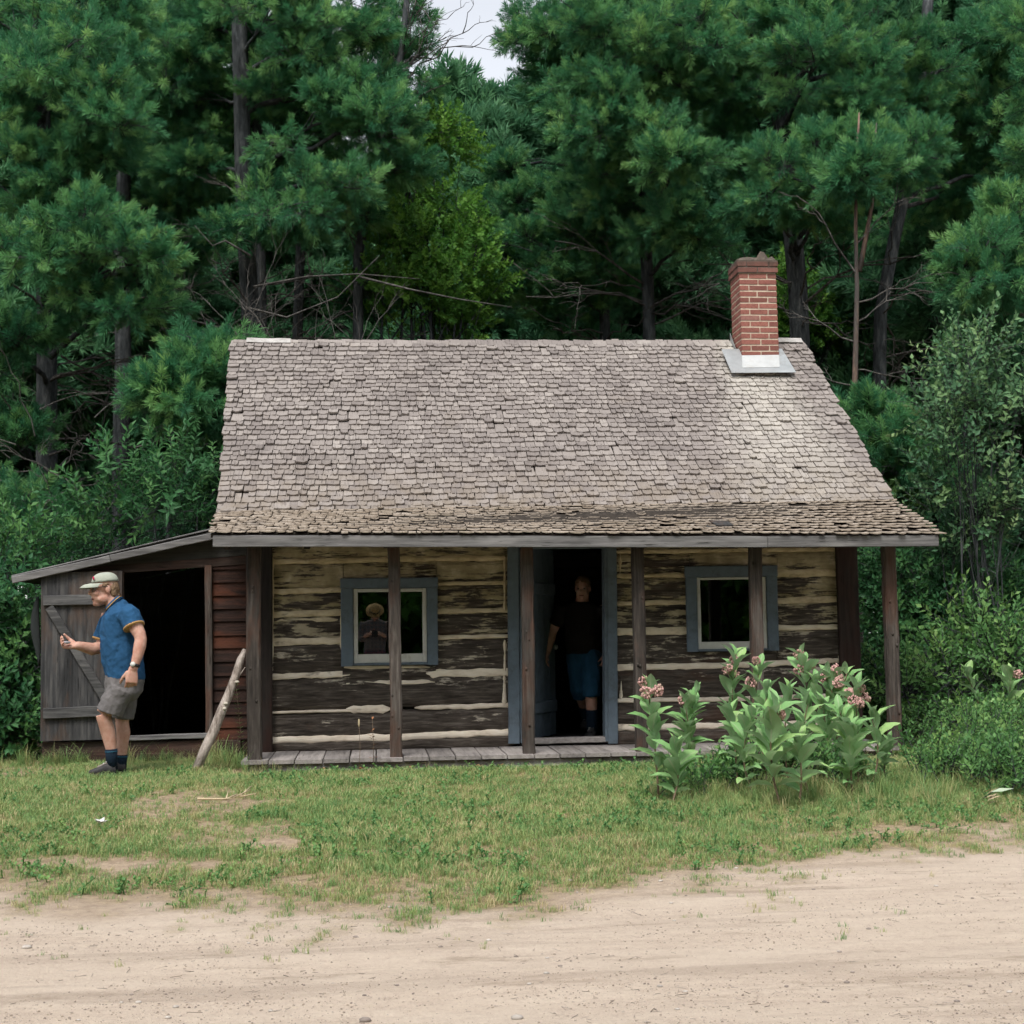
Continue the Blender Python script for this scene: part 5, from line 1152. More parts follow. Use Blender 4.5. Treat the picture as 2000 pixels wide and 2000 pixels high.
def milkweed(label, base, top, n_pair, leaf, flowers, grp='milkweed plants by the porch', bare=0.22, az0=None):
    bx, by = base; p0 = og(bx, by); tx, ty = top; p1 = at(tx, ty, p0.y+rng.uniform(-.05, .05)); L = (p1-p0).length
    t = thing('milkweed_plant', label, 'plant', p0, grp); bend = Vector((rng.uniform(-.06, .06), rng.uniform(-.06, .06), 0))
    P = lambda s: p0.lerp(p1, s) + bend*math.sin(math.pi*s)
    mb = MB(); tube(mb, [P(i/8) - (Vector((0, 0, .03)) if i == 0 else Vector()) for i in range(9)], [lerp(0.0075, 0.0035, i/8) for i in range(9)], 6); mb.build('stem', M['stem'], t)
    az = rng.uniform(0, 3.14) if az0 is None else az0
    for k in range(n_pair):
        s = lerp(bare, 0.985, (k/(max(1, n_pair-1)))**0.95); q = P(s); a = az + k*math.pi/2*1.02 + rng.uniform(-.25, .25)
        ll = 1.02*leaf*(0.72+0.5*math.sin(math.pi*min(1, 0.18+0.72*k/n_pair)))*rng.uniform(0.85, 1.12)
        if k >= n_pair-1: ll *= 0.75
        el = lerp(0.45, 1.1, k/n_pair)
        for sgn in (0, math.pi):
            if rng.random() < 0.06: continue
            aa = a+sgn+rng.uniform(-.4, .4); e = el + rng.uniform(-.45, .35)
            d = Vector((math.cos(aa)*math.cos(e), math.sin(aa)*math.cos(e), math.sin(e))); upv = Vector((0, 0, 1)) - d*d.z; upv = (upv.normalized() + Vector((rng.uniform(-.5, .5), rng.uniform(-.5, .5), 0))).normalized()
            xa = d.cross(upv).normalized(); za = xa.cross(d).normalized(); sc_ = ll*rng.uniform(0.85, 1.1)
            o = bpy.data.objects.new('leaf', LEAFM); COL.objects.link(o); o.parent = t; o.matrix_parent_inverse = t.matrix_basis.inverted()
            pos = q + d*0.006
            w_ = rng.uniform(0.85, 1.1)
            o.matrix_basis = Matrix(((xa.x*sc_*w_, d.x*sc_, za.x*sc_, pos.x), (xa.y*sc_*w_, d.y*sc_, za.y*sc_, pos.y), (xa.z*sc_*w_, d.z*sc_, za.z*sc_, pos.z), (0, 0, 0, 1)))
    for k in range(flowers):
        s = rng.uniform(0.76, 0.99); a = rng.uniform(0, 6.28); q = P(s); e = q + Vector((math.cos(a)*0.055, math.sin(a)*0.045-0.02, 0.035+rng.uniform(-.01, .03)))
        f = bpy.data.objects.new('flower_cluster', UMB[k % 3]); COL.objects.link(f); f.parent = t; f.matrix_parent_inverse = t.matrix_basis.inverted()
        f.location = e; f.rotation_euler = (rng.uniform(-.5, .5), rng.uniform(-.5, .5), rng.uniform(0, 6)); f.scale = [rng.uniform(0.75, 1.15)]*3
        st = MB(); tube(st, [q, q.lerp(e, .6)+Vector((0, 0, -.008)), e], [0.0025, 0.002, 0.0018], 4); st.build('flower_stalk', M['stem'], t)
for lab, base, top, n_pair, leaf, fl in (
    ('leaning milkweed with pink flower heads in front of the fourth porch post', (1287, 1568), (1265, 1345), 8, 0.15, 4),
    ('short milkweed without flowers, nearest the bare lawn beside the flowering leaning one', (1311, 1575), (1318, 1465), 6, 0.17, 1),
    ('slim milkweed with faded buds, left of a twin pair before the door side wall', (1346, 1520), (1337, 1372), 7, 0.15, 2),
    ('milkweed of the twin pair with the taller narrow leaves', (1353, 1520), (1361, 1352), 7, 0.16, 2),
    ('tallest slender milkweed rising in front of the white window sash', (1459, 1512), (1437, 1277), 9, 0.16, 5),
    ('milkweed standing against the porch post in front of the window', (1492, 1515), (1484, 1300), 8, 0.16, 3),
    ('broad leaved milkweed with a bare reddish lower stem', (1526, 1580), (1512, 1385), 7, 0.20, 2),
    ('tall milkweed with pale flower heads between the window and the corner board', (1568, 1520), (1563, 1283), 9, 0.17, 4),
    ('leafy milkweed without flowers in the middle of the thick clump', (1618, 1530), (1608, 1385), 7, 0.19, 0),
    ('milkweed with the biggest pink flower cluster of the clump', (1628, 1515), (1617, 1318), 8, 0.17, 6),
    ('milkweed leaning towards the cabin corner board', (1650, 1515), (1654, 1315), 8, 0.16, 2),
    ('bushy milkweed crowned by many pink flower heads', (1677, 1535), (1673, 1345), 8, 0.20, 7),
    ('small young milkweed beside the last porch post', (1733, 1535), (1740, 1448), 5, 0.11, 0),
    ('milkweed with one pink head standing before the green thicket', (1972, 1470), (1974, 1315), 7, 0.15, 2),
    ('flowerless milkweed in front of the green thicket', (1916, 1460), (1884, 1310), 8, 0.15, 1),
    ('shaded milkweed in the thicket between its two taller neighbours', (1940, 1450), (1935, 1330), 7, 0.14, 0)):
    milkweed(lab, base, top, n_pair+3, leaf, max(0, fl-1))
for (bx, by, tx, ty) in ((1440, 1545, 1428, 1390), (1475, 1560, 1470, 1400), (1500, 1540, 1500, 1345), (1545, 1555, 1540, 1350), (1582, 1560, 1578, 1375), (1600, 1525, 1592, 1330), (1645, 1560, 1640, 1390), (1700, 1545, 1702, 1400), (1560, 1575, 1556, 1440), (1665, 1560, 1660, 1425)):
    milkweed('flowerless milkweed stem crowded into the thick clump before the cabin corner', (bx, by), (tx, ty), 9, 0.165, 0, 'flowerless stems of the milkweed clump')

# ------------------------------------------------------------------ grass
def tuft(seed, n, h, spread, wd):
    r = random.Random(seed); mb = MB()
    for k in range(n):
        a = r.uniform(0, 6.28); q = r.random()**0.6*spread; p = Vector((math.cos(a)*q, math.sin(a)*q, -0.004)); hh = h*r.uniform(0.45, 1.2); ln = r.uniform(0.15, 0.9)*hh
        b = r.uniform(0, 6.28); d = Vector((math.cos(b), math.sin(b), 0)); s = Vector((-d.y, d.x, 0))*wd*r.uniform(0.6, 1.3)
        m1 = p + Vector((0, 0, hh*0.6)) + d*ln*0.35; tp = p + Vector((0, 0, hh*0.9)) + d*ln
        mb.add([p-s, p+s, m1+s*0.8, m1-s*0.8, tp], [(0, 1, 2, 3), (3, 2, 4)])
    return mb
TUFT = [proto('grass_tuft%d' % k, tuft(k, 13, 0.055, 0.045, 0.0021), [M['grass']]) for k in range(5)]
TALL = [proto('tall_tuft%d' % k, tuft(k+30, 12, 0.26, 0.05, 0.0024), [M['grass']]) for k in range(4)]
CLOV = [proto('clover%d' % k, leaf_spray(k+90, n=9, L=0.022, W=0.016, stem=0.05), [M['weed'], M['weed']]) for k in range(3)]
P = []; S = []; Pt = []; St = []; Pc = []
while len(P) < 60000:
    x = NP.uniform(-6.2, 8.5); y = 5.2 + 8.4*NP.random()
    if abs(x-0.09*y) > 0.37*y+1.9: continue
    c = cover(x, y) + (0.035 if nz(x*1.9, y*1.9, 41) > 0.25 and y > 5.6 else 0.0); thin = 0.5+0.5*nz(x*2.3, y*2.3, 21)
    if NP.random() > c*(0.35+0.65*thin): continue
    if y > 12.12 and -1.2 < x < 4.5: continue
    if y > 13.2 and x < -1.0 and x > -3.1: continue
    P.append((x, y, gz(x, y))); S.append(NP.uniform(0.55, 1.25)*(0.55+0.45*c)*(0.7+0.45*thin))
n = len(P); rt_ = np.stack([NP.normal(0, .12, n), NP.normal(0, .12, n), NP.uniform(0, 6.28, n)], 1)
tag(scatter('lawn_grass', P, rt_, S, TUFT), 'short patchy lawn grass in front of the cabin', 'grass', kind='stuff')
# tall grass: along the walls, round the milkweed, at the right edge
spots = [(520, 1490, 110, 8, 60, .45), (440, 1492, 45, 12, 140, .8), (330, 1492, 90, 6, 120, .6), (130, 1492, 60, 6, 70, .6), (800, 1500, 320, 6, 90, .32), (1350, 1560, 70, 22, 170, .55), (1480, 1570, 120, 26, 260, .5), (1620, 1565, 110, 24, 330, .6), (1760, 1545, 110, 30, 320, .6),
         (1930, 1520, 110, 40, 380, .6), (1880, 1580, 120, 14, 120, .35), (40, 1488, 60, 6, 60, .7), (1330, 1500, 60, 10, 110, .5), (1550, 1510, 150, 14, 130, .7)]
for (px, py, rx, ry, k, sc_) in spots:
    for q in range(int(k*0.95)):
        p = og(px+NP.normal(0, .55)*rx, py+NP.normal(0, .55)*ry)
        if p.y > 12.3 and -1.08 < p.x < 4.5: p.y = 12.26; p.z = gz(p.x, p.y)
        if p.y > 13.15 and -3.1 < p.x <= -1.08: p.y = 13.12; p.z = gz(p.x, p.y)
        Pt.append(tuple(p)); St.append(sc_*(0.35+0.95*NP.random()**2))
n = len(Pt); rt_ = np.stack([NP.normal(0, .16, n), NP.normal(0, .16, n), NP.uniform(0, 6.28, n)], 1)
tag(scatter('tall_grass', Pt, rt_, St, TALL), 'uncut tall grass along the walls and round the milkweed', 'grass', kind='stuff')
for q in range(5200):
    x = NP.uniform(-3.5, 4.5); y = NP.uniform(6.6, 12.2)
    if cover(x, y) > 0.35 and nz(x*1.3, y*1.3, 33) > 0.0: Pc.append((x, y, gz(x, y)))
n = len(Pc); rt_ = np.stack([NP.normal(0, .2, n), NP.normal(0, .2, n), NP.uniform(0, 6.28, n)], 1)
tag(scatter('lawn_weeds', Pc, rt_, NP.uniform(0.6, 1.3, n), CLOV), 'small leafy weeds mixed into the lawn', 'weeds', kind='stuff')
BIT = []
for k in range(4):
    bm_ = MB(); r_ = random.Random(k+3)
    for q in range(3):
        a = r_.uniform(0, 3.14); l = r_.uniform(0.012, 0.04); c = Vector((r_.uniform(-.15, .15), r_.uniform(-.15, .15), 0.003)); tube(bm_, [c-Vector((math.cos(a), math.sin(a), 0))*l, c+Vector((math.cos(a), math.sin(a), 0))*l], 0.0016, 3)
    BIT.append(proto('litter%d' % k, bm_, [M['stick'] if k % 2 else M['bark_red']]))
Pb = []
while len(Pb) < 260:
    p = og(NP.uniform(-50, 2050), NP.uniform(1600, 2030))
    if nz(p.x*1.4, p.y*2.2, 51) + NP.random()*0.5 > 0.25: Pb.append((p.x, p.y, gz(p.x, p.y)))
n = len(Pb); tag(scatter('track_litter', Pb, np.stack([NP.normal(0, .1, n), NP.normal(0, .1, n), NP.uniform(0, 6.28, n)], 1), NP.uniform(0.25, 0.7, n), BIT), 'dry needles and bits of twig strewn on the sandy track', 'litter', kind='stuff')
# leafy weeds under the milkweed and at the forest edge
Pw, Dw = [], []
for (px, py, rx, ry, hgt, k) in ((1430, 1535, 55, 14, .12, 110), (1540, 1515, 60, 10, .16, 130), (1640, 1530, 50, 12, .12, 90), (1460, 1490, 40, 8, .22, 60), (1720, 1430, 40, 14, .35, 120), (1800, 1450, 70, 25, .3, 300), (1930, 1470, 80, 34, .35, 420), (1960, 1540, 70, 18, .2, 220), (1860, 1520, 90, 18, .16, 200), (1790, 1400, 60, 16, .5, 260), (1960, 1400, 60, 16, .5, 260), (1340, 1555, 50, 12, .08, 60), (20, 1478, 40, 4, .4, 80)):
    for q in range(k):
        p = og(px+NP.normal(0, .5)*rx, py+NP.normal(0, .5)*ry)
        if p.y > 12.2 and p.x < 4.55 and p.x > -1.1: continue
        Pw.append((p.x, p.y, gz(p.x, p.y)+NP.random()**0.7*hgt)); Dw.append((NP.normal(0, .6), NP.normal(0, .6)-.25, 1.0))
n = len(Pw); tag(scatter('leafy_weeds', Pw, dir_euler(np.array(Dw), NP.uniform(0, 6.28, n)), NP.uniform(0.6, 1.2, n), WEED), 'low leafy weeds under the milkweed and along the thicket', 'weeds', kind='stuff')
# ------------------------------------------------------------------ small things on the ground
M['fungus'] = flat('fungus', (0.55, 0.50, 0.42), 0.9)
mb = MB(); g0 = og(373, 1500); gtop = at(478, 1268, 12.50); bx_ = at(381, 1499, 12.34).x; pts = [Vector((bx_, 12.34, gz(bx_, 12.34)-0.015)), at(400, 1464, 12.37), at(418, 1427, 12.39), at(433, 1388, 12.42), at(447, 1356, 12.44), at(460, 1321, 12.46), at(470, 1288, 12.49), gtop]
for i in range(len(pts)): pass
tube(mb, pts, [0.036, 0.041, 0.042, 0.040, 0.038, 0.035, 0.032, 0.016], 10)
stk = thing('leaning_stick', 'pale barkless stick leaning against the first porch post', 'stick', pts[0])
mb.build('shaft', M['stick'], stk)
mb = MB(); tube(mb, [at(452, 1335, 12.46), at(466, 1322, 12.46), at(479, 1303, 12.46)], [0.008, 0.006, 0.004], 5); mb.build('side_twig', M['stick'], stk)
for (px, py) in ((441, 1374), (438, 1384), (463, 1332)):
    mb = MB(); p = at(px, py, 12.39 if px < 450 else 12.425); ellipsoid(mb, p, 0.02, 0.012, 0.013, nu=8, nv=5); mb.build('bracket_fungus', M['fungus'], stk)
v0 = og(462, 1487); v0.y = 12.62; v0.z = gz(v0.x, 12.62)
vine = thing('climbing_weed', 'thin weed with paired green leaves behind the leaning stick', 'plant', v0)
mb = MB(); vp = [v0+Vector((0, 0, -.02)), at(470, 1430, 12.6), at(466, 1390, 12.58), at(462, 1345, 12.56)]; tube(mb, vp, [0.004, 0.003, 0.003, 0.002], 4); mb.build('stem', M['stem'], vine)
for k in range(13):
    t = k/12; q = at(interp(t, [(0, 471), (.5, 466), (1, 460)]), lerp(1450, 1340, t), 12.58)
    for s in (-1, 1):
        lm = MB(); leaf_quad(lm, q, Vector((s*0.8, -0.4, 0.45)).normalized(), Vector((0, 0, 1)), 0.042, 0.018); lm.build('leaf', M['weed'], vine)
def stalk(label, px, py, topy, leaves, mt):
    p = og(px, py); p.y = min(p.y, 12.24); p.z = gz(p.x, p.y); tpt = at(px-2, topy, p.y); t = thing('weed_stalk', label, 'weed', p, None)
    mb = MB(); tube(mb, [p-Vector((0, 0, .02)), p.lerp(tpt, .5)+Vector((.008, 0, 0)), tpt], [0.004, 0.003, 0.0015], 4); mb.build('stem', M['stem'], t)
    for k in range(leaves):
        q = p.lerp(tpt, rng.uniform(.25, 1)); a = rng.uniform(0, 6.28); lm = MB(); leaf_quad(lm, q, Vector((math.cos(a), math.sin(a), rng.uniform(-.2, .6))).normalized(), Vector((0, 0, 1)), 0.05, 0.02); lm.build('leaf', mt, t)
    return t
M['dry'] = flat('dry_leaf', (0.30, 0.13, 0.06), 0.8, 0.3); M['straw'] = flat('straw', (0.58, 0.47, 0.30), 0.8, 0.2)
stalk('reddish dried weed stalk in front of the porch deck', 729, 1500, 1404, 12, M['dry'])
t_ = stalk('thin grass stalk with a pale seed head beside the dried weed', 703, 1498, 1408, 0, M['weed']); mb = MB(); q = at(701, 1412, 12.24); ellipsoid(mb, q, 0.009, 0.009, 0.035, nu=7, nv=6); mb.build('seed_head', M['straw'], t_)
for i, (px, py) in enumerate(((638, 1498), (752, 1502), (802, 1500), (931, 1500), (972, 1496), (706, 1506))):
    p = og(px, py); p.y = min(p.y, 12.25); p.z = gz(p.x, p.y)+0.03; mb = MB()
    for k in range(4):
        a = k*1.6+i; leaf_quad(mb, p, Vector((math.cos(a), math.sin(a), 0.5)).normalized(), Vector((0, 0, 1)), 0.045, 0.03)
    tag(mb.build('dry_leaf', M['dry']), 'orange withered leaf lying in the grass along the porch deck', 'leaf', 'withered leaves along the porch')
br = thing('dry_branch', 'forked dry pale twig lying on the lawn', 'twig', og(440, 1570))
p = og(386, 1569)+Vector((0, 0, .03)); q = og(442, 1571)+Vector((0, 0, .035)); mb = MB(); tube(mb, [p, q, og(462, 1566)+Vector((0, 0, .05))], [0.009, 0.008, 0.005], 5); mb.build('main_twig', M['straw'], br)
for (a, b) in (((442, 1571), (452, 1576)), ((442, 1570), (446, 1560)), ((455, 1568), (490, 1558)), ((470, 1564), (492, 1550)), ((470, 1566), (500, 1566))):
    mb = MB(); tube(mb, [og(*a)+Vector((0, 0, .035)), og(*b)+Vector((0, 0, .055))], [0.006, 0.003], 4); mb.build('side_twig', M['straw'], br)
mb = MB(); p = og(196, 1620)+Vector((0, 0, .03))
for k in range(5):
    a = k*1.3; leaf_quad(mb, p+Vector((rng.uniform(-.02, .02), 0, 0)), Vector((math.cos(a), math.sin(a)*.5, .5+.3*math.sin(k))).normalized(), Vector((0, 0, 1)), 0.05, 0.04, fold=0.6)
tag(mb.build('paper_scrap', flat('white_paper', (0.75, 0.74, 0.72), 0.8)), 'crumpled white scrap lying on the lawn in front of the man', 'litter')
yp = og(1935, 1578); yl = thing('dying_weed', 'yellowed dying weed with a pale fleshy leaf by the lawn edge', 'weed', yp)
for k in range(9):
    a = rng.uniform(0, 6.28); lm = MB(); leaf_quad(lm, yp+Vector((rng.uniform(-.05, .05), rng.uniform(-.05, .05), rng.uniform(.02, .10))), Vector((math.cos(a), math.sin(a)*.6, rng.uniform(0, .9))).normalized(), Vector((0, 0, 1)), rng.uniform(.07, .12), 0.035); lm.build('leaf', M['straw'], yl)
lm = MB(); leaf_quad(lm, yp+Vector((0, 0, .10)), Vector((1, 0, .12)).normalized(), Vector((0, -.5, 1)), 0.16, 0.04); lm.build('leaf', flat('pale_green', (0.42, 0.50, 0.36), 0.6), yl)
Mp = [flat('pebble_a', (0.30, 0.25, 0.22), 0.9, 0.3), flat('pebble_b', (0.50, 0.45, 0.40), 0.9, 0.3)]
for k in range(60):
    px, py = (NP.uniform(0, 2000), NP.uniform(1680, 1995)) if k > 3 else ((1112, 1722), (52, 1852), (713, 1995), (1010, 1990))[k]
    p = og(px, py); s = NP.uniform(0.004, 0.009) if k > 3 else 0.016; mb = MB(); ellipsoid(mb, p+Vector((0, 0, s*0.25)), s*1.3, s, s*0.6, nu=7, nv=5)
    for i, v in enumerate(mb.v): mb.v[i] = (v[0]+rng.uniform(-.12, .12)*s, v[1]+rng.uniform(-.12, .12)*s, v[2])
    tag(mb.build('pebble', Mp[k % 2]), ('small rounded pebble lying on the sandy track' if k > 3 else 'larger pale pebble half sunk in the sandy track'), 'pebble', 'pebbles on the sandy track' if k > 3 else 'larger pebbles on the track')
Pu, Du = [], []
for k in range(150):
    c = np.array([NP.uniform(-30, 34), NP.uniform(38, 46), NP.uniform(0.2, 4.5)]); u = NP.normal(size=(16, 3)); u /= np.linalg.norm(u, axis=1)[:, None]
    Pu.append(c+u*1.5*NP.random((16, 1))**.4); Du.append(u+np.array([0, -.3, .4]))
for k in range(40):
    c = np.array([NP.uniform(-9, -4.4) if k % 2 else NP.uniform(6.5, 11), NP.uniform(19, 30), NP.uniform(0.2, 1.8)]); u = NP.normal(size=(16, 3)); u /= np.linalg.norm(u, axis=1)[:, None]
    Pu.append(c+u*1.0*NP.random((16, 1))**.4); Du.append(u+np.array([0, -.3, .4]))
Pu = np.concatenate(Pu); Du = np.concatenate(Du); Pu[:, 2] = np.maximum(Pu[:, 2], 0.4); n = len(Pu)
tag(scatter('understorey', Pu, dir_euler(Du, NP.uniform(0, 6.28, n)), NP.uniform(2.0, 3.6, n), LEAF), 'dim leafy undergrowth deep in the pine wood', 'undergrowth', kind='stuff')
GRV = []
for k in range(5):
    bm_ = MB(); ellipsoid(bm_, (0, 0, 0.2), 1.0, NP.uniform(.7, 1), NP.uniform(.4, .65), nu=6, nv=4, smooth=False); r_ = random.Random(k)
    bm_.v = [(x_+r_.uniform(-.2, .2), y_+r_.uniform(-.2, .2), z_+r_.uniform(-.12, .12)) for x_, y_, z_ in bm_.v]
    GRV.append(proto('grit%d' % k, bm_, [flat('grit%d' % k, ((0.42, 0.35, 0.29), (0.34, 0.275, 0.225), (0.46, 0.39, 0.33), (0.27, 0.22, 0.19), (0.40, 0.32, 0.25))[k], 0.95)]))
Pg = []; Sg = []
while len(Pg) < 9000:
    p = og(NP.uniform(-60, 2060), 1640+400*NP.random()**0.8)
    if nz(p.x*1.1, p.y*1.9, 61)+NP.random()*0.9 > 0.45 and cover(p.x, p.y) < 0.5: Pg.append((p.x, p.y, gz(p.x, p.y))); Sg.append(0.0016+0.0042*NP.random()**3.5)
n = len(Pg); tag(scatter('track_grit', Pg, np.stack([NP.normal(0, .3, n), NP.normal(0, .3, n), NP.uniform(0, 6.28, n)], 1), Sg, GRV), 'coarse grit scattered over the sandy track', 'grit', kind='stuff')
# ------------------------------------------------------------------ the wood across the track, seen mirrored in the window panes
Pf, Df = [], []
for k in range(760):
    a = NP.uniform(-1, 1); c = np.array([a*26, -17-6*NP.random()-2*abs(a), NP.uniform(0.3, 15)]); r = NP.uniform(1.0, 2.2); m_ = 26
    u = NP.normal(size=(m_, 3)); u /= np.linalg.norm(u, axis=1)[:, None]; Pf.append(c+u*r*NP.random((m_, 1))**.4); Df.append(u+np.array([0, 0, .4]))
Pf = np.concatenate(Pf); Df = np.concatenate(Df); Pf[:, 2] = np.maximum(Pf[:, 2], 0.1); n = len(Pf)
tag(scatter('opposite_wood', Pf, dir_euler(Df, NP.uniform(0, 6.28, n)), NP.uniform(4, 6, n), LEAF_B), 'dark pine wood across the track, mirrored in the window panes', 'wood', kind='stuff')
# ------------------------------------------------------------------ people
def skin_mat(name, col):
    mt, n, out = mat(name); b = NB(n, 0.8); v = b.coords('Position'); g = b.noise(v, 22, 5, 0.6)
    c = b.ramp(g, [(0.35, (col[0]*0.86, col[1]*0.72, col[2]*0.68)), (0.6, col)])
    b.link(b.bsdf(c, 0.55, g, 0.15, 0.003, spec=0.35, Subsurface_Weight=0.08), out.inputs[0]); return mt
def cloth_mat(name, col, wr=7.0, bstr=0.5, var=0.12, plaid=None):
    mt, n, out = mat(name); b = NB(n, 0.78); v = b.coords('Position'); g = b.noise(v, wr, 3, 0.5, 0.6); w = b.noise(v, 150, 2, 0.5)
    c = b.ramp(g, [(0.3, [x*(1-var) for x in col]), (0.7, [min(1, x*(1+var)) for x in col])])
    if plaid:
        s = b.sep(v)
        for i in (0, 2): c = b.mix(b.math('MULTIPLY', b.math('GREATER_THAN', b.math('FRACT', b.math('MULTIPLY', s[i], 14)), 0.6), 0.5), c, plaid)
    b.link(b.bsdf(c, 0.9, b.math('ADD', g, b.math('MULTIPLY', w, 0.06)), bstr, 0.03, spec=0.15), out.inputs[0]); return mt
M['skin'] = skin_mat('skin', (0.58, 0.345, 0.265)); M['hair'] = flat('hair', (0.20, 0.125, 0.07), 0.6, 0.4, 60, 0.6); M['eye'] = flat('eye', (0.32, 0.29, 0.27), 0.2, 0.05); M['iris'] = flat('iris', (0.03, 0.03, 0.035), 0.2, 0.05)
M['mouth'] = flat('mouth', (0.16, 0.05, 0.045), 0.5); M['frame'] = flat('glasses_frame', (0.05, 0.04, 0.04), 0.3, 0.1, spec=0.5)
M['dark_sock'] = cloth_mat('sock', (0.008, 0.018, 0.032), 30, 0.2); M['sock_line'] = cloth_mat('sock_line', (0.03, 0.10, 0.16), 30, 0.1)
M['shoe'] = flat('shoe', (0.045, 0.043, 0.045), 0.7, 0.25); M['shoe_top'] = flat('shoe_top', (0.24, 0.205, 0.18), 0.75, 0.25); M['sole'] = flat('sole', (0.025, 0.025, 0.027), 0.7)
def lenses():
    mt, n, out = mat('lens'); b = NB(n); gl = b.new('ShaderNodeBsdfGlossy'); gl.inputs['Roughness'].default_value = 0.05; tr_ = b.new('ShaderNodeBsdfTransparent'); mx = b.new('ShaderNodeMixShader'); mx.inputs[0].default_value = 0.15
    b.link(tr_.outputs[0], mx.inputs[1]); b.link(gl.outputs[0], mx.inputs[2]); b.link(mx.outputs[0], out.inputs[0]); return mt
M['lens'] = lenses()
class Head:
    def __init__(s, c, f, u=(0, 0, 1), k=1.0):
        s.c = Vector(c); s.f = Vector(f).normalized(); l = Vector(u).cross(s.f).normalized(); s.u = s.f.cross(l).normalized(); s.l = l; s.k = k
        s.M = Matrix(((s.f.x, s.l.x, s.u.x), (s.f.y, s.l.y, s.u.y), (s.f.z, s.l.z, s.u.z)))
    def p(s, f, l, u): return s.c + s.M @ (Vector((f, l, u))*s.k)
    def ell(s, mb, c, r, nu=16, nv=10): ellipsoid(mb, s.p(*c), r[0]*s.k, r[1]*s.k, r[2]*s.k, s.M, nu, nv)
    def skin(s, mb):
        e = s.ell
        e(mb, (-0.012, 0, 0.035), (0.096, 0.076, 0.093)); e(mb, (0.030, 0, -0.035), (0.066, 0.062, 0.075)); e(mb, (0.052, 0, -0.085), (0.036, 0.034, 0.030)); e(mb, (0.070, 0, -0.094), (0.019, 0.02, 0.017))
        e(mb, (0.074, 0, 0.036), (0.020, 0.050, 0.014)); e(mb, (0.086, 0, 0.012), (0.016, 0.011, 0.022)); e(mb, (0.098, 0, -0.012), (0.020, 0.016, 0.016)); e(mb, (0.088, 0, -0.020), (0.018, 0.019, 0.010))
        for q in (-1, 1):
            e(mb, (0.058, q*0.036, -0.018), (0.032, 0.028, 0.026)); e(mb, (-0.012, q*0.079, 0.0), (0.020, 0.011, 0.031)); e(mb, (0.02, q*0.052, -0.062), (0.045, 0.018, 0.03))
        e(mb, (0.083, 0, -0.047), (0.013, 0.026, 0.007)); e(mb, (0.080, 0, -0.066), (0.013, 0.023, 0.008))
    def face(s, t):
        for q in (-1, 1):
            mb = MB(); s.ell(mb, (0.074, q*0.032, 0.016), (0.013, 0.014, 0.011), 8, 6); ey = mb.build('eye', M['eye'], t)
            mb = MB(); s.ell(mb, (0.0835, q*0.032, 0.015), (0.0045, 0.0078, 0.0078), 8, 6); mb.build('iris', M['iris'], ey)
        mb = MB(); s.ell(mb, (0.084, 0, -0.0565), (0.014, 0.028, 0.010), 10, 6); mb.build('mouth', M['mouth'], t)
def hand(mb, w, d, nrm, size=1.0, curl=0.5, thumb=1, spread=0.09):
    """palm, four fingers of unequal length bent towards -nrm, thumb leaving the side of the palm"""
    d = Vector(d).normalized(); nrm = Vector(nrm); nrm = (nrm - d*nrm.dot(d)).normalized(); s = d.cross(nrm).normalized()*thumb; k = size
    rings = [(w - d*0.015*k, s*0.028*k, nrm*0.021*k), (w+d*0.02*k, s*0.034*k, nrm*0.020*k), (w+d*0.055*k, s*0.042*k, nrm*0.017*k), (w+d*0.09*k, s*0.041*k, nrm*0.013*k)]
    loft(mb, rings, n=14, p=2.4)
    for i, (off, ln) in enumerate(((0.031, 0.073), (0.0105, 0.082), (-0.0105, 0.076), (-0.031, 0.060))):
        p = w + d*0.082*k + s*off*k; a = 0.0; dirv = (d + s*(off*spread*28)).normalized(); pts = [p - d*0.02*k, p]; c = curl*(1+0.12*i)
        for seg in (0.45, 0.31, 0.24):
            a += c*0.75; dv = (dirv*math.cos(a) - nrm*math.sin(a)); p = p + dv*ln*seg*k; pts.append(p)
        tube(mb, pts, [0.0098*k, 0.0097*k, 0.009*k, 0.0083*k, 0.0068*k], 8)
    p = w + d*0.025*k + s*0.030*k - nrm*0.004*k; pts = [p - d*0.01*k]; dv = (d*0.72 + s*0.62 - nrm*0.35*curl).normalized()
    for i, ln in enumerate((0.04, 0.032, 0.026)):
        p = p + dv*ln*k; pts.append(p); dv = (dv + d*0.22 - nrm*0.45*curl - s*0.3*curl).normalized()
    tube(mb, pts, [0.014*k, 0.0125*k, 0.0105*k, 0.0082*k], 8)
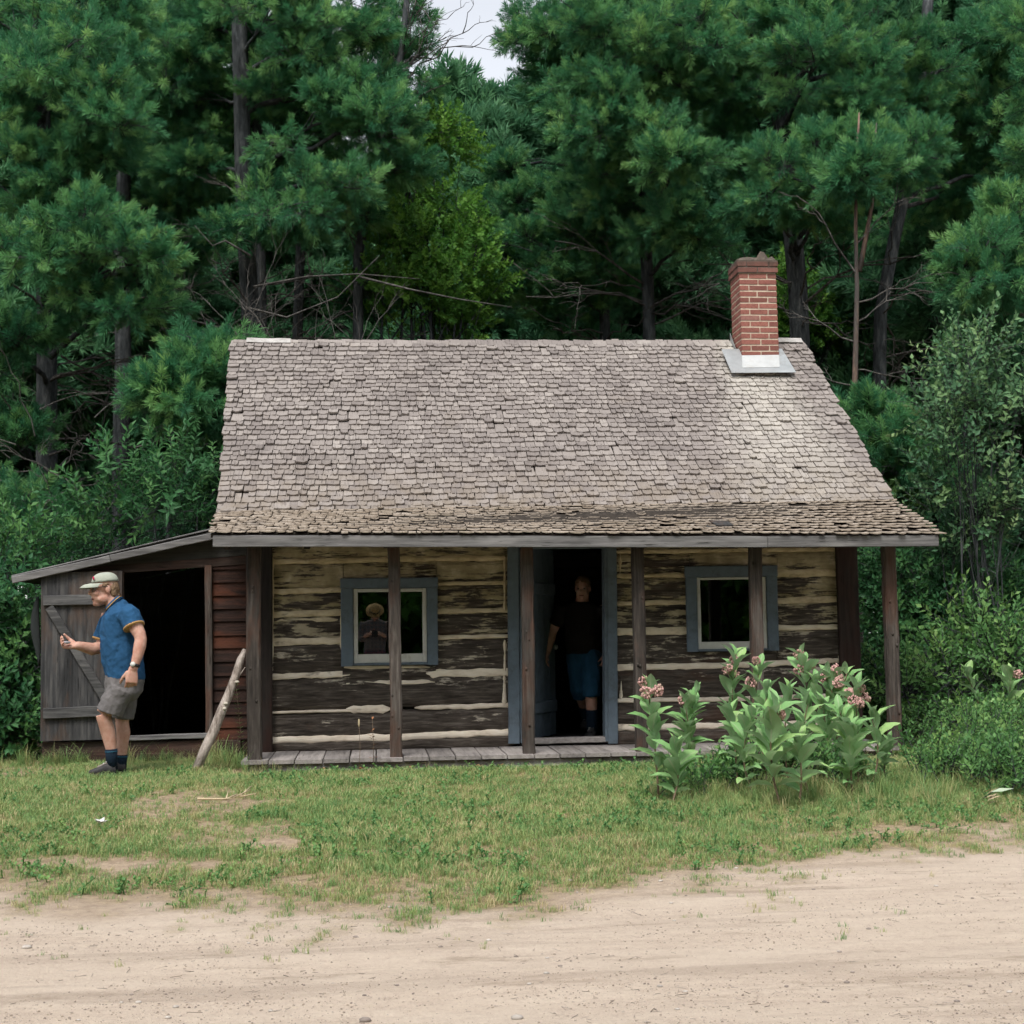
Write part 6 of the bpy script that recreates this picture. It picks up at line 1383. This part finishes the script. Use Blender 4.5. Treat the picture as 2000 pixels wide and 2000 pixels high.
def shoe(t, heel, toe, z0, w=0.047, top_mat='shoe_top', lace=True):
    heel = Vector(heel); toe = Vector(toe); heel.z = toe.z = z0; d = (toe-heel).normalized(); s = d.cross(Vector((0, 0, 1))); L = (toe-heel).length; mb = MB(); rings = []
    for (f, ww, h) in ((0.0, .55, .055), (0.04, .8, .075), (0.18, .88, .088), (0.36, .86, .095), (0.5, .92, .080), (0.68, 1.05, .062), (0.85, 1.0, .050), (0.96, .7, .040), (1.0, .35, .030)):
        rings.append((heel + d*L*f + Vector((0, 0, h*0.5+0.006)), s*w*ww, Vector((0, 0, h*0.5))))
    loft(mb, rings, n=16, p=2.6); sh_ = mb.build('shoe', M['shoe'], t)
    mb = MB(); rings = [(heel + d*L*f + Vector((0, 0, 0.009)), s*w*ww*1.06, Vector((0, 0, 0.011))) for f, ww in ((-0.01, .5), (0.03, .82), (0.2, .9), (0.42, .84), (0.66, 1.05), (0.86, 1.0), (0.97, .7), (1.01, .35))]
    loft(mb, rings, n=12, p=4); mb.build('sole', M['sole'], sh_)
    mb = MB(); rings = [(heel + d*L*f + Vector((0, 0, h)), s*w*ww, Vector((0, 0, 0.009)) + d*0.004) for f, ww, h in ((0.30, .55, .098), (0.42, .62, .092), (0.55, .66, .078), (0.68, .6, .066))]
    loft(mb, rings, n=10); mb.build('tongue', M[top_mat], sh_)
    if lace:
        for i in range(4):
            mb = MB(); f = 0.36+0.09*i; c = heel + d*L*f + Vector((0, 0, 0.106-0.012*i)); tube(mb, [c - s*0.026, c + Vector((0, 0, .004)), c + s*0.026 + d*0.008], 0.0032, 5); mb.build('lace', M['white_paint'], sh_)
def crumple(me, amp):
    def fn(c):
        q = Vector((c[0]*9+c[2]*5, c[1]*9, c[2]*6-c[0]*5)); return amp*(mnoise.noise(q)+0.6*mnoise.noise(q*2.3)+0.3*mnoise.noise(q*5))
    push(me, fn)
def push(me, fn):
    n_ = len(me.vertices); co = np.empty(n_*3, dtype=np.float32); no = np.empty(n_*3, dtype=np.float32)
    me.vertices.foreach_get('co', co); me.vertices.foreach_get('normal', no); co = co.reshape(-1, 3); no = no.reshape(-1, 3)
    d_ = np.array([fn(c) for c in co.tolist()], dtype=np.float32); co += no*d_[:, None]; me.vertices.foreach_set('co', co.ravel()); me.update()
def limbs(mb, pts, rad, n=14): tube(mb, pts, rad, n)
def person_at_shed():
    Y0 = 12.12; A = lambda px, py, dy=0.0: at(px, py, Y0+dy)
    zg = A(200, 1517).z
    t = thing('person', 'man in blue polo shirt, grey shorts and pale cap striding past the shed door', 'person', (A(215, 1517).x, Y0, gz(A(215, 1517).x, Y0)))
    N, F = -0.19, 0.19                         # near and far side of the body
    H = Head(A(203, 1153), (-1, -0.42, -0.10), (-0.08, 0, 1), 1.10)
    nb = A(226, 1183); X = Vector((1, 0, 0)); Yv = Vector((0, 1, 0)); m_ = Y0/FPX
    b = MB(); H.skin(b); limbs(b, [A(211, 1160), A(219, 1172), A(227, 1190)], [0.058, 0.060, 0.072])
    loft(b, [(A(229, 1184), X*0.06, Yv*0.08), (A(234, 1198), X*0.10, Yv*0.165), (A(233, 1222), X*0.125, Yv*0.17), (A(236, 1262), X*0.14, Yv*0.165), (A(240, 1300), X*0.145, Yv*0.165), (A(243, 1330), X*0.13, Yv*0.165), (A(243, 1350), X*0.10, Yv*0.14)], n=24)
    sn, en, wn = A(251, 1198, N), A(276, 1247, N-0.06), A(263, 1299, N-0.10)
    limbs(b, [sn, A(259, 1211, N-.015), A(266, 1226, N-0.035), A(273, 1240, N-.055), A(275, 1249, N-.062), A(273, 1262, N-.075), A(269, 1280, N-.09), wn, A(260, 1309, N-0.105)], [0.066, 0.063, 0.057, 0.049, 0.048, 0.050, 0.043, 0.034, 0.033])
    hand(b, A(259.5, 1308, N-0.105), (-0.10, -0.05, -1), (0.25, -1, 0), 1.18, 0.8, 1, 0.05)
    sf, ef, wf = A(214, 1200, F), A(199, 1264, F-0.04), A(152, 1261, F-0.16)
    limbs(b, [sf, A(205, 1232, F), ef], [0.066, 0.058, 0.050]); limbs(b, [ef, A(180, 1268, F-0.08), wf, A(148, 1261, F-0.165)], [0.050, 0.052, 0.036, 0.033])
    hand(b, A(149, 1261, F-0.165), (-1, -0.12, 0.06), (0, 0.55, -0.85), 1.12, 0.95, -1, 0.05)
    hn, kn, an = A(236, 1345, N*0.55), A(201, 1395, N*0.55-0.02), A(219, 1482, N*0.5)
    limbs(b, [hn, A(219, 1370, N*.55), kn], [0.092, 0.078, 0.060]); limbs(b, [kn, A(203, 1404, N*.55-.02), A(211, 1430, N*.52), A(217, 1462, N*.5), an, A(219, 1500, N*.5)], [0.058, 0.056, 0.058, 0.044, 0.038, 0.041])
    hf, kf, af = A(246, 1345, F*0.5), A(238, 1408, F*0.45), A(236, 1488, F*0.45)
    limbs(b, [hf, A(243, 1375, F*.5), kf], [0.090, 0.074, 0.056]); limbs(b, [kf, A(241, 1432, F*.45), A(238, 1468, F*.45), af, A(236, 1500, F*.45)], [0.054, 0.056, 0.043, 0.037, 0.040])
    obj('body', remeshed(b, 'body', 0.0056, 5), M['skin'], t); H.face(t)
    # polo shirt
    M['polo'] = cloth_mat('polo_shirt', (0.022, 0.085, 0.185), 8, 0.55, 0.15); M['tan'] = cloth_mat('tan_trim', (0.42, 0.25, 0.10), 30, 0.1); M['grey_short'] = cloth_mat('grey_shorts', (0.155, 0.145, 0.145), 9, 0.6, 0.18)
    s = MB(); loft(s, [(A(221, 1183), Vector((.058, 0, .062)), Yv*0.078), (A(226, 1188), Vector((.085, 0, .058)), Yv*0.125), (A(232, 1198), Vector((.120, 0, .025)), Yv*0.19), (A(232, 1220), X*0.145, Yv*0.19), (A(235, 1250), X*0.156, Yv*0.19), (A(239, 1280), X*0.166, Yv*0.19), (A(242, 1306), X*0.160, Yv*0.186), (A(245, 1328), X*0.152, Yv*0.182)], n=28)
    limbs(s, [A(246, 1196, N+.03), A(254, 1203, N), A(262, 1224, N-0.03)], [0.080, 0.088, 0.085]); limbs(s, [A(220, 1200, F-.04), A(210, 1215, F), A(196, 1250, F-.02)], [0.062, 0.072, 0.068])
    sm_ = remeshed(s, 'polo_shirt', 0.008, 6); crumple(sm_, 0.011)
    shm = obj('polo_shirt', sm_, M['polo'], t)
    d = (A(262, 1224, N-.03)-A(254, 1203, N)).normalized()
    for c, dd_, r0 in ((A(261.6, 1223.5, N-.03), d, 0.0875), (A(196.3, 1249.5, F-.02), (A(196, 1250, F-.02)-A(210, 1215, F)).normalized(), 0.0705)):
        mb = MB(); tube(mb, [c - dd_*0.006, c+dd_*0.008], r0-0.001, 20, cap=True); mb.build('sleeve_trim', M['tan'], shm)
    mb = MB(); o1 = dd_.orthogonal()
    cn, cd_ = A(221, 1179), Vector((-0.72, -0.08, 0.70)).normalized(); a1 = Vector((0, 1, 0)); a2 = cd_.cross(a1).normalized()
    for nm, mt_, r_, h0, h1 in (('collar', 'polo', 0.082, -0.022, 0.016), ('collar_stripe', 'tan', 0.0835, -0.006, 0.006)):
        mb = MB(); vs_ = []; n_ = 24
        for i in range(n_+1):
            a = -2.55 + 5.1*i/n_; e = a1*math.sin(a) - a2*math.cos(a)*-1.0
            e = a1*math.sin(a)*0.95 + (-a2 if a2.x < 0 else a2)*math.cos(a)*1.0
            for hh, rr in ((h0, r_+0.010), (h1, r_-0.006), (h1, r_-0.010), (h0, r_+0.004)): vs_.append(cn + e*rr + cd_*hh)
        fs = [(i*4+j, i*4+(j+1) % 4, i*4+4+(j+1) % 4, i*4+4+j) for i in range(n_) for j in range(4)] + [(3, 2, 1, 0), tuple(n_*4+j for j in range(4))]
        mb.add(vs_, fs, 0, True); mb.build(nm, M[mt_], shm)
    # shorts
    s = MB(); loft(s, [(A(243, 1312), X*0.150, Yv*0.178), (A(243, 1332), X*0.158, Yv*0.185), (A(242, 1352), X*0.150, Yv*0.185), (A(239, 1366), X*0.12, Yv*0.16)], n=24)
    limbs(s, [A(237, 1345, N*.55), A(224, 1368, N*.58), A(214, 1393, N*.58)], [0.105, 0.106, 0.108]); limbs(s, [A(246, 1345, F*.5), A(244, 1372, F*.48), A(240, 1404, F*.45)], [0.103, 0.096, 0.088])
    sm_ = remeshed(s, 'shorts', 0.008, 4); crumple(sm_, 0.009); obj('shorts', sm_, M['grey_short'], t)
    for (p, q, zt_) in ((A(217.2, 1463, N*.5), A(219, 1504, N*.5), 0), (A(237.5, 1474, F*.45), A(236, 1504, F*.45), 1)):
        mb = MB(); limbs(mb, [p, p.lerp(q, .4), q], [0.050, 0.046, 0.043], 16); so = mb.build('sock', M['dark_sock'], t)
        mb = MB(); c = p.lerp(q, 0.12); dv = (q-p).normalized(); tube(mb, [c-dv*.004, c+dv*.004], 0.0505, 16); mb.build('sock_band', M['sock_line'], so)
    for (hx_, tx_, dy) in ((227, 173, N*.5), (246, 197, F*.45)):
        shoe(t, A(hx_, 1515, dy), A(tx_, 1515, dy-.03), gz(A(200, 1517).x, Y0+dy)+0.012)
    # hair, cap, glasses, watch
    hb = MB(); H.ell(hb, (-0.055, 0, 0.01), (0.058, 0.080, 0.068)); H.ell(hb, (-0.085, 0, -0.04), (0.030, 0.056, 0.036))
    for q in (-1, 1): H.ell(hb, (0.0, q*0.073, 0.036), (0.028, 0.010, 0.020)); H.ell(hb, (-0.055, q*0.066, -0.02), (0.025, 0.016, 0.04))
    hm = remeshed(hb, 'hair', 0.006, 2)
    push(hm, lambda c: 0.007*mnoise.noise(Vector(c)*70)+0.004*mnoise.noise(Vector(c)*150))
    obj('hair', hm, M['hair'], t)
    M['cap'] = cloth_mat('cap', (0.40, 0.43, 0.36), 14, 0.3, 0.08); M['cap_red'] = cloth_mat('cap_logo', (0.55, 0.03, 0.09), 30, 0.1)
    cb = MB(); rings = []
    for i in range(9):
        a = i/8*math.pi/2; rings.append((H.p(-0.014, 0, 0.060+0.072*math.sin(a)), H.M @ Vector((0.108*max(0.04, math.cos(a)**0.75), 0, 0)), H.M @ Vector((0, 0.091*max(0.04, math.cos(a)**0.75), 0))))
    loft(cb, rings, n=26); cap = cb.build('cap', M['cap'], t)
    cb = MB(); vs_ = []; n_ = 16
    for i in range(n_+1):
        a = -1.25+2.5*i/n_
        for rr, ff, du in ((0.98, 0.0, 0.060), (1.0, 0.045, 0.054), (0.98, 0.078, 0.036)):
            f = -0.012+0.108*math.cos(a)*rr + ff*math.cos(a)**0.5 if math.cos(a) > 0 else -0.012; vs_.append(H.p(f, 0.091*math.sin(a)*rr, du-0.010*abs(math.sin(a))))
    k3 = len(vs_); vs_ += [v - H.u*0.005 for v in vs_]
    fs = []
    for i in range(n_):
        for j in range(2): a = i*3+j; fs += [(a, a+1, a+4, a+3), (k3+a+3, k3+a+4, k3+a+1, k3+a)]
        fs += [(i*3+2, k3+i*3+2, k3+i*3+5, i*3+5)]
    cb.add(vs_, fs, 0, True); cb.build('brim', M['cap'], cap)
    cb = MB(); ellipsoid(cb, H.p(0.076, 0.042, 0.092), 0.006, 0.020, 0.016, H.M, 10, 6); cb.build('cap_emblem', M['cap_red'], cap)
    gb = MB(); gl = None
    for q in (-1, 1):
        ring = [H.p(0.094-0.006*abs(math.cos(a)), q*0.034+0.023*math.cos(a), 0.012+0.018*math.sin(a)) for a in np.linspace(0, 2*math.pi, 15)]
        rb = MB(); tube(rb, ring, 0.0022, 5, cap=False)
        if gl is None: gl = rb.build('glasses', M['frame'], t)
        else: rb.build('rim', M['frame'], gl)
        lb = MB(); lb.add([p for p in ring[:-1]], [tuple(range(14))]); lb.build('lens', M['lens'], gl)
        tb = MB(); tube(tb, [H.p(0.090, q*0.057, 0.020), H.p(0.05, q*0.078, 0.022), H.p(-0.012, q*0.088, 0.024)], 0.0022, 5); tb.build('temple', M['frame'], gl)
    bb = MB(); tube(bb, [H.p(0.094, -0.011, 0.016), H.p(0.098, 0, 0.02), H.p(0.094, 0.011, 0.016)], 0.0022, 5); bb.build('bridge', M['frame'], gl)
    wd_ = (A(260, 1308, N-.105)-wn).normalized(); mb = MB(); tube(mb, [wn-wd_*.011, wn+wd_*.011], 0.0405, 18); wt = mb.build('watch', M['iris'], t)
    side = (Vector((-0.25, -1, 0)) - wd_*Vector((-0.25, -1, 0)).dot(wd_)).normalized(); mb = MB(); tube(mb, [wn+side*.037, wn+side*.047], 0.020, 16); mb.build('watch_face', M['white_paint'], wt)
    hp = A(131, 1255, F-.225); mb = MB(); loft(mb, [(hp+Vector((-.022, -.01, .004)), Vector((0, .014, 0)), Vector((0, 0, .008))), (hp, Vector((0, .02, 0)), Vector((0, 0, .013))), (hp+Vector((.024, .01, .0)), Vector((0, .013, 0)), Vector((0, 0, .008)))], n=10)
    tag(mb.build('small_stone', flat('greyish_stone', (0.33, 0.31, 0.33), 0.6)), 'small grey stone held in the raised hand of the man at the shed', 'stone')
    return t
person_at_shed()
def simple_person(name, label, x, y, z0, face, h, cols, pose, vox=0.009):
    """upright figure built in metres; face = unit direction it looks to; pose holds joint offsets (forward, left, up)"""
    f = Vector(face).normalized(); l = Vector((0, 0, 1)).cross(f).normalized(); base = Vector((x, y, z0)); k = h/1.75
    W = lambda a: base + (f*a[0] + l*a[1] + Vector((0, 0, a[2])))*k
    t = thing(name, label, 'person', (x, y, z0)); b = MB(); H = Head(W(pose['head']), (f + Vector((0, 0, pose.get('nod', 0)))).normalized(), (0, 0, 1), k); H.skin(b)
    limbs(b, [H.p(-0.01, 0, -0.06), W(pose['neck'])], [0.056, 0.066]); ch = pose['chest']; pv = pose['pelvis']
    R2 = lambda c, a, bb: (W(c), f*a*k, l*bb*k)
    mid = tuple((ch[i]+pv[i])/2 for i in range(3)); be = pose.get('belly', 0.13)
    loft(b, [R2(pose['neck'], .06, .07), R2((ch[0], ch[1], ch[2]+.12), .09, .16), R2(ch, .115, .17), R2(mid, be, .16), R2(pv, .12, .165), R2((pv[0], pv[1], pv[2]-.1), .10, .15)], n=20)
    for sd_ in ('L', 'R'):
        s, e, w, hd = [W(a) for a in pose['arm'+sd_]]; limbs(b, [s, e], [.056, .043]); limbs(b, [e, e.lerp(w, .35), w], [.043, .044, .030]); hand(b, w, hd-w, pose['palm'+sd_][0]*f + pose['palm'+sd_][1]*l + pose['palm'+sd_][2]*Vector((0, 0, 1)), k, pose.get('curl', .4), 1 if sd_ == 'L' else -1)
        a, kn, an = [W(q) for q in pose['leg'+sd_]]; limbs(b, [a, kn], [.085, .058]); limbs(b, [kn, kn.lerp(an, .3), an], [.056, .058, .038])
    obj('body', remeshed(b, 'body', vox, 4), M['skin'], t); H.face(t)
    s = MB(); loft(s, [R2(pose['neck'], .075, .085), R2((ch[0], ch[1], ch[2]+.13), .11, .19), R2(ch, .135, .20), R2(mid, be+.02, .19), R2(pv, .15, .19), R2((pv[0], pv[1], pv[2]-.05), .15, .19)], n=22)
    for sd_ in ('L', 'R'):
        q = pose['arm'+sd_]; a, e, w = W(q[0]), W(q[1]), W(q[2]); sl_ = pose.get('sleeve', .75); limbs(s, [a, a.lerp(e, sl_)], [.070, .066])
        if sl_ >= 1: limbs(s, [e, e.lerp(w, .55)], [.062, .052])
    sm_ = remeshed(s, 'shirt', vox*1.1, 5); crumple(sm_, 0.009); obj('shirt', sm_, cols['shirt'], t)
    s = MB(); loft(s, [R2((pv[0], pv[1], pv[2]+.02), .135, .178), R2(pv, .14, .182), R2((pv[0], pv[1], pv[2]-.12), .13, .17)], n=20)
    for sd_ in ('L', 'R'):
        q = pose['leg'+sd_]; a, kn, an = [W(r_) for r_ in q]; limbs(s, [a, kn, kn.lerp(an, pose.get('hem', .08))], [.105, .092, .09])
    sm_ = remeshed(s, 'shorts', vox*1.1, 4); crumple(sm_, 0.008); obj('shorts', sm_, cols['shorts'], t)
    for sd_ in ('L', 'R'):
        kn, an = W(pose['leg'+sd_][1]), W(pose['leg'+sd_][2]); mb = MB(); limbs(mb, [kn.lerp(an, pose.get('sock', .6)), an, an-Vector((0, 0, .05))], [.057, .050, .044]); mb.build('sock', M['dark_sock'], t)
        shoe(t, an - f*.07*k, an + f*.20*k, an.z-.085*k, top_mat='shoe')
    hb = MB(); H.ell(hb, (-0.030, 0, 0.060), (0.100, 0.090, 0.086)); H.ell(hb, (-0.05, 0, 0.0), (0.06, 0.086, 0.07)); hm = remeshed(hb, 'hair', 0.008, 2)
    push(hm, lambda c: 0.006*mnoise.noise(Vector(c)*60))
    obj('hair', hm, cols['hair'], t)
    return t, H
# the person stepping out of the dark doorway
fp = on_ground(1158, 1443, 0.208)
pose = dict(head=(0.10, 0.02, 1.555), nod=-0.12, neck=(0.05, 0.0, 1.43), chest=(0.03, 0, 1.25), pelvis=(-0.02, 0, 0.92), belly=0.17,
            armR=((0.02, -.20, 1.38), (-0.02, -.33, 1.12), (0.10, -.38, 0.88), (0.14, -.38, 0.78)), palmR=(0.2, -1, 0), armL=((0.02, .20, 1.38), (-.05, .26, 1.10), (0.05, .24, 0.86), (0.08, .22, .76)), palmL=(.2, 1, 0),
            legL=((0, .09, .88), (.16, .10, .50), (.13, .10, .085)), legR=((0, -.08, .88), (-.02, -.05, .49), (-.30, -.02, .16)), hem=0.16, sock=0.5)
simple_person('person', 'heavy person in dark T-shirt and blue shorts stepping through the dark doorway', fp.x-0.03, fp.y+0.30, 0.206, (-0.32, -1, 0), 1.56,
              dict(shirt=cloth_mat('dark_tshirt', (0.018, 0.015, 0.014), 8, .4), shorts=cloth_mat('blue_shorts', (0.02, 0.075, 0.14), 9, .4), hair=M['hair']), pose)
# the photographer behind the camera, mirrored in the window
pose = dict(head=(0.16, 0.0, 1.53), nod=-1.1, neck=(0.05, 0, 1.43), chest=(0.02, 0, 1.25), pelvis=(0, 0, .92), belly=.13,
            armR=((0.03, -.20, 1.38), (0.02, -.27, 1.08), (0.22, -.10, 1.17), (0.27, -.06, 1.18)), palmR=(0, -1, .2), armL=((0.03, .20, 1.38), (0.02, .27, 1.08), (0.22, .10, 1.17), (0.27, .06, 1.18)), palmL=(0, 1, .2),
            legL=((0, .09, .88), (.02, .10, .48), (0, .11, .085)), legR=((0, -.09, .88), (.02, -.10, .48), (0, -.11, .085)), hem=.1, sleeve=1.0, sock=.6)
ph, PH = simple_person('person', 'photographer in straw hat bent over a waist level camera, mirrored in the window', 0.0, -0.40, gz(0, -0.4), (0, 1, 0), 1.78,
                       dict(shirt=cloth_mat('plaid_shirt', (0.12, 0.14, 0.17), 9, .3, plaid=(0.30, 0.20, 0.18)), shorts=cloth_mat('plaid_shorts', (0.05, 0.09, 0.13), 9, .3, plaid=(0.28, 0.06, 0.08)), hair=M['hair']), pose, 0.012)
M['strawhat'] = flat('straw_hat', (0.42, 0.27, 0.11), 0.8, 0.2, 40); mb = MB()
loft(mb, [(PH.p(-0.01, 0, .062), PH.f*.17, PH.l*.165), (PH.p(-0.01, 0, .070), PH.f*.168, PH.l*.163), (PH.p(-0.01, 0, .074), PH.f*.108, PH.l*.094), (PH.p(-.01, 0, .15), PH.f*.095, PH.l*.080), (PH.p(-.01, 0, .165), PH.f*.05, PH.l*.045)], n=24); ht = mb.build('straw_hat', M['strawhat'], ph)
mb = MB(); loft(mb, [(PH.p(-0.01, 0, .078), PH.f*.1095, PH.l*.0955), (PH.p(-.01, 0, .10), PH.f*.106, PH.l*.092)], n=24); mb.build('hat_band', M['iris'], ht)
mb = MB(); box(mb, -.055, .055, -0.14, -0.035, 1.13, 1.25); cb_ = mb.build('folding_viewfinder_camera', M['sole']); tag(cb_, 'black box camera held at the waist of the photographer', 'camera')
